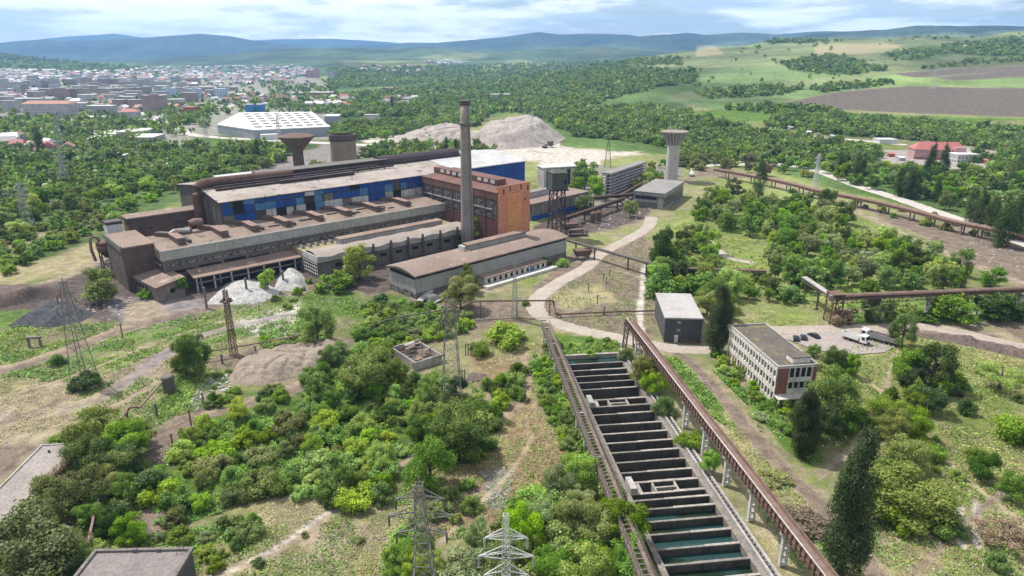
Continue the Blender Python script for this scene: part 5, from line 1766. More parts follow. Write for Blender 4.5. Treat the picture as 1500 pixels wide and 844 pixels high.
# ---- garage (bottom) and slab building (left edge)
G0, G1 = P(140, 806, 8.0), P(280, 797.5, 8.0)
g0 = Vector((G0.x, G0.y, 0))
grz = math.atan2((G1 - G0).y, (G1 - G0).x) - 0.06
gl_ = (G1 - G0).length + 0.4
t = thing('flat_roof_garage', 'flat roofed dark block with grey roof and raised edge, cut by the picture bottom', 'building', g0, grz)
MB().box(0, gl_, -24, 0, 0, 7.5).build('wall', M['slate_sheet'], t)
MB().box(0.1, gl_ - 0.1, -23.9, -0.1, 7.5, 7.7).build('roof', weathered('garage_roof', (0.19, 0.165, 0.155), (0.15, 0.13, 0.122), 0.9, big=0.2), t)
pa = MB()
pa.box(-0.3, gl_ + 0.3, -0.35, 0.25, 7.4, 8.1).box(-0.3, 0.3, -24.2, -0.351, 7.4, 8.08).box(gl_ - 0.3, gl_ + 0.3, -24.2, -0.351, 7.4, 8.08)
pa.build('parapet', M['concrete_dark'], t)
for x in (gl_ * 0.42, gl_ * 0.66):
    MB().box(x - 0.35, x + 0.35, -0.5, -0.1, 7.9, 8.35).build('roof_vent', M['concrete_dark'], t)
MB().bar((gl_ - 1.2, -0.3, 7.7), (gl_ - 1.0, -0.3, 11.5), 0.08).bar((gl_ - 1.1, -0.3, 9.6), (gl_ - 2.2, -1.2, 7.7), 0.07).build('aerial', M['steel_dark'], t)
S0, S1, S2 = P(62, 653, 4.5), P(110, 650, 4.5), P(-10, 725, 4.5)
s0 = Vector((S0.x, S0.y, 0))
srz = math.atan2((S2 - S0).y, (S2 - S0).x)
SLn = (S2 - S0).length + 24
SW = abs((Vector((S1.x, S1.y, 0)) - s0).dot(Vector((-math.sin(srz), math.cos(srz), 0)))) + 1.5
t = thing('slab_roof_building', 'low concrete building with a bare pale slab roof among olive trees', 'building', s0, srz)
MB().box(0.2, SLn, 0.2, SW - 0.2, 0, 4.1).build('wall', M['concrete_dark'], t)
MB().box(0, SLn, 0, SW, 4.1, 4.5).build('roof', weathered('slab_roof', (0.27, 0.24, 0.22), (0.2, 0.175, 0.16), 0.95, big=0.15), t)
pa = MB()
pa.box(-0.2, SLn, -0.25, 0.15, 4.3, 4.75).box(-0.2, SLn, SW - 0.15, SW + 0.25, 4.3, 4.75).box(-0.25, 0.15, 0.151, SW - 0.151, 4.3, 4.74)
pa.build('parapet', M['concrete'], t)
MB().lathe([(0.25, 4.5), (0.25, 5.0)], 8, (3.0, SW * 0.35)).build('roof_vent', M['black_metal'], t)
# ================================================================== TOWERS AND OTHER BUILDINGS OF THE WORKS
def lattice_tower(name, label, cat, loc, hgt, base, top, bars=9, mat='steel_grey', w=0.16, arms=(), group=None, rz=0.0, waist=None, panel_w=0.09, insulators=True):
    t_ = thing(name, label, cat, loc, rz, group)
    m_ = MB()

    def half(z):
        if waist and z > waist[0]:
            f = (z - waist[0]) / (hgt - waist[0])
            return waist[1] + (top - waist[1]) * f
        zz = waist[0] if waist else hgt
        tw = waist[1] if waist else top
        return base + (tw - base) * z / zz
    cs = [(1, 1), (-1, 1), (-1, -1), (1, -1)]
    zs = [0.0]
    while zs[-1] < hgt:
        zs.append(zs[-1] + max(1.0, half(zs[-1]) * 1.7))
    zs[-1] = hgt
    body = MB()
    for z0, z1 in zip(zs[:-1], zs[1:]):
        h0_, h1_ = half(z0), half(z1)
        for i in range(4):
            (ax, ay), (bx, by) = cs[i], cs[(i + 1) % 4]
            body.bar((ax * h0_, ay * h0_, z0), (ax * h1_, ay * h1_, z1), w)
            body.bar((ax * h0_, ay * h0_, z0), (bx * h1_, by * h1_, z1), panel_w)
            body.bar((bx * h0_, by * h0_, z0), (ax * h1_, ay * h1_, z1), panel_w)
            body.bar((ax * h1_, ay * h1_, z1), (bx * h1_, by * h1_, z1), panel_w)
    body.bar((0, 0, hgt), (0, 0, hgt + 1.2), w)
    body.build('mast', M[mat], t_)
    for z, ln in arms:
        for s in (-1, 1):
            a_ = MB()
            h_ = half(z)
            for y in (-1, 1):
                a_.bar((s * h_, y * h_, z), (s * ln, 0, z - 0.05), w * 0.8)
                a_.bar((s * h_, y * h_, z + 1.3), (s * ln, 0, z), w * 0.7)
                for k in range(1, 5):
                    f, f2 = k / 5, (k - 0.5) / 5
                    a_.bar((s * (h_ + (ln - h_) * f), y * h_ * (1 - f), z), (s * (h_ + (ln - h_) * f2), y * h_ * (1 - f2), z + 1.3 * (1 - f2)), panel_w)
            a_.build('cross_arm', M[mat], t_)
            if insulators:
                i_ = MB()
                for k in range(6):
                    i_.cyl((s * ln, 0, z - 0.35 - 0.3 * k), (s * ln, 0, z - 0.15 - 0.3 * k), 0.17, 0.17, 8)
                i_.cyl((s * ln, 0, z - 2.2), (s * ln, 0, z), 0.05, 0.05, 6)
                i_.build('insulator', M['steel_dark'] if mat != 'steel_pale' else M['concrete'], t_)
    return t_


lattice_tower('lattice_pylon', 'tall dark lattice pylon with ivy covered foot in the open field', 'pylon', P(124, 556), 30, 2.5, 0.5, mat='pylon_grey', w=0.16, panel_w=0.065, arms=((25.5, 2.6), (22, 3.4)), group=None)
lattice_tower('lattice_pylon', 'wide dark lattice pylon rising from the thicket beside the ruined hut', 'pylon', P(663, 592), 30, 2.6, 0.9, mat='pylon_grey', w=0.18, panel_w=0.075, arms=((26.5, 2.2), (24, 2.4)), waist=(22, 1.4))
q = P(613, 699, 29.5); q.z = 0
lattice_tower('lattice_pylon', 'dark lattice pylon with three pairs of arms and long insulators over the path', 'pylon', q, 28.3, 2.6, 0.55, mat='pylon_grey', w=0.16, panel_w=0.065, arms=((25.6, 3.7), (22.6, 4.9), (19.4, 3.9)), waist=(17, 1.1))
q = P(741, 742, 29.0); q.z = 0
lattice_tower('lattice_pylon', 'slim pale galvanised pylon with two pairs of arms by the trees of the basins', 'pylon', q, 27.6, 1.9, 0.35, mat='steel_pale', w=0.13, panel_w=0.06, arms=((23.6, 3.1), (20.4, 4.0), (17, 3.2)), waist=(14, 0.75))
lattice_tower('lattice_pylon', 'faint slim lattice pylon standing beside the road bend before the panelled shed', 'pylon', P(754, 468), 21, 1.1, 0.3, mat='steel_grey', w=0.13, panel_w=0.07, arms=())
t = lattice_tower('floodlight_mast', 'rusty lattice floodlight mast with a round lamp platform in front of the gravel heaps', 'light mast', P(343, 520), 21.5, 0.9, 0.5, mat='rust', w=0.17, panel_w=0.09)
MB().lathe([(1.3, 17.6), (1.3, 17.9)], 12).build('platform', M['rust'], t)
for k in range(5):
    an = 2 * PI * k / 5
    MB().cyl((1.2 * math.cos(an), 1.2 * math.sin(an), 18.4), (1.9 * math.cos(an), 1.9 * math.sin(an), 18.0), 0.3, 0.45, 8).build('floodlight', M['steel_dark'], t)
MB().lathe([(0.9, 8.4), (0.9, 8.6)], 10).build('lower_platform', M['rust'], t)
t = lattice_tower('floodlight_mast', 'dark lattice floodlight mast beside the pipe trestle over the meadow', 'light mast', P(1410, 422), 10.5, 0.6, 0.4, mat='steel_dark', w=0.15, panel_w=0.08)
MB().box(-1.4, 1.4, -0.5, 0.5, 10.5, 10.8).build('platform', M['steel_dark'], t)
for x in (-1.1, -0.4, 0.4, 1.1):
    MB().box(x - 0.25, x + 0.25, -0.7, -0.4, 10.8, 11.3).build('floodlight', M['steel_dark'], t)
lattice_tower('lattice_pylon', 'white lattice pylon beside the pipe rack and the pale road', 'pylon', P(1193, 277), 24, 1.5, 0.4, mat='steel_pale', w=0.2, panel_w=0.1, arms=((21, 2.6), (18, 2.8)), insulators=False)

# far pylons
for (px, py, hg, mt_, lb) in ((779, 222, 38, 'steel_pale', 'white lattice pylon in front of the spoil heap'), (93, 232, 40, 'steel_grey', 'grey lattice pylon in the woods between town and works'), (1366, 131, 34, 'steel_pale', 'pale pylon standing on the brown ploughed field'), (97, 277, 26, 'steel_grey', 'short grey lattice pylon in the woods nearer the works'), (410, 214, 30, 'steel_pale', 'pale pylon in front of the big white warehouse'), (42, 333, 24, 'steel_grey', 'thin grey pylon at the edge of the woods by the field track'), (1086, 112, 18, 'steel_grey', 'small far pylon on the green hillside pasture'), (890, 245, 24, 'steel_dark', 'dark thin mast standing behind the rack building'), (304, 216, 30, 'steel_grey', 'thin grey mast by the grass strip before the warehouse')):
    gx, gy, gz = PT(px, py)
    lattice_tower('lattice_pylon', lb, 'pylon', (gx[0], gy[0], gz[0] - 0.3), hg, 2.6, 0.5, mat=mt_, w=0.2, panel_w=0.085, arms=((hg * 0.86, 4.5), (hg * 0.74, 5.5)) if px not in (890, 304) else (), insulators=False)

# ---- water tower on lattice legs beside the furnace house
t = thing('tank_tower', 'green black square tank on a tall lattice tower beside the furnace house', 'water tower', P(815, 347), 0.25)
m_ = MB()
for x, y in ((-3, -3), (3, -3), (3, 3), (-3, 3)):
    m_.bar((x * 1.25, y * 1.25, 0), (x, y, 24.5), 0.5)
for k in range(4):
    z0, z1 = 6.1 * k, 6.1 * (k + 1)
    s0_, s1_ = 3.75 - 0.19 * k, 3.75 - 0.19 * (k + 1)
    cs = [(-1, -1), (1, -1), (1, 1), (-1, 1)]
    for i in range(4):
        (ax, ay), (bx, by) = cs[i], cs[(i + 1) % 4]
        m_.bar((ax * s0_, ay * s0_, z0), (bx * s1_, by * s1_, z1), 0.25).bar((bx * s0_, by * s0_, z0), (ax * s1_, ay * s1_, z1), 0.25).bar((ax * s1_, ay * s1_, z1), (bx * s1_, by * s1_, z1), 0.35)
m_.build('lattice_frame', M['black_metal'], t)
MB().box(-4.6, 4.6, -4.6, 4.6, 24.5, 25.2).build('platform', M['black_metal'], t)
MB().box(-4.1, 4.1, -4.1, 4.1, 25.2, 33.4).build('tank', M['tank_green'], t)
MB().hexa([(-4.4, -4.4, 33.4), (4.4, -4.4, 33.4), (4.4, 4.4, 33.4), (-4.4, 4.4, 33.4)], [(-1, -1, 34.6), (1, -1, 34.6), (1, 1, 34.6), (-1, 1, 34.6)]).build('roof', M['tank_green'], t)
MB().box(2.2, 3.4, -4.16, -4.0, 28, 30).build('hatch', M['opening'], t)
MB().bar((-1.2, -3.9, 0), (-1.2, -3.2, 25), 0.7).build('riser_pipe', M['rust'], t)

# ---- concrete mushroom tower, cooling tower, mushroom water tower
q = P(983, 264)
t = thing('funnel_water_tower', 'pale concrete water tower with a ribbed flaring funnel head beside the grey shed', 'water tower', q)
MB().lathe([(4.6, 0), (4.5, 26.0)], 28).build('shaft', weathered('tower_concrete', (0.45, 0.42, 0.38), (0.35, 0.32, 0.29), 0.9, big=0.2, streak=0.35, grid=(300, 1.9, 0.02, (0.33, 0.3, 0.27), 'sz')), t, smooth=False)
MB().lathe([(4.6, 26.0), (5.2, 28.0), (6.4, 30.5), (8.2, 33.0), (10.0, 34.9), (10.1, 35.6), (9.6, 35.7), (2.0, 36.1)], 28).build('funnel', weathered('funnel_concrete', (0.27, 0.22, 0.185), (0.18, 0.14, 0.12), 0.9, big=0.3, streak=0.5), t)
r0_ = MB().bar((4.75, 0, 26.2), (10.15, 0, 35.2), 0.4).build('rib', M['concrete_pale'], t)
for k in range(1, 20):
    dup(r0_, 'rib', t, (0, 0, 0), 2 * PI * k / 20)
for k in range(5):
    an = 2 * PI * k / 5
    MB().bar((5 * math.cos(an), 5 * math.sin(an), 35.7), (5 * math.cos(an), 5 * math.sin(an), 39.5 + (k % 2)), 0.25).build('aerial', M['steel_pale'], t)
q = P(440, 262); q = q * (480 / q.y); q.z = 0
t = thing('mushroom_water_tower', 'dark brown mushroom water tower with wide cup head behind the black roof ridge', 'water tower', q)
MB().lathe([(4.1, 0), (3.6, 24.5)], 24).build('stem', M['soot_brown'], t)
MB().lathe([(3.6, 24.5), (4.6, 26.0), (11.6, 33.6), (12.1, 34.0), (12.1, 35.0), (11.2, 35.2)], 28).build('cup', weathered('cup_concrete', (0.17, 0.115, 0.09), (0.1, 0.07, 0.06), 0.9, big=0.25, streak=0.6), t)
MB().lathe([(11.9, 35.0), (11.0, 35.3), (5, 36.6), (0.3, 37.2)], 28).build('lid', M['rust'], t)
q = P(506, 256); q = q * (495 / q.y); q.z = 0
t = thing('cooling_tower', 'brownish brick cooling tower narrowing at the waist behind the hall', 'cooling tower', q)
MB().lathe([(11.6, 0), (10.8, 4), (9.9, 10), (9.3, 17), (9.05, 24), (9.1, 30.5), (8.3, 30.6), (8.2, 24), (8.5, 15), (9.5, 4), (9.6, 0.1)], 36).build('shell', M['brick_tower'], t)
MB().lathe([(9.35, 30.3), (9.6, 31.2), (9.6, 34.4), (8.4, 34.4), (8.3, 30.4)], 36).build('top_ring', weathered('ring_dark', (0.1, 0.075, 0.065), (0.06, 0.05, 0.045)), t)

# ---- shed row right of the furnace house
H0, H1 = P(779, 324), P(862, 303)
hrz_ = math.atan2((H1 - H0).y, (H1 - H0).x)
t = thing('blue_foot_shed', 'long low grey shed with bright blue foot behind the tank tower', 'factory building', H0, hrz_)
hl_ = (H1 - H0).length
MB().box(0, hl_, 0, 17, 0, 9.2).build('wall', M['concrete_dark'], t)
MB().box(0, hl_ + 0.05, -0.15, 0.05, 0, 2.7).build('blue_foot', M['blue'], t)
MB().box(-0.4, hl_ + 0.4, -0.4, 17.4, 9.2, 9.8).build('roof', M['roof_plum'], t)
MB().box(-4, hl_ * 0.55, 12, 15.5, 9.8, 12.6).build('roof_monitor', M['concrete'], t)
MB().box(-4.3, hl_ * 0.56, 11.7, 15.8, 12.6, 13.0).build('monitor_roof', M['roof_grey'], t)
for k in range(6):
    MB().box(0, 0.4, -0.18, 0.05, 2.8, 9.1).build('pilaster', M['concrete'], t, loc=(1 + k * hl_ / 6, 0, 0))
q = P(800, 273)
t = thing('column_silo_building', 'grey open fronted silo building with tall dark bays behind the tank', 'factory building', P(796, 275), WRZ * 0.45)
MB().box(0, 33, 0.6, 12, 0, 13.2).build('wall', M['concrete'], t)
MB().box(-0.5, 34, -0.5, 12.5, 13.2, 14.0).build('roof', M['concrete_pale'], t)
c0 = MB().box(0, 2.2, 0, 0.5, 0, 13.2).build('column', M['concrete_pale'], t, loc=(0, 0.05, 0))
for k in range(1, 7):
    dup(c0, 'column', t, (k * 5.1, 0.05, 0))
w0 = MB().box(2.5, 4.8, 0.5, 0.7, 0.5, 11.5).build('bay_opening', M['opening'], t)
for k in range(1, 6):
    dup(w0, 'bay_opening', t, (k * 5.1, 0, 0))
# open concrete frame building
q = P(886, 288.5)
J1, J2 = P(893.5, 289), P(946, 268)
jrz = math.atan2((J2 - J1).y, (J2 - J1).x)
jl = min((J2 - J1).length, 60)
t = thing('frame_building', 'skeletal grey concrete frame building with open shelves of floors', 'factory building', J1, jrz)
fm = MB()
nfl = 7
for k in range(int(jl / 4) + 1):
    for y in (0, 5.5):
        fm.box(k * 4 - 0.25, k * 4 + 0.25, y, y + 0.5, 0, 15.2)
fm.build('frame', M['concrete'], t)
f0 = MB().box(-0.4, jl + 0.4, -0.3, 6.3, 0, 0.35).build('floor_slab', M['concrete_pale'], t, loc=(0, 0, 1.8))
for k in range(1, nfl):
    dup(f0, 'floor_slab', t, (0, 0, 1.8 + 2.1 * k))
MB().box(0.5, jl - 0.5, 2.6, 3.4, 0, 14).build('core_wall', M['sooty'], t)
MB().box(-0.5, jl + 0.5, -0.5, 6.5, 15.2, 15.6).build('roof', M['roof_grey'], t)
# grey shed before the funnel tower
M0, M1, M2 = P(971.5, 307), P(931, 301), P(1000, 287)
mrz = math.atan2((M2 - M0).y, (M2 - M0).x)
ml = (M2 - M0).length
mn = Vector((-math.sin(mrz), math.cos(mrz), 0))
mw = abs((M1 - M0).dot(mn))
t = thing('grey_shed', 'dark grey two storey shed with wide flat roof at the end of the road', 'factory building', M0, mrz)
MB().box(0, ml, 0, mw, 0, 9.2).build('wall', M['concrete_dark'], t)
MB().box(-0.6, ml + 0.6, -0.6, mw + 0.6, 9.2, 9.8).build('roof', M['roof_grey'], t)
MB().box(-0.1, ml + 0.1, -0.12, 0.1, 7.0, 9.0).build('side_fascia', M['concrete'], t)
MB().box(-0.12, 0.1, -0.1, mw + 0.1, 7.6, 9.1).build('end_fascia', M['concrete'], t)
MB().box(-0.1, 0.1, 0, mw, 3.6, 5.0).build('end_band', M['concrete'], t)
MB().box(-0.14, 0.1, 0.4, 3.6, 0, 6.0).build('door', M['grey_panel'], t)
w0 = MB().box(0, ml / 5 - 0.8, -0.08, 0.1, 0, 2.0).build('window_band', M['glass_dark'], t, loc=(0.5, 0, 4.6))
for k in range(1, 5):
    dup(w0, 'window_band', t, (0.5 + k * ml / 5, 0, 4.6))
for k in range(4):
    MB().box(-0.09, 0.1, 0, mw / 6, 0, 1.8).build('window', M['glass_dark'], t, loc=(0, 4.5 + k * (mw - 5) / 4, 5.3))
MB().box(ml * 0.02, ml * 0.5, -0.1, 0.1, 0, 0.5).build('plinth', M['concrete_pale'], t)

# ---- pipes and scrap between tank tower and grey shed
for i, (pa_, pb_, h_, lb) in enumerate(((( 822, 335), (912, 303), 5, 'dark conveyor pipe bundle on posts running from the tank tower to the grey shed'), ((862, 305), (932, 298), 6, 'second dark pipe bundle passing behind the leafy bush to the grey shed'), ((905, 300), (945, 276), 5, 'curving dark pipe bundle between the frame building and the grey shed'))):
    p, q = P(*pa_), P(*pb_)
    L_ = (q - p).length
    t = trestle('pipe_bundle', lb, 'pipe bridge', p, q, 2.6, h_, M['black_metal'], M['black_metal'], [L_ * f for f in (0.1, 0.35, 0.6, 0.9)], rail=False, girder=0.8, leg_style='post')
    for y in (-0.7, 0.5):
        MB().tube([(0, y, h_ + 0.5), (L_, y, h_ + 0.5)], 0.42, 8).build('pipe', M['rust'], t)
for px, py, lb in ((868, 326, 'rusty upright vessel beside the dark pipe bundle'), (877, 324, 'second rusty upright vessel beneath the pipe bundle, next to a bush')):
    t = thing('pressure_vessel', lb, 'tank', P(px, py))
    MB().lathe([(1.5, 0), (1.6, 5.2), (0.6, 6.0)], 14).build('shell', M['rust'], t)
    MB().lathe([(1.75, 3), (1.75, 3.3)], 14).build('ring', M['steel_dark'], t)
for px, py, lb in ((838, 336, 'flat dark scrap platform at the foot of the tank tower'), (845, 345, 'dark steel tray lying beside the scrap platform')):
    t = thing('scrap_platform', lb, 'platform', P(px, py), 0.3)
    MB().box(-5, 5, -3, 3, 2.0, 2.5).build('deck', M['black_metal'], t)
    for x in (-4.5, 4.5):
        for y in (-2.6, 2.6):
            MB().box(x - 0.2, x + 0.2, y - 0.2, y + 0.2, 0, 2).build('leg', M['black_metal'], t)
    MB().box(-4, 3, -1.5, 1.5, 2.5, 3.4).build('scrap_load', M['rust'], t)
t = thing('scrap_heap', 'reddish heap of scrap bins between the shed with blue foot and the pipes', 'scrap heap', P(850, 306))
rr_ = random.Random(8)
for k in range(9):
    x, y = rr_.uniform(-8, 8), rr_.uniform(-5, 5)
    MB().bar((x - 1.5, y, 0.8), (x + 1.5, y + rr_.uniform(-1, 1), 0.8 + rr_.uniform(-0.1, 0.5)), 2.0, 1.6).build('scrap_bin', M[rr_.choice(['rust', 'red_wall', 'rust_pale'])], t)
# rusty box car frame by the road
t = thing('rusty_hopper', 'rust brown open hopper on legs standing on the verge inside the road bend', 'hopper', P(853, 379), 0.3)
MB().hexa([(-3, -1.5, 1.6), (3, -1.5, 1.6), (3, 1.5, 1.6), (-3, 1.5, 1.6)], [(-4, -2.2, 4.4), (4, -2.2, 4.4), (4, 2.2, 4.4), (-4, 2.2, 4.4)]).build('bin', M['rust'], t)
for x in (-2.6, 2.6):
    for y in (-1.2, 1.2):
        MB().box(x - 0.2, x + 0.2, y - 0.2, y + 0.2, 0, 1.7).build('leg', M['rust'], t)
# row of stumps in the yard inside the bend
rr_ = random.Random(5)
for k, (px, py, h_, lb) in enumerate(((862, 427, 3.6, 'thin dark stake in straw patch at the road bend'), (875, 445, 3.4, 'thick dark stake by the low pipe inside the road bend'), (884, 412, 3.6, 'stake in the middle of the bare yard, tallest of its row'), (888, 416, 3.0, 'shorter stake close to the tallest one of the bare yard'), (893, 404, 2.6, 'low stake beside the footpath start in the bare yard'), (951, 428, 4.4, 'lone tall stake between footpath and trees'), (914, 490, 4.5, 'dark stake on the road verge before the conveyor bridge'), (885, 461, 3.2, 'stubby stake touching the low pipe'))):
    o = MB().box(-0.16, 0.16, -0.16, 0.16, 0, h_).box(-0.4, 0.4, -0.12, 0.12, h_ - 0.3, h_ - 0.1).build('stake', M['steel_dark'], loc=P(px, py))
    tag(o, lb, 'stake', 'stakes of the bare yard')
for px, py, h_, lb in ((180, 495, 5.2, 'lone dark post beside the main dirt road in the left field'), (299, 597, 4.5, 'thin post on bushes by the dirt road'), (255, 662, 5, 'thin leaning post beside the wide dirt turning'), (281, 628, 5.5, 'thin post with a bush at its foot beside the dirt turning')):
    tag(MB().box(-0.16, 0.16, -0.16, 0.16, 0, h_).box(-0.3, 0.3, -0.2, 0.2, h_ - 0.5, h_ - 0.2).build('wooden_post', M['wood'], loc=P(px, py)), lb, 'post')
t = thing('concrete_portal', 'small dark square concrete portal in the grass beside the main dirt road', 'frame', P(52, 508), 0.2)
MB().box(-1.9, -1.4, -0.4, 0.4, 0, 2.9).build('post', M['concrete_dark'], t)
MB().box(1.4, 1.9, -0.4, 0.4, 0, 2.9).build('post', M['concrete_dark'], t)
MB().box(-2.1, 2.1, -0.5, 0.5, 2.9, 3.5).build('lintel', M['concrete_dark'], t)
# electrical switch posts in the clearing
for k, (px, py, lb) in enumerate(((836 - 36 - 160, 499, 'pair of thin black switch posts beside the dirt road over the ruined hut'), (676, 489, 'pair of thin black switch posts nearer the trees by the dirt road'), (686, 520, 'pair of black switch posts in the dry clearing'), (677, 560, 'pair of black switch posts beside the dark soil patch'))):
    t = thing('switch_post', lb, 'post', P(px, py), 0.3)
    for x in (-0.8, 0.0, 0.8):
        MB().cyl((x, 0, 0), (x, 0, 4.0), 0.16, 0.13, 6).build('post', M['steel_dark'], t)
    MB().box(-1.0, 1.0, -0.1, 0.1, 3.5, 3.7).build('bar', M['steel_dark'], t)

# ---- earth mounds
mound('earth_mound', [(330, 560), (350, 528), (420, 508), (490, 496), (525, 508), (505, 530), (440, 552), (380, 566)], 3.2, M['earth'], 'low pale earth mound with a hollow beside the dirt road and thicket', 'earth mound', edge=0.5, bump=0.7, seed=8, gully=1.2)
mound('earth_mound', [(10, 478), (60, 448), (110, 445), (140, 460), (120, 472), (70, 482)], 3.2, M['coal'], 'dark bluish slag mound by the lone round tree', 'slag mound', edge=0.7, bump=0.9, seed=4)
mound('earth_mound', [(-80, 452), (-60, 430), (40, 422), (95, 420), (115, 430), (60, 440), (0, 452)], 4.0, M['dark_earth'], 'long dark earth bank behind the bluish slag mound', 'earth bank', edge=0.5, bump=0.8, seed=14)
mound('earth_mound', [(1332, 492), (1345, 488), (1400, 491), (1460, 503), (1520, 520), (1520, 532), (1450, 515), (1390, 502)], 1.6, M['dark_earth'], 'low crumbled ridge of dug soil along the dusty road', 'earth bank', edge=0.9, bump=1.2, seed=19)
mound('earth_mound', [(675, 560), (690, 545), (715, 548), (712, 560)], 0.8, M['dark_earth'], 'small dark soil heap behind the switch posts', 'soil heap', edge=0.9, bump=0.8, seed=23)
mound('spoil_heap', [(664, 216), (690, 203), (720, 193), (770, 186), (812, 190), (828, 203), (806, 214), (740, 220)], 18, M['spoil'], 'tall grey quarry spoil heap with a steep gullied face', 'spoil heap', edge=0.5, bump=0.15, seed=31, gully=5, flat=True)
mound('spoil_heap', [(566, 207), (600, 197), (650, 192), (700, 194), (705, 212), (640, 216), (590, 214)], 10, M['spoil'], 'lower grey spoil heap with dark patches beside the tall one', 'spoil heap', edge=0.7, bump=0.9, seed=37, gully=5)


# ================================================================== VEHICLES
def wheel(t_, x, y, r_, w):
    o = MB().cyl((x, y - w / 2, r_), (x, y + w / 2, r_), r_, r_, 14).build('wheel', M['rubber'], t_)
    MB().cyl((x, y - w / 2 - 0.02, r_), (x, y + w / 2 + 0.02, r_), r_ * 0.55, r_ * 0.55, 10).build('rim', M['steel_grey'], o)


def car(label, loc, rz, mat):
    t_ = thing('parked_car', label, 'car', loc, rz)
    b = MB()
    pr_ = [(-2.1, 0.35), (-2.15, 0.8), (-1.9, 0.95), (-1.0, 1.0), (1.0, 0.98), (2.05, 0.82), (2.15, 0.5), (2.1, 0.3)]
    for y in (-0.88, 0.88):
        b.v += [(x, y, z) for x, z in pr_]
    n_ = len(pr_)
    for i in range(n_):
        j = (i + 1) % n_
        b.f.append((i, j, n_ + j, n_ + i))
    b.f += [tuple(reversed(range(n_))), tuple(range(n_, 2 * n_))]
    b.m = [0] * len(b.f)
    b.build('body', mat, t_)
    MB().hexa([(-1.7, -0.8, 0.97), (1.0, -0.8, 0.97), (1.0, 0.8, 0.97), (-1.7, 0.8, 0.97)], [(-1.2, -0.66, 1.42), (0.35, -0.66, 1.42), (0.35, 0.66, 1.42), (-1.2, 0.66, 1.42)]).build('cabin_glass', M['glass_dark'], t_)
    MB().hexa([(-1.2, -0.67, 1.42), (0.36, -0.67, 1.42), (0.36, 0.67, 1.42), (-1.2, 0.67, 1.42)], [(-1.1, -0.6, 1.48), (0.25, -0.6, 1.48), (0.25, 0.6, 1.48), (-1.1, 0.6, 1.48)]).build('roof', mat, t_)
    for x in (-1.35, 1.35):
        for y in (-0.85, 0.85):
            wheel(t_, x, y, 0.33, 0.22)
    for y in (-0.6, 0.6):
        MB().box(2.06, 2.17, y - 0.18, y + 0.18, 0.62, 0.78).build('headlight', M['white_paint'], t_)


car('black parked car standing first in the row by the office block', P(1166, 498), R(70), M['car_dark'])
car('dark blue parked car in the middle of the row of three', P(1177, 496.5), R(72), M['car_blue'])
car('black parked car standing a little apart beside the road edge', P(1192, 494), R(110), M['car_dark'])


def truck(label, loc, rz, dump_mat, trailer):
    t_ = thing('tipper_truck', label, 'truck', loc, rz)
    k = 1.15
    L_ = 8.2 if not trailer else 11.5
    MB().box(-L_ / 2, L_ / 2, -0.5, 0.5, 0.8, 1.15).build('chassis', M['steel_dark'], t_)
    c1 = L_ / 2
    MB().hexa([(c1 - 2.2, -1.25, 1.0), (c1, -1.25, 1.0), (c1, 1.25, 1.0), (c1 - 2.2, 1.25, 1.0)], [(c1 - 2.2, -1.2, 3.3), (c1 - 0.35, -1.2, 3.3), (c1 - 0.35, 1.2, 3.3), (c1 - 2.2, 1.2, 3.3)]).build('cab', M['white_paint'], t_)
    MB().hexa([(c1 - 0.16, -1.1, 2.05), (c1 + 0.02, -1.1, 2.05), (c1 + 0.02, 1.1, 2.05), (c1 - 0.16, 1.1, 2.05)], [(c1 - 0.32, -1.05, 3.05), (c1 - 0.17, -1.05, 3.05), (c1 - 0.17, 1.05, 3.05), (c1 - 0.32, 1.05, 3.05)]).build('windscreen', M['glass_dark'], t_)
    for y in (-1.27, 1.22):
        MB().box(c1 - 1.6, c1 - 0.6, y, y + 0.05, 2.0, 2.9).build('side_window', M['glass_dark'], t_)
    MB().box(c1 - 0.05, c1 + 0.15, -1.25, 1.25, 0.55, 1.0).build('bumper', M['steel_dark'], t_)
    b = MB()
    x0, x1, h_ = -L_ / 2 - 0.2, c1 - 2.6, 2.7 if not trailer else 2.9
    b.hexa([(x0, -1.1, 1.2), (x1, -1.1, 1.2), (x1, 1.1, 1.2), (x0, 1.1, 1.2)], [(x0, -1.25, 1.35), (x1, -1.25, 1.35), (x1, 1.25, 1.35), (x0, 1.25, 1.35)])
    for y in (-1.25, 1.15):
        b.box(x0, x1, y, y + 0.1, 1.35, h_)
    b.box(x0, x0 + 0.1, -1.149, 1.149, 1.35, h_).box(x1 - 0.1, x1, -1.149, 1.149, 1.35, h_ + 0.2)
    b.build('tipper_body', dump_mat, t_)
    MB().box(x0 + 0.12, x1 - 0.12, -1.14, 1.14, 1.36, 1.6 if not trailer else 2.4).build('load', M['earth'] if not trailer else M['rust'], t_)
    xs_ = [c1 - 1.1, x0 + 1.3, x0 + 2.6] + ([x0 + 3.9, c1 - 4.2] if trailer else [])
    for x in xs_:
        for y in (-1.0, 1.0):
            wheel(t_, x, y, 0.52, 0.4)


truck('white tipper truck with empty white body parked in the yard', P(1252, 501), R(-52), M['white_paint'], False)
truck('white articulated truck with a rusty loaded trailer beside the yard tree', P(1287, 501), R(136), M['steel_grey'], True)
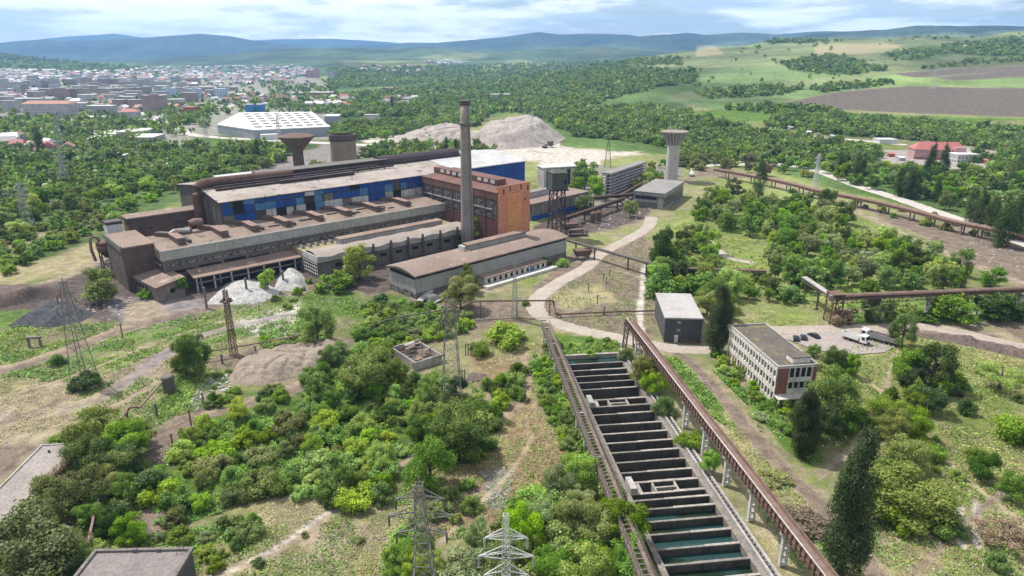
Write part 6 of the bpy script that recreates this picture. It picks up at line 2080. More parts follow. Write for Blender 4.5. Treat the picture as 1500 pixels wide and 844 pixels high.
# ================================================================== VEGETATION
def crown_arrays(seed, kind, nq, size):
    """leaf clump quads in a unit crown (radius about 0.5, z 0..1)"""
    rng = np.random.default_rng(seed)
    if kind == 'poplar':
        nl = 64
        lz = np.sort(rng.uniform(0.03, 0.97, nl))
        prof = np.clip(np.sin(PI * np.clip(lz * 0.78 + 0.2, 0, 1)) ** 0.6, 0.1, 1)
        ang = rng.uniform(0, 2 * PI, nl)
        rad = 0.27 * prof * rng.uniform(0.5, 1.15, nl)
        lc = np.stack([rad * np.cos(ang), rad * np.sin(ang), lz], -1)
        lr = np.stack([0.2 * prof * rng.uniform(0.8, 1.25, nl)] * 2 + [0.1 * rng.uniform(0.8, 1.4, nl)], -1)
    elif kind == 'bush':
        nl = 20
        ang = rng.uniform(0, 2 * PI, nl)
        rad = 0.44 * np.sqrt(rng.uniform(0, 1, nl))
        lc = np.stack([rad * np.cos(ang), rad * np.sin(ang), 0.14 + 0.72 * rng.uniform(0, 1, nl) * (1 - 1.25 * rad)], -1)
        lr = np.stack([rng.uniform(0.08, 0.19, nl)] * 2 + [rng.uniform(0.11, 0.24, nl)], -1)
    elif kind == 'sparse':
        nl = 22
        ang = rng.uniform(0, 2 * PI, nl)
        rad = 0.42 * np.sqrt(rng.uniform(0, 1, nl))
        lc = np.stack([rad * np.cos(ang), rad * np.sin(ang), 0.3 + 0.62 * rng.uniform(0, 1, nl) * (1 - 0.55 * rad)], -1)
        lr = np.stack([rng.uniform(0.08, 0.15, nl)] * 2 + [rng.uniform(0.06, 0.13, nl)], -1)
    else:  # tree
        nl = 27
        ang = rng.uniform(0, 2 * PI, nl)
        u = rng.uniform(0, 1, nl)
        zc = 0.24 + 0.66 * u
        mx = 0.44 * np.sqrt(np.clip(1 - ((zc - 0.5) / 0.52) ** 2, 0.05, 1))
        rad = mx * np.sqrt(rng.uniform(0.15, 1, nl))
        lc = np.stack([rad * np.cos(ang), rad * np.sin(ang), zc], -1)
        lr = np.stack([rng.uniform(0.075, 0.185, nl)] * 2 + [rng.uniform(0.06, 0.145, nl)], -1)
    w = (lr[:, 0] * lr[:, 2])
    li = rng.choice(nl, nq, p=w / w.sum())
    d = rng.normal(size=(nq, 3))
    d[:, 2] += 0.35
    d /= np.linalg.norm(d, axis=1, keepdims=True)
    r = np.clip(rng.normal(0.88, 0.24, nq), 0.25, 1.6) * (rng.random(nq) ** 0.25 if kind == 'poplar' else 1)
    if kind == 'poplar':
        r = np.clip(rng.normal(0.9, 0.13, nq), 0.3, 1.25) * rng.random(nq) ** 0.15
    c = lc[li] + d * lr[li] * r[:, None]
    if kind != 'poplar':
        c[:, 2] = np.maximum(c[:, 2], rng.uniform(0.0, 0.1, nq))
    nrm = d + rng.normal(size=(nq, 3)) * 0.55
    nrm /= np.linalg.norm(nrm, axis=1, keepdims=True)
    ref = rng.normal(size=(nq, 3))
    a = np.cross(nrm, ref)
    a /= np.linalg.norm(a, axis=1, keepdims=True) + 1e-9
    b = np.cross(nrm, a)
    s = size * rng.uniform(0.6, 1.35, nq)[:, None]
    a, b = a * s, b * s * rng.uniform(0.6, 1.0, nq)[:, None]
    fold = nrm * s * 0.25
    if kind == 'poplar':
        for q in (a, b, fold):
            q[:, 2] *= 0.45
    V = np.stack([c - a + fold * 0.3, c - b * 0.8 - fold, c + a + fold * 0.3, c + b * 0.8 - fold], 1).reshape(-1, 3)
    if kind == 'poplar':
        V[:, :2] *= 1.0
    return V, lc


def trunk_mb(kind, lc, rng):
    mb = MB()
    if kind == 'poplar':
        mb.cyl((0, 0, 0), (0, 0, 0.95), 0.045, 0.006, 7)
    elif kind == 'bush':
        for k in range(5):
            c = lc[k % len(lc)]
            mb.cyl((0.03 * math.cos(k * 1.3), 0.03 * math.sin(k * 1.3), 0), tuple(c * np.array([0.9, 0.9, 0.9])), 0.022, 0.008, 5)
    else:
        top = 0.42
        mb.cyl((0, 0, 0), (0.01, 0.0, top), 0.032, 0.022, 7)
        for c in lc[:14]:
            z0 = rng.uniform(0.2, top)
            mb.cyl((0.005, 0, z0), tuple(c), 0.016, 0.005, 5)
        mb.cyl((0.01, 0, top), (0.0, 0.02, 0.8), 0.022, 0.006, 6)
    return mb


QF = np.arange(60000 * 4, dtype=np.int32).reshape(-1, 4)
VAR = {}
SPEC = {
    ('tree', 0): (6, 13000, 0.0185), ('bush', 0): (7, 5200, 0.031), ('sparse', 0): (3, 5000, 0.017), ('poplar', 0): (3, 40000, 0.0155),
    ('tree', 1): (7, 3200, 0.034), ('bush', 1): (6, 1300, 0.055), ('sparse', 1): (2, 1500, 0.03), ('poplar', 1): (4, 6000, 0.026),
}
for (kind, lod), (nv, nq, sz) in SPEC.items():
    for v in range(nv):
        V, lc = crown_arrays(100 + v * 7 + lod * 50 + hash(kind) % 1 + len(kind) * 13, kind, nq, sz)
        me = bpy.data.meshes.new('crown')
        tmp = np_mesh('crown', V, QF[:nq], LEAF['mid'])
        me = tmp.data
        bpy.data.objects.remove(tmp)
        tm = trunk_mb(kind, lc, random.Random(v))
        to = tm.build('trunk', M['bark'])
        tme = to.data
        bpy.data.objects.remove(to)
        VAR[(kind, lod, v)] = (me, tme)

NAMES = {'tree': ('deciduous_tree', 'tree'), 'sparse': ('thin_tree', 'tree'), 'bush': ('bush', 'bush'), 'poplar': ('poplar_tree', 'poplar')}
COUNT = {}
TREE_RNG = random.Random(12)


def plant(kind, x, y, h, w, tone, label, group=None, z=None, lean=0.0):
    d = math.hypot(x, y)
    lod = 0 if d < 255 else 1
    nv = SPEC[(kind, lod)][0]
    v = TREE_RNG.randrange(nv)
    me, tme = VAR[(kind, lod, v)]
    nm, cat = NAMES[kind]
    if z is None:
        z = float(H(np.array([x]), np.array([y]))[0])
    z -= 0.1
    t_ = thing(nm, label, cat, (x, y, z), TREE_RNG.uniform(0, 2 * PI), group)
    t_.scale = (w, w * TREE_RNG.uniform(0.88, 1.12), h)
    if lean:
        t_.rotation_euler.x = lean
    for n_, m_, mt_ in (('trunk', tme, None), ('crown', me, LEAF[tone])):
        o = bpy.data.objects.new(n_, m_)
        COL.objects.link(o)
        o.parent = t_
        if mt_ is not None:
            o.material_slots[0].link = 'OBJECT'
            o.material_slots[0].material = mt_
    COUNT[nm] = COUNT.get(nm, 0) + 1
    return t_


def plant_px(kind, px, py, h, w, tone, label, group=None, lean=0.0):
    gx, gy, gz = PT(px, py)
    return plant(kind, gx[0], gy[0], h, w, tone, label, group, gz[0], lean)


# ---- trees one can single out
for a in (
    ('poplar', 1230, 850, 30.5, 9.6, 'poplar', 'huge dark poplar beside the dirt track at the conveyor bridge, tallest near tree'),
    ('poplar', 1173, 668, 17.5, 7.5, 'poplar', 'dark forked poplar standing between the office block and the dirt track'),
    ('poplar', 1181, 664, 15.5, 6.0, 'poplar', 'slimmer dark poplar close behind the forked one by the office block'),
    ('poplar', 1049, 517, 22.5, 9.5, 'poplar', 'dense dark poplar standing against the tall dark sheet block'),
    ('poplar', 964, 402, 19.5, 8.5, 'poplar', 'dark poplar rising from the thicket where the pipe bridge crosses'),
    ('poplar', 974, 400, 20.5, 8.0, 'poplar', 'twin dark poplar next to the pipe bridge, slightly taller of the pair'),
    ('poplar', 1111, 290, 26, 9.5, 'poplar', 'lone dark poplar on the bare ground beside the pipe rack'),
    ('poplar', 1466, 362, 24, 13, 'poplar', 'broad dark poplar at the end of the pale road, front of its clump'),
    ('poplar', 1483, 352, 24, 10, 'poplar', 'dark poplar of the road end clump, partly outside the frame'),
    ('poplar', 1448, 345, 21, 10, 'poplar', 'dark poplar second in the row behind the road end clump'),
    ('poplar', 1434, 332, 20, 9, 'poplar', 'dark poplar third in the row along the pale road'),
    ('poplar', 1420, 325, 20, 9, 'poplar', 'dark poplar at the far end of the road row'),
    ('poplar', 1357, 275, 31, 9, 'poplar', 'tall slender poplar before the pink building, one of two'),
    ('poplar', 1376, 274, 30, 9, 'poplar', 'tall slender poplar before the pink building, the one nearer its gate'),
    ('poplar', 1229, 257, 16, 7, 'poplar', 'small dark poplar of a pair above the pale road bend'),
    ('poplar', 1238, 257, 17, 7, 'poplar', 'second small dark poplar of a pair above the pale road bend'),
    ('poplar', 1253, 263, 21, 7, 'poplar', 'dark poplar in the close trio beside the pale road'),
    ('poplar', 1261, 264, 20, 7, 'poplar', 'middle dark poplar in the close trio beside the pale road'),
    ('poplar', 1316, 288, 19, 9, 'poplar', 'dark poplar starting the wide clump below the pink building'),
    ('poplar', 1328, 291, 18, 9, 'poplar', 'dark poplar inside the wide clump below the pink building'),
    ('poplar', 1339, 292, 18, 9, 'poplar', 'dark poplar closing the wide clump below the pink building'),
    ('poplar', 1370, 296, 15, 7, 'dark', 'short greener poplar standing apart after the wide clump'),
    ('poplar', 1394, 293, 13, 8, 'dark', 'short round poplar between the clump and the road row'),
    ('poplar', 1490, 270, 24, 9, 'poplar', 'dark poplar beside the small white building at the frame edge'),
    ('poplar', 1477, 274, 20, 7, 'silver', 'greyish poplar beside the small white building'),
    ('poplar', 62, 230, 27, 11, 'poplar', 'broad dark poplar among the gardens left of the grey pylon'),
    ('poplar', 379, 236, 19, 8, 'poplar', 'slim dark poplar in the belt beside the mushroom tower'),
    ('poplar', 372, 237, 14, 7, 'poplar', 'shorter dark poplar in the belt beside the mushroom tower'),
    ('poplar', 575, 163, 24, 10, 'poplar', 'far dark poplar by the green plot beyond the warehouse'),
    ('poplar', 638, 158, 18, 8, 'poplar', 'far small poplar in the flat woods right of the green plot'),
    ('poplar', 654, 226, 16, 6, 'poplar', 'slim dark poplar before the lower spoil heap'),
    ('poplar', 668, 227, 15, 6, 'poplar', 'second slim dark poplar before the lower spoil heap'),
    ('tree', 149, 443, 12.5, 15.5, 'bright', 'lone round bright green tree on the dark yard beside the corner hut'),
    ('tree', 288, 553, 14.5, 9.5, 'mid', 'tall dark green twin tree behind the thin pipe in the left field'),
    ('tree', 274, 551, 11, 8, 'mid', 'shorter dark green twin tree touching the thin pipe'),
    ('tree', 466, 506, 13.5, 12, 'mid', 'full green tree beside the earth mound in the middle field'),
    ('tree', 527, 409, 14.5, 14, 'olive', 'grey green willow like tree in front of the middle bays'),
    ('bush', 488, 424, 8.5, 15, 'bright', 'big bright green shrub between the middle bays and the panelled shed'),
    ('bush', 506, 418, 6.5, 10, 'bright', 'lower bright green shrub joining the willow like tree'),
    ('tree', 675, 453, 12.5, 14, 'olive', 'round olive tree at the near corner of the panelled shed'),
    ('tree', 686, 428, 11, 8, 'mid', 'green tree squeezed between the panelled shed and the olive tree'),
    ('tree', 702, 352, 15, 14, 'mid', 'dense blue green tree at the foot of the tall chimney'),
    ('bush', 685, 349, 6, 8, 'yellow', 'yellow green shrub below the blue green tree at the chimney'),
    ('tree', 394, 428, 9.5, 6.5, 'bright', 'slim bright green tree growing out of the white gravel'),
    ('tree', 268, 434, 8, 6, 'mid', 'young green tree beside the end wall of the corner hut'),
    ('bush', 213, 438, 4.5, 6, 'mid', 'small leafy bush against the long wall of the corner hut'),
    ('bush', 85, 534, 3.6, 6, 'mid', 'single round bush between the main dirt road and the ivy footed pylon'),
    ('bush', 455, 553, 4.8, 4.5, 'mid', 'small conical bush growing on the side of the earth mound'),
    ('bush', 743, 503, 8, 15, 'bright', 'broad bright green bush in the clearing before the road bend'),
    ('bush', 702, 520, 6, 7, 'yellow', 'small yellow green bush next to the switch posts in the clearing'),
    ('tree', 631, 716, 12.5, 11.5, 'bright', 'bright green round tree above the three armed pylon'),
    ('tree', 668, 668, 12.5, 15, 'mid', 'wide dark green tree behind the bright round tree'),
    ('tree', 540, 575, 13, 15, 'bright', 'tall bright green clump beside the ruined hut and the earth mound'),
    ('tree', 1217, 622, 15, 13, 'bright', 'large leafy tree growing against the brick end of the office block'),
    ('tree', 1189, 646, 12.5, 10, 'dark', 'dark tree between the office porch and the forked poplar'),
    ('tree', 1245, 552, 7.5, 4.5, 'bright', 'slender sapling behind the large leafy office tree'),
    ('tree', 1222, 546, 8, 7, 'mid', 'mid green tree beside the roof hatch end of the office block'),
    ('tree', 1191, 522, 4.2, 4.5, 'mid', 'small tree between the office roof and the parked cars'),
    ('tree', 1320, 508, 12, 8.5, 'mid', 'green tree standing beside the articulated truck'),
    ('tree', 1325, 560, 10.5, 9, 'mid', 'mid green tree opening the group of three in the meadow'),
    ('tree', 1362, 568, 14, 12.5, 'dark', 'dark rounded tree in the middle of the meadow group'),
    ('bush', 1382, 578, 7, 8, 'mid', 'leafy bush leaning on the dark rounded meadow tree'),
    ('bush', 1338, 580, 6, 6, 'mid', 'low bush in front of the meadow group'),
    ('tree', 1360, 604, 8, 8, 'dark', 'small dark round tree casting a sharp shadow below the meadow group'),
    ('tree', 1340, 604, 6, 5, 'mid', 'thin small tree beside the dark round one below the meadow group'),
    ('sparse', 1463, 570, 9, 13, 'yellow', 'see-through yellow green tree alone in the upper meadow'),
    ('bush', 1404, 567, 4.6, 5, 'mid', 'small bush alone in the meadow between group and see-through tree'),
    ('bush', 1413, 606, 4.6, 5, 'dark', 'small dark bush alone in the meadow below the see-through tree'),
    ('bush', 1494, 646, 9, 12, 'bright', 'dense bright green bush cut by the frame edge in the meadow'),
    ('bush', 1484, 644, 5, 6, 'mid', 'lower bush fringing the dense bright one at the frame edge'),
    ('tree', 1288, 626, 9.5, 11, 'mid', 'wide open shrub tree in the middle of the lower meadow'),
    ('tree', 1304, 648, 9, 8, 'olive', 'greyish shrub tree in front of the wide open one'),
    ('tree', 1332, 644, 8.5, 9, 'bright', 'fresh green shrub tree next to the greyish one'),
    ('bush', 1303, 592, 5.5, 5.5, 'mid', 'small upright bush over the wide open shrub tree'),
    ('tree', 1326, 690, 8, 10, 'yellow', 'yellow green spreading tree beside the meadow path'),
    ('bush', 1363, 670, 5, 6, 'mid', 'round bush on the meadow path edge'),
    ('bush', 1296, 690, 4, 5, 'mid', 'small round bush between the huge poplar and the spreading tree'),
    ('tree', 1312, 752, 9, 18, 'yellow', 'very wide flat yellow green tree beside the huge poplar'),
    ('bush', 1310, 772, 5, 8, 'bright', 'bright bush under the very wide flat tree'),
    ('bush', 1381, 779, 5, 7.5, 'bright', 'round bright bush with a clear shadow in the bottom meadow'),
    ('bush', 1402, 784, 2.5, 4, 'mid', 'tiny bush beside the round bright one in the bottom meadow'),
    ('bush', 1429, 676, 4.4, 6.5, 'mid', 'upper bush of a pair right of the meadow path'),
    ('tree', 1437, 702, 7, 6, 'mid', 'lower small tree of a pair beside the meadow path'),
    ('tree', 1481, 734, 6.5, 6.5, 'mid', 'small tree near the frame edge where the path runs out'),
    ('bush', 1399, 700, 2.4, 4, 'bright', 'very small bush on the grass left of the pair'),
    ('bush', 1461, 833, 4, 4, 'bright', 'small bright bush at the bottom edge of the meadow'),
    ('sparse', 1466, 790, 4, 12, 'brown', 'bare brown tangle of twigs at the meadow edge'),
    ('bush', 1131, 706, 2.4, 7.5, 'olive', 'low flat dry bush beside the dirt track, upper one'),
    ('bush', 1170, 772, 3.2, 10, 'brown', 'brown heap of dead brush beside the huge poplar'),
    ('bush', 1115, 614, 2.2, 4.5, 'silver', 'pale low weed clump on the grass beside the conveyor bridge'),
    ('tree', 1038, 694, 6, 4.5, 'bright', 'slim bright sapling among the conveyor bridge columns'),
    ('bush', 1009, 652, 4.5, 6, 'bright', 'bright bush between conveyor bridge and crane track'),
    ('tree', 942, 566, 9.5, 9, 'olive', 'grey green tree between the basins and the conveyor bridge'),
    ('tree', 957, 577, 8, 7, 'bright', 'bright tree leaning to the conveyor bridge legs'),
    ('bush', 972, 608, 5.5, 7, 'mid', 'mid green bush below the bright tree at the conveyor bridge'),
    ('bush', 918, 528, 4, 6, 'mid', 'bush at the back corner of the basins'),
    ('tree', 57, 852, 13.5, 20, 'olive', 'big spreading olive tree beside the flat roofed garage'),
    ('tree', 8, 856, 12, 14, 'olive', 'spreading olive tree cut by the corner of the frame'),
    ('tree', 96, 850, 9, 9, 'mid', 'dark green tree leaning on the garage wall'),
    ('tree', 84, 770, 11, 9, 'olive', 'olive brown tree over the slab roof edge'),
    ('sparse', 88, 720, 8, 9, 'brown', 'leafless brown tree over the pale slab roof'),
    ('tree', 124, 745, 10, 10, 'olive', 'dull olive tree below the bare one at the slab roof'),
    ('tree', 133, 700, 10.5, 11, 'dark', 'dark tree in the clump beside the slab roof'),
    ('tree', 150, 662, 11, 14, 'olive', 'tall olive brown tree at the corner of the slab roof'),
    ('tree', 186, 680, 10.5, 12, 'mid', 'green tree closing the clump by the dirt turning'),
    ('tree', 175, 705, 9, 11, 'dark', 'dark tree beneath the thin pipe in the clump'),
    ('tree', 197, 660, 8, 10, 'olive', 'olive tree against the wide dirt turning'),
    ('bush', 100, 648, 3.6, 9, 'bright', 'bright low hedge over the back edge of the slab roof'),
    ('bush', 125, 566, 5.5, 9.5, 'dark', 'dark ivy mass wrapping the foot of the field pylon'),
    ('bush', 1230, 475, 7, 8, 'brown', 'brown creeper mass under the lattice junction tower'),
    ('tree', 1287, 472, 9.5, 11, 'mid', 'round tree hiding a column of the pipe trestle'),
    ('tree', 1392, 470, 9.5, 17, 'mid', 'wide leafy tree under the pipe trestle'),
    ('tree', 1450, 468, 9.5, 14, 'dark', 'dark shaded tree under the pipe trestle near the frame edge'),
    ('tree', 1480, 468, 8.5, 12, 'dark', 'dark shaded tree under the outer end of the pipe trestle'),
    ('bush', 1355, 470, 3.5, 9, 'mid', 'low shrub beside the white column of the pipe trestle'),
    ('tree', 1450, 420, 8, 9, 'mid', 'round tree beyond the pipe trestle next to the floodlight mast'),
    ('tree', 856, 277, 20, 17, 'mid', 'big round tree between silo building and frame building'),
    ('tree', 872, 292, 15, 12, 'bright', 'bright tree in front of the frame building'),
    ('tree', 845, 287, 13, 12, 'bright', 'bright tree under the big round one'),
    ('tree', 855, 312, 11, 11, 'silver', 'pale leafy bush tree before the blue foot shed'),
    ('tree', 923, 318, 10, 9, 'silver', 'pale small tree beside the pipe bundle at the grey shed'),
    ('tree', 538, 240, 14, 17, 'mid', 'round tree behind the cooling tower'),
    ('tree', 545, 245, 8, 8, 'silver', 'pale small tree below the round one near the cooling tower'),
    ('bush', 465, 250, 10, 16, 'olive', 'olive bush between mushroom tower and cooling tower'),
    ('bush', 776, 378, 5, 6, 'mid', 'small bush at the far end of the panelled shed annex'),
    ('bush', 800, 388, 5.5, 6, 'mid', 'dark bush against the wall of the panelled shed'),
    ('bush', 824, 390, 4.5, 6, 'bright', 'bright bush at the far corner of the panelled shed'),
    ('bush', 770, 447, 3.0, 3.0, 'mid', 'tiny bush on the gravel inside the pipe portal'),
):
    plant_px(*a)

# ---- thickets: photo polygon of the trunk bases, number, kinds, (height range), tones, phrase
THICK = [
    ([(222, 700), (300, 625), (400, 600), (470, 640), (470, 700), (380, 735), (280, 765), (225, 770)], 34, ('bush', 'bush', 'bush', 'tree'), (2.8, 6.8), ('mid', 'bright', 'olive', 'bright', 'yellow'), 'in the wide thicket below the dirt road'),
    ([(400, 610), (520, 570), (600, 590), (620, 640), (560, 690), (470, 700), (440, 660)], 31, ('bush', 'bush', 'bush', 'tree'), (2.8, 7.2), ('bright', 'mid', 'yellow', 'olive', 'bright'), 'in the thick scrub between dirt road and pylon'),
    ([(560, 560), (640, 560), (690, 590), (700, 640), (640, 660), (590, 640), (540, 600)], 22, ('bush', 'bush', 'tree'), (4, 8), ('bright', 'mid', 'dark', 'mid'), 'in the scrub around the foot of the wide pylon'),
    ([(490, 530), (560, 520), (600, 560), (560, 590), (470, 600), (440, 580)], 20, ('bush', 'tree'), (4, 7.5), ('bright', 'mid', 'bright'), 'in the scrub between ruined hut and earth mound'),
    ([(520, 490), (560, 465), (640, 462), (690, 466), (680, 490), (600, 505), (530, 520)], 34, ('bush',), (3, 6), ('bright', 'mid', 'bright', 'yellow', 'silver'), 'in the bright thicket below the panelled shed'),
    ([(560, 440), (600, 448), (640, 450), (660, 460), (600, 462), (540, 470), (530, 450)], 16, ('bush',), (2.5, 5), ('mid', 'bright', 'silver'), 'along the near wall of the panelled shed'),
    ([(380, 760), (470, 720), (520, 740), (440, 780)], 0, ('bush',), (2, 4), ('mid',), ''),
    ([(430, 715), (470, 700), (500, 720), (450, 745)], 5, ('bush',), (4, 6.5), ('bright', 'mid'), 'at the lower tip of the wide thicket'),
    ([(470, 690), (560, 680), (560, 735), (490, 740)], 14, ('bush', 'bush', 'tree'), (4, 7), ('bright', 'bright', 'mid', 'yellow'), 'along the narrow path over the three armed pylon'),
    ([(620, 720), (690, 715), (690, 760), (630, 770)], 6, ('bush',), (2.5, 5), ('mid', 'dark', 'bright'), 'around the bright round tree'),
    ([(690, 600), (720, 560), (760, 545), (770, 580), (740, 600), (700, 640)], 14, ('bush',), (3.5, 6), ('bright', 'mid', 'mid'), 'in the clump between wide pylon and clearing'),
    ([(660, 650), (710, 650), (720, 670), (680, 680)], 6, ('bush',), (3, 5), ('dark', 'mid'), 'beside the wide dark green tree'),
    ([(780, 530), (800, 525), (845, 600), (870, 690), (850, 690), (800, 610)], 26, ('bush',), (2.2, 4.8), ('bright', 'mid', 'bright'), 'along the outer side of the runway trestle'),
    ([(790, 500), (905, 500), (905, 520), (830, 522), (800, 515)], 12, ('bush',), (1.6, 3), ('mid', 'bright'), 'at the back end of the basins'),
    ([(760, 760), (800, 720), (860, 690), (895, 740), (930, 840), (900, 900), (770, 900), (750, 830)], 26, ('tree', 'tree', 'bush'), (6.5, 10.5), ('bright', 'mid', 'yellow', 'bright', 'silver'), 'in the dense bright grove at the runway trestle'),
    ([(560, 830), (600, 780), (640, 790), (640, 880), (570, 890)], 9, ('bush', 'tree'), (4, 6.5), ('bright', 'mid', 'bright'), 'around the foot of the three armed pylon'),
    ([(660, 850), (680, 790), (740, 790), (745, 880), (670, 890)], 9, ('tree', 'bush'), (5, 8), ('silver', 'mid', 'silver'), 'between the two near pylons'),
    ([(110, 770), (190, 720), (205, 790), (130, 850), (100, 830)], 13, ('bush', 'tree'), (3.5, 7), ('mid', 'silver', 'bright', 'olive', 'dark'), 'in the scrub between slab roof and garage'),
    ([(205, 790), (290, 790), (340, 760), (380, 770), (330, 830), (290, 840), (280, 800)], 12, ('bush',), (2, 4.2), ('mid', 'silver', 'bright'), 'on the scrubby bank behind the garage'),
    ([(100, 690), (140, 660), (200, 660), (200, 710), (120, 740)], 10, ('tree', 'bush'), (5, 9), ('olive', 'mid', 'dark'), 'in the olive clump beside the slab roof'),
    ([(1040, 520), (1075, 530), (1120, 570), (1150, 600), (1120, 600), (1060, 560)], 14, ('bush',), (2.0, 4.5), ('bright', 'mid', 'bright'), 'along the window front of the office block'),
    ([(1130, 600), (1170, 610), (1190, 650), (1160, 650)], 6, ('bush',), (2, 3.6), ('bright', 'mid'), 'below the porch of the office block'),
    ([(1220, 560), (1240, 600), (1260, 630), (1230, 640)], 6, ('tree', 'bush'), (5, 8), ('mid', 'bright'), 'behind the leafy office tree'),
    ([(1195, 540), (1225, 520), (1250, 545), (1225, 570)], 5, ('bush',), (2.5, 4.5), ('mid', 'bright'), 'by the roof hatch end of the office block'),
    ([(1330, 545), (1385, 545), (1395, 580), (1330, 575)], 7, ('bush', 'tree'), (4, 8), ('mid', 'dark'), 'inside the meadow group of trees'),
    ([(958, 440), (960, 370), (1030, 350), (1045, 400), (1070, 440), (1068, 470), (1030, 470), (1030, 430), (975, 428)], 36, ('tree', 'bush', 'tree'), (6.5, 12), ('bright', 'mid', 'yellow', 'mid', 'dark'), 'in the woods behind the dark sheet block'),
    ([(1015, 318), (1060, 285), (1130, 298), (1220, 305), (1240, 335), (1180, 355), (1110, 350), (1050, 335)], 44, ('tree', 'tree', 'bush'), (8, 14), ('mid', 'bright', 'mid', 'silver'), 'in the upper woods between road and pipe rack'),
    ([(1110, 385), (1140, 350), (1200, 355), (1300, 360), (1400, 390), (1410, 425), (1320, 432), (1220, 428), (1150, 420)], 54, ('tree', 'tree', 'bush'), (6.5, 12), ('mid', 'bright', 'mid', 'silver', 'yellow'), 'in the wide woods above the pipe trestle'),
    ([(1070, 410), (1110, 400), (1180, 425), (1190, 445), (1130, 448), (1090, 440)], 16, ('tree', 'bush'), (4, 8), ('bright', 'mid', 'dark'), 'in the shrubs beside the conveyor arm'),
    ([(1250, 395), (1300, 390), (1330, 420), (1250, 420)], 0, ('bush',), (2, 4), ('mid',), ''),
    ([(1240, 455), (1500, 448), (1500, 472), (1250, 472)], 16, ('bush', 'tree'), (2.5, 6), ('mid', 'dark', 'bright'), 'under the long pipe trestle'),
    ([(985, 240), (1120, 235), (1240, 245), (1230, 262), (1120, 258), (1020, 250)], 24, ('tree', 'bush'), (7, 12), ('mid', 'bright', 'olive', 'brown'), 'along the pale road beyond the funnel tower'),
    ([(900, 262), (1000, 240), (985, 262), (940, 282)], 12, ('tree', 'bush'), (6, 11), ('mid', 'bright', 'olive'), 'around the frame building and funnel tower'),
    ([(1210, 262), (1290, 245), (1500, 260), (1500, 350), (1420, 318), (1300, 285)], 60, ('tree', 'tree', 'bush'), (8, 13), ('mid', 'bright', 'silver', 'yellow', 'dark'), 'in the belt between pale road and pink building'),
    ([(1130, 275), (1200, 285), (1330, 310), (1440, 340), (1430, 350), (1300, 318), (1180, 290)], 16, ('bush',), (3, 5.5), ('olive', 'brown', 'mid'), 'along the rack of rusty pipes'),
    ([(570, 240), (700, 222), (730, 220), (700, 240), (560, 262), (520, 262)], 26, ('tree', 'bush'), (7, 12), ('mid', 'bright', 'olive', 'dark'), 'between hall roof and lower spoil heap'),
    ([(10, 405), (60, 375), (190, 320), (195, 300), (80, 330), (-10, 360)], 50, ('bush',), (4, 7.5), ('bright', 'mid', 'mid', 'olive'), 'along the field track left of the works'),
    ([(0, 330), (60, 290), (200, 270), (390, 235), (400, 250), (300, 275), (200, 300), (80, 335), (0, 360)], 66, ('tree', 'tree', 'bush'), (7, 12), ('mid', 'bright', 'olive', 'mid', 'yellow'), 'in the woods directly behind the dark blocks'),
    ([(440, 470), (470, 450), (480, 465), (450, 480)], 3, ('bush',), (2, 3.5), ('bright', 'mid'), 'beside the full green tree of the middle field'),
    ([(290, 600), (330, 580), (350, 575), (330, 595)], 5, ('bush',), (2.4, 3.8), ('mid', 'dark'), 'on the small pile beside the dirt road'),
    ([(380, 585), (410, 570), (420, 590), (390, 600)], 4, ('bush',), (3, 5), ('bright', 'mid'), 'on the near verge of the dirt road'),
    ([(265, 660), (300, 640), (310, 650), (270, 680)], 5, ('bush',), (2.5, 4.5), ('mid', 'bright'), 'at the wide dirt turning'),
    ([(400, 440), (440, 430), (450, 445), (410, 455)], 4, ('bush',), (2, 4), ('mid', 'bright'), 'on the grass below the gravel heaps'),
    ([(440, 420), (470, 408), (480, 425), (450, 435)], 4, ('bush',), (2, 4), ('mid', 'dark'), 'at the broken end of the middle bays'),
    ([(380, 500), (440, 485), (450, 500), (390, 515)], 4, ('bush',), (2, 3.5), ('bright', 'mid'), 'under the thin pipe behind the earth mound'),
    ([(280, 560), (300, 540), (340, 545), (310, 575)], 5, ('bush',), (1.5, 3), ('bright', 'mid'), 'among rubble below the twin trees'),
    ([(580, 855), (640, 760), (690, 800), (690, 860)], 0, ('bush',), (2, 3), ('mid',), ''),
    ([(1280, 640), (1380, 640), (1400, 740), (1290, 740)], 6, ('bush',), (1.6, 3), ('mid', 'bright', 'olive'), 'scattered over the lower meadow'),
    ([(1390, 520), (1500, 560), (1490, 600), (1400, 590)], 5, ('bush',), (1.4, 3), ('mid', 'olive'), 'scattered over the upper meadow'),
    ([(290, 830), (420, 770), (540, 790), (500, 860), (300, 870)], 7, ('bush',), (1.2, 2.4), ('bright', 'mid', 'olive'), 'on the dry slope beside the narrow path'),
    ([(10, 560), (60, 545), (240, 500), (330, 480), (300, 500), (120, 545)], 0, ('bush',), (1.2, 2.4), ('bright',), ''),
]
ADJ = {'mid': 'mid green', 'bright': 'bright green', 'olive': 'dull olive', 'yellow': 'yellow green', 'silver': 'pale grey green', 'dark': 'dark green', 'brown': 'brown twiggy'}
REQ = []
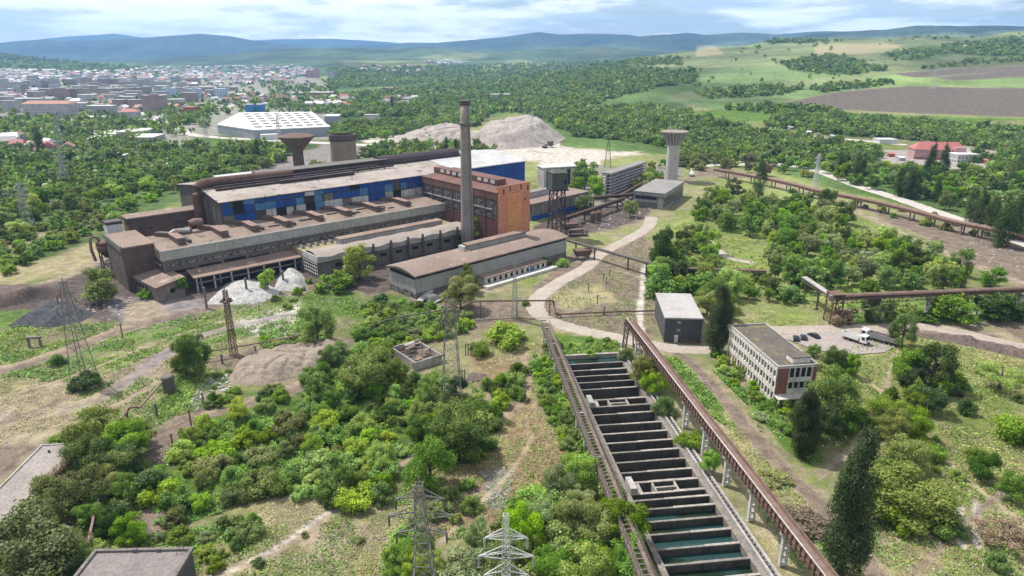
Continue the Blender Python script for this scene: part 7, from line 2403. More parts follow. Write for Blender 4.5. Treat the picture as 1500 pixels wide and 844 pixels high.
for i, (poly, n, kinds, (h0_, h1_), tones, phrase) in enumerate(THICK):
    if not n:
        continue
    pts = sample_poly(poly, n * 6, 300 + i)
    gx, gy, gz = PT(pts[:, 0], pts[:, 1])
    # spread evenly on the ground
    chosen = [0]
    dm = np.hypot(gx - gx[0], gy - gy[0])
    # weight so that the photo area is filled evenly
    for _ in range(n - 1):
        scale = np.hypot(gx, gy)
        k = int(np.argmax(dm / (scale ** 0.7 + 1e-6)))
        chosen.append(k)
        dm = np.minimum(dm, np.hypot(gx - gx[k], gy - gy[k]))
    rr_ = random.Random(900 + i)
    for k in chosen:
        kd = rr_.choice(kinds)
        h = rr_.uniform(h0_, h1_) * (1.0 if kd == 'tree' else 0.85)
        w = h * (rr_.uniform(0.75, 1.1) if kd == 'tree' else rr_.uniform(1.1, 1.7))
        tn = rr_.choice(tones)
        size = 'large' if h > h0_ + 0.6 * (h1_ - h0_) else ('small' if h < h0_ + 0.3 * (h1_ - h0_) else 'middling')
        noun = 'tree' if kd == 'tree' else 'bush'
        lb = f'{size} {ADJ[tn]} {noun} {phrase}'
        REQ.append((h * w / (gx[k] ** 2 + gy[k] ** 2), kd, gx[k], gy[k], h, w, tn, lb, f'{ADJ[tn]} {noun} growth {phrase}, {size}', gz[k]))
REQ.sort(key=lambda r: -r[0])
EXTRA = {}
LIMIT = {'tree': 288 - COUNT.get('deciduous_tree', 0), 'bush': 290 - COUNT.get('bush', 0)}
for r in REQ:
    _, kd, x, y, h, w, tn, lb, grp, z = r
    if LIMIT[kd] > 0:
        LIMIT[kd] -= 1
        plant(kd, x, y, h, w, tn, lb, grp, z)
    else:
        EXTRA.setdefault(tn, []).append((kd, x, y, h, w, z))
print('PLANTS', COUNT, {k: len(v) for k, v in EXTRA.items()})
TONEMAT = {'bright': ((0.092, 0.17, 0.018), (0.14, 0.235, 0.028)), 'mid': ((0.06, 0.115, 0.018), (0.098, 0.17, 0.028)), 'olive': ((0.092, 0.122, 0.028), (0.14, 0.168, 0.042))}
for tn, rows in (('bright', EXTRA.get('bright', []) + EXTRA.get('yellow', [])), ('mid', EXTRA.get('mid', []) + EXTRA.get('dark', []) + EXTRA.get('silver', [])), ('olive', EXTRA.get('olive', []) + EXTRA.get('brown', []))):
    Vs, Rn = [], []
    rng = np.random.default_rng(len(rows))
    for (kd, x, y, h, w, z) in rows:
        near = x * x + y * y < 255 ** 2
        tb = crown_arrays(int(rng.integers(6)), kd, 1200 if near else 700, 0.06 if near else 0.075)[0]
        an = rng.uniform(0, 2 * PI)
        v = np.empty_like(tb)
        v[:, 0] = x + w * (tb[:, 0] * math.cos(an) - tb[:, 1] * math.sin(an))
        v[:, 1] = y + w * (tb[:, 0] * math.sin(an) + tb[:, 1] * math.cos(an))
        v[:, 2] = z + h * tb[:, 2]
        Vs.append(v)
        Rn.append(np.full(len(tb) // 4, rng.random()))
    if Vs:
        V = np.concatenate(Vs)
        tag(np_mesh('shrubbery', V, np.arange(len(V), dtype=np.int32).reshape(-1, 4), leaf_mat('leaf_scrub_' + tn, *TONEMAT[tn], attr=True), attrs={'rnd': ('FLOAT', 'FACE', np.concatenate(Rn))}), kind='stuff')


# ---- woods too many to count: one object, leaf clumps of thousands of crowns
def wood_mass(name, polys, mat, seed, hrange, nq=(70, 26), poplar=0.0, dens=1.0):
    rng = np.random.default_rng(seed)
    Vs, Rn = [], []
    base = {}
    for lod, q, sz in ((0, nq[0], 0.17), (1, nq[1], 0.27)):
        base[lod] = [crown_arrays(seed + 31 * k + lod, 'tree' if k < 4 else 'bush', q, sz)[0] for k in range(6)]
        if lod == 0:
            base['p'] = [crown_arrays(seed + 31 * k + 7, 'poplar', q, 0.08)[0] for k in range(2)]
    total = 0
    for poly, n in polys:
        n = int(n * dens)
        pts = sample_poly(poly, n, seed + total + 1)
        total += n
        x, y, z = PT(pts[:, 0], pts[:, 1])
        for i in range(len(x)):
            d = math.hypot(x[i], y[i])
            lod = 0 if d < 900 else 1
            tb = base[lod][rng.integers(6)]
            h = rng.uniform(*hrange) * (1.0 if rng.random() > 0.12 else 1.35)
            w = h * rng.uniform(0.75, 1.25)
            if poplar and lod == 0 and rng.random() < poplar:
                tb = base['p'][rng.integers(2)]
                h *= 1.7
                w = h * 0.42
            if d > 2200:
                w *= 1.5
            an = rng.uniform(0, 2 * PI)
            c, s = math.cos(an), math.sin(an)
            v = np.empty_like(tb)
            v[:, 0] = x[i] + w * (tb[:, 0] * c - tb[:, 1] * s)
            v[:, 1] = y[i] + w * (tb[:, 0] * s + tb[:, 1] * c)
            v[:, 2] = z[i] - 0.2 + h * tb[:, 2]
            Vs.append(v)
            Rn.append(np.full(len(tb) // 4, rng.random()))
    V = np.concatenate(Vs)
    F = np.arange(len(V), dtype=np.int32).reshape(-1, 4)
    o = np_mesh(name, V, F, mat, attrs={'rnd': ('FLOAT', 'FACE', np.concatenate(Rn))})
    return tag(o, kind='stuff')


wood_mass('woodland', [
    ([(-60, 190), (60, 200), (200, 215), (330, 212), (430, 218), (420, 238), (330, 255), (200, 275), (60, 300), (-60, 340)], 640),
    ([(485, 185), (560, 180), (720, 165), (700, 185), (640, 192), (560, 203), (490, 208)], 420),
    ([(560, 212), (700, 216), (730, 220), (640, 235), (540, 250), (520, 240)], 120),
    ([(480, 140), (640, 125), (800, 110), (900, 108), (960, 130), (880, 150), (830, 195), (800, 175), (750, 165), (620, 172), (500, 172)], 2300),
    ([(830, 200), (870, 158), (960, 158), (1010, 165), (1015, 225), (970, 215), (900, 205)], 900),
    ([(1000, 170), (1100, 190), (1180, 205), (1300, 226), (1260, 250), (1120, 238), (1000, 245)], 700),
    ([(1120, 185), (1150, 165), (1280, 175), (1400, 185), (1520, 195), (1520, 232), (1420, 214), (1330, 206), (1200, 197)], 900),
    ([(1320, 255), (1420, 250), (1530, 252), (1530, 350), (1470, 330), (1400, 300), (1310, 280)], 130),
    ([(1400, 235), (1500, 225), (1540, 240), (1500, 250)], 40),
], LEAF['wood_far'], 41, (4, 9.5), poplar=0.06, dens=1.7)
wood_mass('hill_woodland', [
    ([(620, 122), (760, 112), (900, 96), (1020, 108), (1020, 122), (940, 130), (800, 126), (640, 130)], 1500),
    ([(1015, 135), (1100, 128), (1180, 130), (1140, 140), (1040, 146)], 160),
    ([(1140, 92), (1220, 80), (1260, 92), (1300, 104), (1230, 112), (1160, 104)], 330),
    ([(1380, 66), (1500, 55), (1560, 60), (1540, 84), (1440, 82), (1380, 76)], 420),
    ([(1290, 80), (1350, 70), (1390, 78), (1330, 90)], 60),
    ([(1100, 62), (1180, 59), (1240, 60), (1180, 63)], 60),
    ([(1180, 130), (1300, 120), (1310, 124), (1200, 136)], 70),
    ([(1330, 104), (1420, 90), (1530, 84), (1530, 88), (1430, 95)], 60),
    ([(480, 100), (560, 98), (700, 96), (900, 88), (1000, 86), (1000, 96), (880, 96), (740, 112), (620, 122), (480, 132)], 1300),
    ([(-60, 80), (60, 84), (220, 100), (240, 110), (120, 108), (-60, 100)], 500),
    ([(1060, 160), (1150, 158), (1240, 166), (1150, 170)], 120),
    ([(930, 95), (1050, 70), (1200, 60), (1330, 60), (1300, 110), (1100, 125), (950, 130)], 34),
    ([(1270, 52), (1330, 44), (1480, 42), (1500, 52), (1350, 60)], 34),
], LEAF['wood_far'], 57, (5, 10.5), nq=(40, 22), dens=1.5)
wood_mass('town_trees', [
    ([(-60, 105), (220, 98), (440, 98), (490, 130), (490, 170), (400, 165), (300, 170), (200, 190), (60, 192), (-60, 190)], 1000),
    ([(60, 174), (210, 182), (300, 195), (200, 214), (100, 216), (-40, 192)], 240), ([(230, 150), (320, 160), (300, 188), (250, 182)], 130), ([(390, 118), (490, 128), (500, 170), (400, 160)], 320), ([(120, 176), (240, 186), (260, 192), (130, 190)], 90),
], LEAF['wood_far'], 73, (6, 10), nq=(40, 22), poplar=0.08)


# ---- undergrowth and weeds
def scatter_cover(name, polys, mat, seed, size, zmax):
    rng = np.random.default_rng(seed)
    X, Y = [], []
    for poly, n in polys:
        pts = sample_poly(poly, n, seed + n + int(poly[0][0]))
        x, y, z = PT(pts[:, 0], pts[:, 1])
        X.append(x)
        Y.append(y)
    x, y = np.concatenate(X), np.concatenate(Y)
    keep = np.ones(len(x), bool)
    if BASIN is not None:
        keep &= poly_sd(x, y, BASIN) > 1.5
    for pts_, wd_, dn_, so_ in TRACKS + [(r_[0], r_[1], '', 0.3) for r_ in ROADS]:
        if pts_[0][1] < 262 and pts_[-1][1] < 262:
            continue
        keep &= line_d(x, y, [tuple(q_) for q_ in smooth_line([tuple(P(*p_).xy) for p_ in pts_ if p_[1] > 240], 2)]) > wd_ / 2 + 0.3 * so_
    clump = fbm(x, y, 7.0, seed, 3)
    keep &= clump > 0.36 + 0.16 * rng.random(len(x))
    x, y, clump = x[keep], y[keep], clump[keep]
    n = len(x)
    hz_ = zmax * np.clip((clump - 0.36) * 3.0, 0.1, 1.0) * rng.uniform(0.2, 1.0, n)
    c = np.stack([x, y, H(x, y) + hz_], -1)
    nrm = rng.normal(size=(n, 3))
    nrm[:, 2] = np.abs(nrm[:, 2]) + 0.5
    nrm /= np.linalg.norm(nrm, axis=1, keepdims=True)
    a = np.cross(nrm, rng.normal(size=(n, 3)))
    a /= np.linalg.norm(a, axis=1, keepdims=True) + 1e-9
    b = np.cross(nrm, a)
    s = size * rng.uniform(0.5, 1.5, n)[:, None] * (np.hypot(x, y)[:, None] / 170) ** 0.5
    V = np.stack([c - a * s, c - b * s * 0.7, c + a * s, c + b * s * 0.7], 1).reshape(-1, 3)
    F = np.arange(len(V), dtype=np.int32).reshape(-1, 4)
    rnd = fbm(x, y, 12.0, seed + 3, 3)
    return tag(np_mesh(name, V, F, mat, attrs={'rnd': ('FLOAT', 'FACE', rnd)}), kind='stuff')


LEAF['weed'] = leaf_mat('leaf_weed', (0.07, 0.145, 0.025), (0.115, 0.2, 0.035), 0.25, attr=True)
LEAF['dry_weed'] = leaf_mat('leaf_dry_weed', (0.15, 0.17, 0.06), (0.24, 0.23, 0.1), 0.2, attr=True)
scatter_cover('undergrowth', [
    (THICK[0][0], 30000), (THICK[1][0], 26000), (THICK[2][0], 18000), (THICK[3][0], 12000), (THICK[4][0], 14000), (THICK[5][0], 7000),
    ([(965, 525), (1010, 525), (1080, 610), (1100, 650), (1040, 610), (990, 560)], 9000),
    ([(1060, 550), (1130, 600), (1180, 650), (1200, 690), (1150, 650), (1090, 590), (1040, 540)], 14000),
    ([(780, 520), (905, 495), (905, 522), (830, 522), (845, 600), (880, 690), (850, 700), (790, 600)], 16000),
    ([(750, 720), (880, 690), (940, 850), (760, 880)], 14000),
    ([(100, 660), (200, 650), (210, 790), (320, 770), (350, 800), (290, 850), (100, 860), (90, 740)], 22000),
    ([(470, 690), (600, 680), (600, 740), (480, 745)], 7000),
    ([(690, 560), (770, 540), (780, 600), (700, 650)], 6000),
    ([(560, 780), (740, 770), (740, 880), (560, 890)], 9000),
    ([(280, 530), (340, 520), (340, 590), (240, 650), (230, 590)], 6000),
    ([(380, 480), (520, 450), (560, 480), (500, 500), (380, 510)], 8000),
    ([(1240, 440), (1500, 435), (1500, 472), (1240, 474)], 8000),
    ([(960, 340), (1100, 300), (1240, 310), (1400, 390), (1400, 425), (1100, 440), (960, 450)], 20000),
    ([(1190, 540), (1260, 560), (1260, 640), (1190, 650)], 5000),
], LEAF['weed'], 91, 0.26, 1.1)
scatter_cover('weeds', [
    ([(0, 480), (120, 475), (260, 465), (430, 425), (560, 440), (480, 470), (330, 500), (240, 520), (120, 560), (0, 560)], 26000),
    ([(120, 560), (330, 490), (340, 560), (230, 640), (120, 640)], 9000),
    ([(1190, 520), (1340, 490), (1500, 530), (1500, 850), (1290, 850), (1220, 680)], 16000),
    ([(640, 640), (790, 540), (860, 690), (740, 760), (600, 800)], 6000),
    ([(290, 770), (420, 730), (620, 710), (600, 850), (290, 850)], 7000),
    ([(780, 430), (960, 340), (960, 480), (800, 480)], 4000),
    ([(1040, 600), (1100, 600), (1250, 844), (1160, 844)], 4000),
], LEAF['weed'], 97, 0.24, 0.75)
scatter_cover('grass', [
    ([(1190, 520), (1340, 490), (1500, 530), (1500, 850), (1290, 850), (1220, 680)], 42000),
    ([(280, 780), (420, 730), (620, 710), (600, 850), (280, 850)], 16000),
    ([(640, 620), (790, 540), (860, 690), (740, 760), (640, 740)], 9000),
    ([(0, 500), (250, 460), (430, 430), (480, 470), (330, 520), (230, 620), (0, 660)], 26000),
    ([(1040, 600), (1100, 610), (1250, 844), (1180, 844)], 9000),
    ([(700, 500), (800, 490), (790, 530), (700, 550)], 4000),
    ([(1080, 430), (1240, 440), (1220, 475), (1060, 480)], 7000),
], LEAF['dry_weed'], 95, 0.15, 0.4)


def scatter_stones(name, polys, mat, seed):
    rng = np.random.default_rng(seed)
    mb = MB()
    for poly, n, r0, r1 in polys:
        pts = sample_poly(poly, n, seed + n)
        x, y, z = PT(pts[:, 0], pts[:, 1])
        for k in range(n):
            r_ = rng.uniform(r0, r1)
            c = np.array([x[k], y[k], z[k]])
            q = rng.uniform(0.5, 1.0, (8, 3)) * r_
            sg = [(-1, -1), (1, -1), (1, 1), (-1, 1)]
            an = rng.uniform(0, PI)
            cs, sn = math.cos(an), math.sin(an)
            rot = lambda u, v: (u * cs - v * sn, u * sn + v * cs)
            b4, t4 = [], []
            for i_, (a, b) in enumerate(sg):
                u, v = rot(a * q[i_, 0], b * q[i_, 1])
                b4.append((c[0] + u, c[1] + v, c[2] - 0.1))
                u, v = rot(a * q[4 + i_, 0] * 0.7, b * q[4 + i_, 1] * 0.7)
                t4.append((c[0] + u, c[1] + v, c[2] + q[4 + i_, 2] * 0.7))
            mb.hexa(b4, t4)
    return tag(mb.build(name, mat), kind='stuff')


scatter_stones('rubble', [
    ([(380, 490), (440, 480), (450, 495), (390, 505)], 90, 0.2, 0.8), ([(290, 560), (330, 545), (340, 570), (280, 590)], 110, 0.2, 0.8),
    ([(270, 585), (300, 570), (290, 605)], 50, 0.2, 0.7), ([(100, 430), (220, 440), (160, 470), (60, 460)], 130, 0.2, 0.8),
    ([(1420, 340), (1480, 350), (1500, 400), (1400, 370)], 90, 0.2, 0.8), ([(1150, 290), (1300, 320), (1420, 380), (1300, 360)], 60, 0.2, 0.6),
    ([(660, 690), (760, 690), (740, 740), (660, 740)], 140, 0.12, 0.4), ([(800, 420), (900, 390), (940, 440), (820, 470)], 140, 0.15, 0.5),
    ([(200, 620), (280, 600), (240, 700)], 60, 0.15, 0.5), ([(980, 510), (1060, 580), (1020, 560)], 60, 0.12, 0.4),
    ([(1140, 488), (1200, 485), (1180, 510)], 20, 0.1, 0.3), ([(700, 440), (780, 430), (770, 460), (690, 470)], 90, 0.15, 0.5),
    ([(0, 580), (120, 560), (110, 630), (0, 660)], 120, 0.12, 0.4), ([(340, 730), (600, 720), (560, 820), (300, 840)], 160, 0.1, 0.35),
    ([(1280, 700), (1480, 700), (1480, 840), (1300, 840)], 130, 0.1, 0.35), ([(840, 300), (960, 300), (940, 330), (830, 345)], 120, 0.3, 0.9),
], M['concrete'], 121)
# ================================================================== TOWN AND FAR BUILDINGS
def facade(name, wall, win, bw=3.2, bh=3.0):
    m, nt, out = new_mat(name)
    co = obj_coords(nt)
    sep = N(nt, 'ShaderNodeSeparateXYZ')
    nt.links.new(co, sep.inputs[0])
    ad = N(nt, 'ShaderNodeMath', operation='ADD')
    nt.links.new(sep.outputs[0], ad.inputs[0])
    nt.links.new(sep.outputs[1], ad.inputs[1])
    cb = N(nt, 'ShaderNodeCombineXYZ')
    nt.links.new(ad.outputs[0], cb.inputs[0])
    nt.links.new(sep.outputs[2], cb.inputs[1])
    br = N(nt, 'ShaderNodeTexBrick')
    br.offset = 0.0
    for k, v in (('Scale', 1.0), ('Mortar Size', 0.75), ('Brick Width', bw), ('Row Height', bh), ('Mortar Smooth', 0.0)):
        br.inputs[k].default_value = v
    nt.links.new(cb.outputs[0], br.inputs['Vector'])
    w = mixc(nt, maprange(nt, noise(nt, co, 0.1, 4), 0.35, 0.65), wall, tuple(k * 0.75 for k in wall))
    c = mixc(nt, br.outputs['Fac'], win, w)
    b = N(nt, 'ShaderNodeBsdfPrincipled', Roughness=0.8)
    nt.links.new(c, b.inputs['Base Color'])
    nt.links.new(b.outputs[0], out.inputs[0])
    return m


FAC = {
    'white': facade('facade_white', (0.5, 0.48, 0.45), (0.12, 0.13, 0.15)),
    'grey': facade('facade_grey', (0.42, 0.41, 0.4), (0.17, 0.17, 0.19)),
    'brown': facade('facade_brown', (0.33, 0.26, 0.225), (0.15, 0.125, 0.115)),
    'beige': facade('facade_beige', (0.4, 0.34, 0.26), (0.13, 0.12, 0.11)),
    'bluewhite': facade('facade_bluewhite', (0.58, 0.62, 0.66), (0.06, 0.22, 0.42), 6.0, 3.0),
    'pink': facade('facade_pink', (0.55, 0.25, 0.25), (0.3, 0.26, 0.26), 4.0, 4.2),
    'plainwhite': plain('far_white', (0.58, 0.58, 0.57), 0.7),
    'plaingrey': plain('far_grey', (0.30, 0.31, 0.33), 0.7),
    'blue': plain('far_blue', (0.05, 0.2, 0.42), 0.6),
    'darkblue': plain('far_dark_blue', (0.025, 0.06, 0.25), 0.6),
    'red': plain('far_red', (0.36, 0.1, 0.07), 0.7),
}
ROOFM = {
    'white': plain('far_roof_white', (0.55, 0.54, 0.53), 0.6),
    'grey': plain('far_roof_grey', (0.34, 0.32, 0.31), 0.8),
    'orange': plain('far_roof_orange', (0.37, 0.2, 0.145), 0.85),
    'red': plain('far_roof_red', (0.36, 0.13, 0.115), 0.7),
    'brown': plain('far_roof_brown', (0.24, 0.15, 0.115), 0.85),
}


def far_block(name, label, cat, x0, x1, ytop, ybase, wall, roof, depth=13, rot=0.0, gable=False, group=None):
    gx, gy, gz = PT((x0 + x1) / 2, ybase)
    dep = gy[0] * CP + 27
    w = (x1 - x0) * dep / 1000
    h = (ybase - ytop) * dep / 1000 * 1.03
    if not gable and depth > 20:
        h = max(4.0, h - depth * 0.09)
    t_ = thing(name, label, cat, (gx[0], gy[0], gz[0] - 0.5), rot, group)
    MB().box(-w / 2, w / 2, 0, depth, 0, h).build('wall', FAC[wall], t_)
    if gable:
        m_ = MB()
        rh = min(4.0, h * 0.35)
        m_.v = [(-w / 2 - .5, -.5, h), (w / 2 + .5, -.5, h), (w / 2 + .5, depth + .5, h), (-w / 2 - .5, depth + .5, h), (-w / 2 + depth * .25, depth / 2, h + rh), (w / 2 - depth * .25, depth / 2, h + rh)]
        m_.f = [(0, 1, 5, 4), (1, 2, 5), (2, 3, 4, 5), (3, 0, 4), (3, 2, 1, 0)]
        m_.m = [0] * 5
        m_.build('roof', ROOFM[roof], t_)
    else:
        MB().box(-w / 2 - 0.4, w / 2 + 0.4, -0.4, depth + 0.4, h, h + 0.8).build('roof', ROOFM[roof], t_)
        if h > 18:
            MB().box(-w * 0.2, w * 0.2, depth * .3, depth * .7, h + 0.8, h + 3.4).build('stair_head', FAC['plaingrey'], t_)
    return t_


for a in (
    ('apartment_block', 'long white block with an orange tiled roof in the near edge of town', 35, 104, 153, 172, 'white', 'orange', 22, 0.03, True),
    ('apartment_block', 'short white block at the frame edge beside the orange roofed one', 2, 23, 149, 165, 'white', 'grey', 14, 0.1, False),
    ('apartment_block', 'long low grey roofed block behind the orange roofed one', 10, 60, 145, 154, 'grey', 'white', 16, 0.02, False),
    ('apartment_block', 'twin brown slab block in the middle of town', 72, 102, 132, 147, 'brown', 'brown', 16, 0.15, False),
    ('apartment_block', 'yellow beige slab block beside the twin brown one', 107, 128, 131, 146, 'beige', 'grey', 14, -0.1, False),
    ('apartment_block', 'long grey violet block with white roof facing the woods', 128, 166, 156, 169, 'grey', 'white', 14, 0.0, False),
    ('apartment_block', 'white block standing before the long grey violet one', 114, 127, 152, 166, 'white', 'white', 14, 0.4, False),
    ('apartment_block', 'brownish block between the long grey one and the pink roof', 165, 182, 147, 160, 'brown', 'grey', 14, -0.2, False),
    ('apartment_block', 'tall brown block with balconies beside the town street', 211, 241, 142, 165, 'brown', 'brown', 18, 0.12, False),
    ('apartment_block', 'lower brown block joined behind the tall one at the street', 190, 214, 147, 160, 'brown', 'grey', 14, 0.3, False),
    ('apartment_block', 'tall beige tower block on the far side of town', 120, 133, 115, 129, 'beige', 'grey', 16, 0.1, False),
    ('apartment_block', 'beige tower block next to the tallest beige one', 133, 144, 122, 135, 'beige', 'grey', 14, -0.2, False),
    ('apartment_block', 'grey brown tower block shoulder to shoulder with two beige towers', 145, 158, 125, 135, 'brown', 'grey', 14, 0.1, False),
    ('apartment_block', 'white slim tower block in front of the grey slab row', 174, 182, 127, 138, 'white', 'grey', 12, 0.2, False),
    ('apartment_block', 'grey slab block, first of the far row', 175, 190, 118, 128, 'grey', 'grey', 12, 0.0, False),
    ('apartment_block', 'grey slab block, middle of the far row', 191, 206, 118, 128, 'grey', 'grey', 12, 0.1, False),
    ('apartment_block', 'grey slab block, end of the far row', 207, 222, 118, 128, 'grey', 'grey', 12, -0.1, False),
    ('apartment_block', 'small white twin tower above the twin brown block', 73, 85, 125, 134, 'white', 'grey', 12, 0.1, False),
    ('apartment_block', 'brick brown church like tower block far left of the brown twins', 33, 41, 126, 140, 'brown', 'brown', 10, 0.1, False),
    ('apartment_block', 'grey block above the frame edge woods', 0, 8, 125, 140, 'grey', 'grey', 12, 0.1, False),
    ('apartment_block', 'pale grey slab in the far left of town', 10, 30, 121, 129, 'grey', 'grey', 12, 0.05, False),
    ('apartment_block', 'pale grey slab behind the small white twin tower', 44, 62, 120, 129, 'grey', 'grey', 12, -0.05, False),
    ('apartment_block', 'blue and white tower block beside the tall brown one', 239, 256, 130, 143, 'bluewhite', 'white', 14, 0.1, False),
    ('apartment_block', 'blue and white tower block over the street trees', 277, 294, 131, 144, 'bluewhite', 'white', 14, 0.05, False),
    ('apartment_block', 'blue and white tower block, one standing most alone', 314, 330, 131, 143, 'bluewhite', 'white', 14, 0.0, False),
    ('apartment_block', 'long white roofed slab behind the blue and white towers', 268, 346, 128, 133, 'brown', 'white', 14, 0.02, False),
    ('apartment_block', 'grey block in the middle of the town street trees', 182, 206, 134, 143, 'grey', 'grey', 14, 0.2, False),
    ('apartment_block', 'white block behind the tall brown street block', 246, 268, 146, 153, 'white', 'white', 14, 0.1, False),
    ('apartment_block', 'pink tower block on the far wooded edge of town', 449, 457, 104, 114, 'pink', 'red', 14, 0.1, False),
    ('apartment_block', 'second pink tower block on the far wooded edge of town', 458, 467, 103, 114, 'pink', 'red', 14, -0.1, False),
    ('apartment_block', 'pale tower standing apart from the pink far ones', 481, 489, 106, 116, 'white', 'grey', 14, -0.1, False),
):
    far_block(a[0], a[1], 'apartment block', *a[2:])
for a in (
    ('public_building', 'house with a large pink red roof beside the town street', 'building', 176, 201, 164, 174, 'white', 'red', 26, 0.3, True),
    ('flat_shed', 'flat white roofed shed at the wood edge below the grey violet block', 'shed', 119, 147, 172, 176, 'plainwhite', 'white', 20, 0.0, False),
    ('flat_shed', 'flat white roofed shed beside the pink red roof', 'shed', 176, 210, 176, 180, 'plainwhite', 'white', 20, 0.1, False),
    ('orange_building', 'red orange box building in the street trees', 'building', 270, 284, 158, 170, 'red', 'orange', 16, 0.0, False),
    ('blue_building', 'bright blue box building behind the white warehouse', 'building', 360, 384, 154, 164, 'blue', 'blue' if False else 'grey', 20, 0.05, False),
    ('blue_building', 'long dark blue low hall far beyond the warehouse', 'building', 427, 444, 135, 140, 'darkblue', 'grey', 30, 0.0, False),
    ('flat_shed', 'long red and white low hall joined to the dark blue one', 'shed', 445, 488, 134, 140, 'red', 'white', 30, 0.0, False),
    ('flat_shed', 'grey white annex shed at the side of the big warehouse', 'shed', 476, 496, 168, 182, 'plaingrey', 'white', 30, 0.1, False),
    ('flat_shed', 'white sheds beyond the blue box building', 'shed', 385, 412, 150, 156, 'plainwhite', 'white', 26, 0.0, False),
    ('white_hall', 'white hall with low domed roof, first of the cluster above the woods', 'hall', 143, 173, 196, 203, 'plainwhite', 'white', 40, 0.25, True),
    ('white_hall', 'white hall with low domed roof in the middle of the cluster', 'hall', 172, 208, 193, 202, 'plaingrey', 'white', 36, 0.1, True),
    ('white_hall', 'white hall of the cluster standing nearest the works', 'hall', 183, 224, 201, 209, 'plaingrey', 'white', 34, 0.1, True),
    ('white_hall', 'small white hall before the domed cluster', 'hall', 128, 150, 203, 210, 'plainwhite', 'white', 30, 0.2, True),
    ('garden_house', 'old house with a red brown roof in the gardens by the broad poplar', 'house', 20, 34, 197, 208, 'white', 'brown', 12, 0.3, True),
    ('garden_house', 'low house with an orange brown roof beside the old garden house', 'house', 4, 22, 206, 214, 'white', 'orange', 12, 0.1, True),
    ('garden_house', 'little house with a brown roof between garden house and poplar', 'house', 32, 46, 209, 216, 'brown', 'brown', 12, -0.1, True),
    ('flat_shed', 'pale low farm shed on the green plot beyond the woods', 'shed', 534, 554, 169, 175, 'plainwhite', 'grey', 14, 0.0, False),
    ('flat_shed', 'dark roofed long shed beside the green plot', 'shed', 573, 593, 164, 170, 'plaingrey', 'brown', 16, 0.1, False),
    ('ruined_works', 'far grey ruined works sticking out of the flat woods', 'building', 720, 752, 137, 144, 'grey', 'grey', 30, 0.1, False),
    ('ruined_works', 'far low brown hall in the woods before the foothills', 'building', 556, 584, 128, 132, 'brown', 'brown', 30, 0.1, False),
    ('white_barn', 'small white barn beside the upper pale road', 'barn', 1288, 1314, 205, 211, 'plainwhite', 'white', 14, 0.0, False),
    ('white_office', 'small white office with a flat roof near the pink building', 'office building', 1400, 1434, 227, 238, 'white', 'white', 14, 0.1, False),
):
    far_block(*a)
# more blocks through the middle of the town
br_ = random.Random(31)
for k in range(74):
    q = sample_poly([(-20, 118), (100, 114), (260, 118), (340, 126), (330, 140), (240, 158), (120, 152), (-20, 158)], 1, 1500 + k)[0]
    sc_ = (q[1] - 70) / 80
    w_, h_ = br_.uniform(9, 22) * sc_ + 3, br_.uniform(7, 13) * sc_ + 1
    wl_ = br_.choice(['white', 'grey', 'grey', 'beige', 'white', 'brown'])
    nm_ = {'white': 'white', 'grey': 'grey', 'beige': 'beige', 'brown': 'brownish'}[wl_]
    rf_ = br_.choice(['white', 'grey', 'grey'])
    far_block('apartment_block', f'plain {nm_} housing block with a {"pale" if rf_ == "white" else "grey"} roof among the crowded town blocks', 'apartment block', q[0] - w_ / 2, q[0] + w_ / 2, q[1] - h_, q[1], wl_, rf_, 12, br_.uniform(-0.4, 0.4), False, f'plain {nm_} town blocks with {rf_} roofs')
# pink building
gx, gy, gz = PT(1338, 233)
t = thing('pink_building', 'long pink building with a red roof and a taller end beside the yard', 'building', (gx[0], gy[0], gz[0]), -0.16)
s_ = (gy[0] * CP + 27) / 1000
MB().box(0, 66 * s_, 0, 16, 0, 14 * s_).build('wall', FAC['pink'], t)
m_ = MB()
L_, h_ = 66 * s_, 14 * s_
m_.v = [(-.8, -.8, h_), (L_ + .8, -.8, h_), (L_ + .8, 17, h_), (-.8, 17, h_), (6, 8, h_ + 6), (L_ - 2, 8, h_ + 6)]
m_.f, m_.m = [(0, 1, 5, 4), (1, 2, 5), (2, 3, 4, 5), (3, 0, 4), (3, 2, 1, 0)], [0] * 5
m_.build('roof', ROOFM['red'], t)
MB().box(L_ * 0.8, L_ * 1.02, -1.5, 17, 0, 18 * s_).build('end_block', FAC['pink'], t)
MB().box(0, L_, -0.2, 0.1, 0, 3 * s_).build('plinth', ROOFM['red'], t)

# big white warehouse
cor = [P(x, y, 10) for x, y in ((318, 183), (372, 191), (483, 186), (457, 164.5), (350, 165.5))]
wc = Vector((cor[1].x, cor[1].y, 0))
t = thing('white_warehouse', 'huge flat white warehouse with rows of roof units at the edge of town', 'warehouse', wc)
lc_ = [c - wc for c in cor]
for nm, z0, z1, mt_, gr in (('wall', -0.5, 9.6, FAC['plaingrey'], 0.0), ('roof', 9.6, 10.5, ROOFM['white'], 0.004)):
    m_ = MB()
    cen = sum(lc_, Vector()) / 5
    q5 = [cen + (c - cen) * (1 + gr) for c in lc_]
    m_.v = [(c.x, c.y, z0) for c in q5] + [(c.x, c.y, z1) for c in q5]
    m_.f = [tuple(range(5, 10)), tuple(reversed(range(5)))] + [(i, (i + 1) % 5, 5 + (i + 1) % 5, 5 + i) for i in range(5)]
    m_.m = [0] * 7
    m_.build(nm, mt_, t)
u0 = None
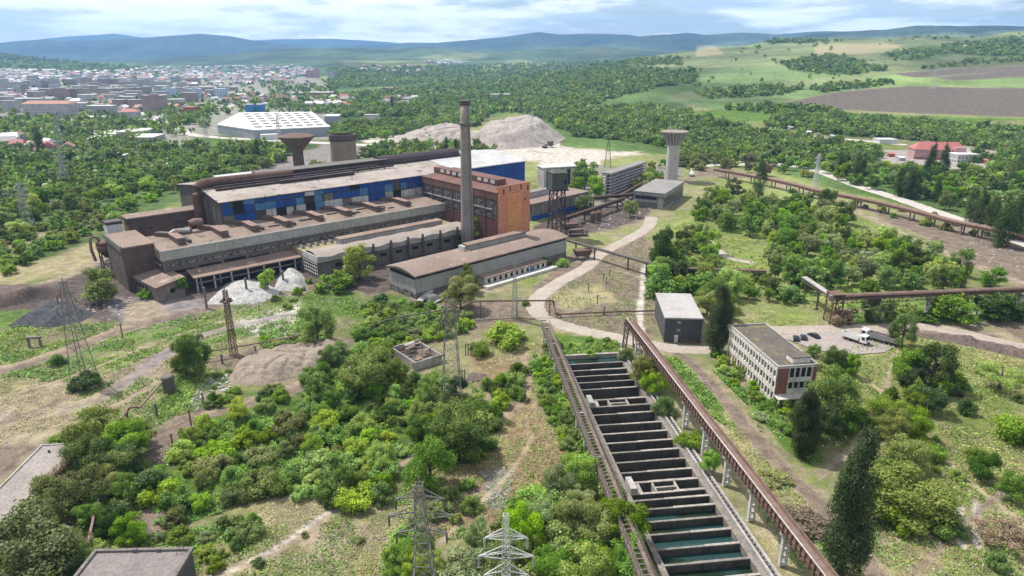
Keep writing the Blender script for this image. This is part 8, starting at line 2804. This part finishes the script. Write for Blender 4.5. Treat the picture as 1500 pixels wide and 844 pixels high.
for i in range(7):
    for j in range(6):
        f, g = 0.08 + i * 0.135, 0.1 + j * 0.15
        a_, b_ = lc_[1].lerp(lc_[2], f), lc_[4].lerp(lc_[3], f)
        c = a_.lerp(b_, g)
        if u0 is None:
            u0 = MB().box(-3.5, 3.5, -1.6, 1.6, 0, 1.4).build('roof_unit', plain('roof_unit', (0.42, 0.38, 0.32), 0.8), t, loc=(c.x, c.y, 10.5))
        else:
            dup(u0, 'roof_unit', t, (c.x, c.y, 10.5), 0.3)
d_ = (lc_[0] - lc_[1]).normalized()
MB().bar(lc_[1].lerp(lc_[2], 0.1) + Vector((0, -6, -7)), lc_[1].lerp(lc_[2], 0.32) + Vector((0, -6, -7)), 10, 6).build('dock', FAC['plainwhite'], t)


# houses
def house_mesh(roof, wall):
    mb = MB()
    mb.box(-5, 5, -4, 4, 0, 4.6, 0)
    k = len(mb.v)
    mb.v += [(-5.5, -4.6, 4.6), (5.5, -4.6, 4.6), (5.5, 4.6, 4.6), (-5.5, 4.6, 4.6), (-4.5, 0, 7.6), (4.5, 0, 7.6)]
    mb.f += [(k, k + 1, k + 5, k + 4), (k + 1, k + 2, k + 5), (k + 2, k + 3, k + 4, k + 5), (k + 3, k, k + 4)]
    mb.m += [1] * 4
    o = mb.build('town_house', [FAC[wall], ROOFM[roof]])
    me = o.data
    bpy.data.objects.remove(o)
    return me


HM = {r: house_mesh(r, w) for r, w in (('orange', 'plainwhite'), ('white', 'plainwhite'), ('grey', 'plaingrey'), ('brown', 'plainwhite'), ('red', 'plainwhite'))}
RN = {'orange': 'terracotta', 'white': 'pale metal', 'grey': 'grey', 'brown': 'dark brown', 'red': 'red'}
hr = random.Random(77)
DIST = [([(-40, 128), (110, 140), (200, 145), (260, 160), (300, 160), (200, 168), (60, 150), (-40, 150)], 70, 'among the town blocks'),
        ([(250, 140), (350, 138), (420, 140), (490, 142), (530, 150), (490, 165), (420, 150), (330, 152)], 60, 'behind the white warehouse'),
        ([(150, 112), (420, 110), (440, 125), (300, 130), (170, 120)], 70, 'on the far flat side of town'),
        ([(-40, 106), (60, 110), (160, 112), (110, 122), (-40, 122)], 40, 'below the first green hill of town'),
        ([(560, 145), (600, 140), (625, 150), (590, 156), (540, 156)], 12, 'in the flat woods beyond the green plot'),
        ([(0, 205), (60, 215), (120, 222), (80, 226), (0, 222)], 9, 'in the gardens left of the domed halls')]
for i, (poly, n, phrase) in enumerate(DIST):
    pts = sample_poly(poly, n, 700 + i)
    x, y, z = PT(pts[:, 0], pts[:, 1])
    for k in range(len(x)):
        rf_ = hr.choice(['orange', 'white', 'white', 'grey', 'grey', 'brown', 'brown', 'red'])
        o = bpy.data.objects.new('town_house', HM[rf_])
        COL.objects.link(o)
        o.location = (x[k], y[k], z[k] - 0.3)
        o.rotation_euler.z = hr.uniform(0, PI)
        s = hr.uniform(0.9, 1.5)
        o.scale = (s * hr.uniform(0.9, 1.5), s, s)
        tag(o, f'small house with a {RN[rf_]} roof {phrase}', 'house', f'{RN[rf_]} roofed houses {phrase}')
# the rest of the town: too many and too far to count
mbh = MB()
pts = np.concatenate([sample_poly(p_, n_, 800 + j) for j, (p_, n_) in enumerate((
    ([(-60, 100), (60, 104), (150, 106), (210, 100), (330, 98), (430, 97), (470, 104), (430, 116), (200, 118), (-60, 128)], 900),
    ([(620, 92), (660, 88), (690, 92), (650, 96)], 45), ([(520, 98), (600, 96), (640, 106), (540, 110)], 30)))])
x, y, z = PT(pts[:, 0], pts[:, 1])
for k in range(len(x)):
    a = hr.uniform(0, PI)
    c, s = math.cos(a), math.sin(a)
    L_, W_, h_ = hr.uniform(6, 12), hr.uniform(5, 7), hr.uniform(4, 8)
    f = lambda u, v, w: (x[k] + u * c - v * s, y[k] + u * s + v * c, z[k] - 0.3 + w)
    q4 = [(-L_, -W_), (L_, -W_), (L_, W_), (-L_, W_)]
    mbh.hexa([f(u, v, 0) for u, v in q4], [f(u, v, h_) for u, v in q4], hr.choice([0, 0, 1]))
    n0 = len(mbh.v)
    mbh.v += [f(u * 1.06, v * 1.06, h_) for u, v in q4] + [f(-L_ * .8, 0, h_ + 3), f(L_ * .8, 0, h_ + 3)]
    mbh.f += [(n0, n0 + 1, n0 + 5, n0 + 4), (n0 + 1, n0 + 2, n0 + 5), (n0 + 2, n0 + 3, n0 + 4, n0 + 5), (n0 + 3, n0, n0 + 4)]
    mbh.m += [hr.choice([2, 3, 4, 4])] * 4
tag(mbh.build('distant_town', [FAC['plainwhite'], FAC['plaingrey'], ROOFM['orange'], ROOFM['white'], ROOFM['grey']]), kind='stuff')

# shacks in the gardens and along the upper road
for i, (px, py, w_, rf_, lb) in enumerate((
    (262, 243, 11, 'white', 'white roofed shack, widest one in the woods behind the dark blocks'), (288, 239, 8, 'white', 'white roofed shack right of the widest one in the woods'), (311, 236, 6, 'white', 'tiny white shack close to the belt track'), (213, 250, 7, 'orange', 'shack with a faded pink roof in the woods'), (244, 245, 6, 'white', 'small white shack touching the faded pink one'), (182, 232, 5, 'white', 'white shack hidden high in the woods'), (140, 256, 6, 'grey', 'grey shack in the middle of the left woods'), (66, 278, 5, 'white', 'green white shed near the thin grey pylon'), (6, 266, 8, 'grey', 'grey shack at the frame edge of the woods'), (126, 263, 6, 'white', 'pale shack under the middle woods trees'), (300, 232, 5, 'grey', 'grey shack by the last garden trees'),
    (1160, 190, 7, 'white', 'white shack at the head of the upper road scrapyard'), (1172, 193, 6, 'grey', 'grey shack in the upper road scrapyard'), (1186, 197, 7, 'white', 'pale caravan like shack of the upper road scrapyard'), (1200, 200, 6, 'brown', 'brown shack of the upper road scrapyard'), (1222, 203, 6, 'white', 'white shack at the lower end of the scrapyard'), (1158, 212, 5, 'orange', 'pinkish ruin in the green strip below the scrapyard'),
    (1252, 224, 9, 'white', 'white tarpaulin shed, first in the junk yard before the pink building'), (1268, 228, 10, 'white', 'white tarpaulin shed in the middle of the junk yard'), (1284, 226, 7, 'white', 'white container like shed in the junk yard'), (1306, 230, 9, 'red', 'red roofed shed in the junk yard beside the pink building'), (1322, 236, 9, 'white', 'white low shed in front of the pink building poplars'), (1447, 240, 8, 'red', 'red trailer like shed behind the small white office'), (1418, 245, 6, 'grey', 'grey shed below the small white office'), (1304, 350, 7, 'grey', 'grey flat concrete shed half hidden in the wide woods'))):
    gx, gy, gz = PT(px, py)
    d_ = gy[0] / 1000
    t = thing('garden_shack', lb, 'shack', (gx[0], gy[0], gz[0] - 0.2), 0.2 * (i % 4) - 0.2)
    w2 = w_ * d_ * 0.9
    MB().box(-w2 / 2, w2 / 2, 0, 5, 0, 2.8).build('wall', FAC['plaingrey' if rf_ != 'red' else 'red'], t)
    MB().hexa([(-w2 / 2 - .3, -.3, 2.8), (w2 / 2 + .3, -.3, 2.8), (w2 / 2 + .3, 5.3, 3.6), (-w2 / 2 - .3, 5.3, 3.6)], [(-w2 / 2 - .3, -.3, 3.0), (w2 / 2 + .3, -.3, 3.0), (w2 / 2 + .3, 5.3, 3.8), (-w2 / 2 - .3, 5.3, 3.8)]).build('roof', ROOFM[rf_], t)


def digger(label, px, py, rz, mat):
    gx, gy, gz = PT(px, py)
    t_ = thing('excavator', label, 'excavator', (gx[0], gy[0], gz[0]), rz)
    for y in (-1.2, 1.2):
        MB().box(-2.2, 2.2, y - 0.35, y + 0.35, 0, 1.0).build('crawler', M['rubber'], t_)
    MB().box(-2.2, 1.6, -1.4, 1.4, 1.05, 2.4).build('upper_body', mat, t_)
    c_ = MB().box(0.2, 1.8, -1.35, -0.1, 2.4, 3.5).build('cab', mat, t_)
    MB().box(1.75, 1.85, -1.3, -0.15, 2.5, 3.4).build('cab_window', M['glass_dark'], c_)
    MB().bar((1.2, 0.4, 2.0), (4.6, 0.4, 5.2), 0.5, 0.6).build('boom', mat, t_)
    MB().bar((4.5, 0.4, 5.2), (6.6, 0.4, 2.4), 0.4, 0.45).build('stick', mat, t_)
    MB().hexa([(6.0, -0.2, 0.9), (7.2, -0.2, 1.2), (7.2, 1.0, 1.2), (6.0, 1.0, 0.9)], [(6.2, -0.2, 2.3), (7.0, -0.2, 2.5), (7.0, 1.0, 2.5), (6.2, 1.0, 2.3)]).build('bucket', M['steel_dark'], t_)


digger('dark excavator working at the foot of the tall spoil heap', 798, 217, 0.4, M['steel_dark'])
digger('yellow excavator beside the pale road behind the pipe rack', 1150, 236, 2.6, M['yellow'])
digger('small white digger on the bare ground behind the funnel tower', 1013, 258, 1.4, M['white_paint'])
gx, gy, gz = PT(806, 216)
t = thing('stone_crusher', 'dark stone crusher with sloping belts beside the excavator at the spoil heap', 'crusher', (gx[0], gy[0], gz[0]), 0.2)
MB().hexa([(-2, -2, 2), (2, -2, 2), (2, 2, 2), (-2, 2, 2)], [(-3, -3, 6), (3, -3, 6), (3, 3, 6), (-3, 3, 6)]).build('hopper', M['steel_dark'], t)
MB().bar((2, 0, 2), (16, 0, 7), 1.2, 0.5).build('belt', M['steel_dark'], t)
MB().bar((-2, 1, 2), (-14, 4, 6), 1.2, 0.5).build('belt', M['steel_dark'], t)
for x_, y_ in ((-2, -2), (2, -2), (2, 2), (-2, 2)):
    MB().bar((x_, y_, 0), (x_, y_, 2.2), 0.4).build('leg', M['steel_dark'], t)
MB().bar((11, 0, 0), (11, 0, 5.2), 0.4).build('leg', M['steel_dark'], t)
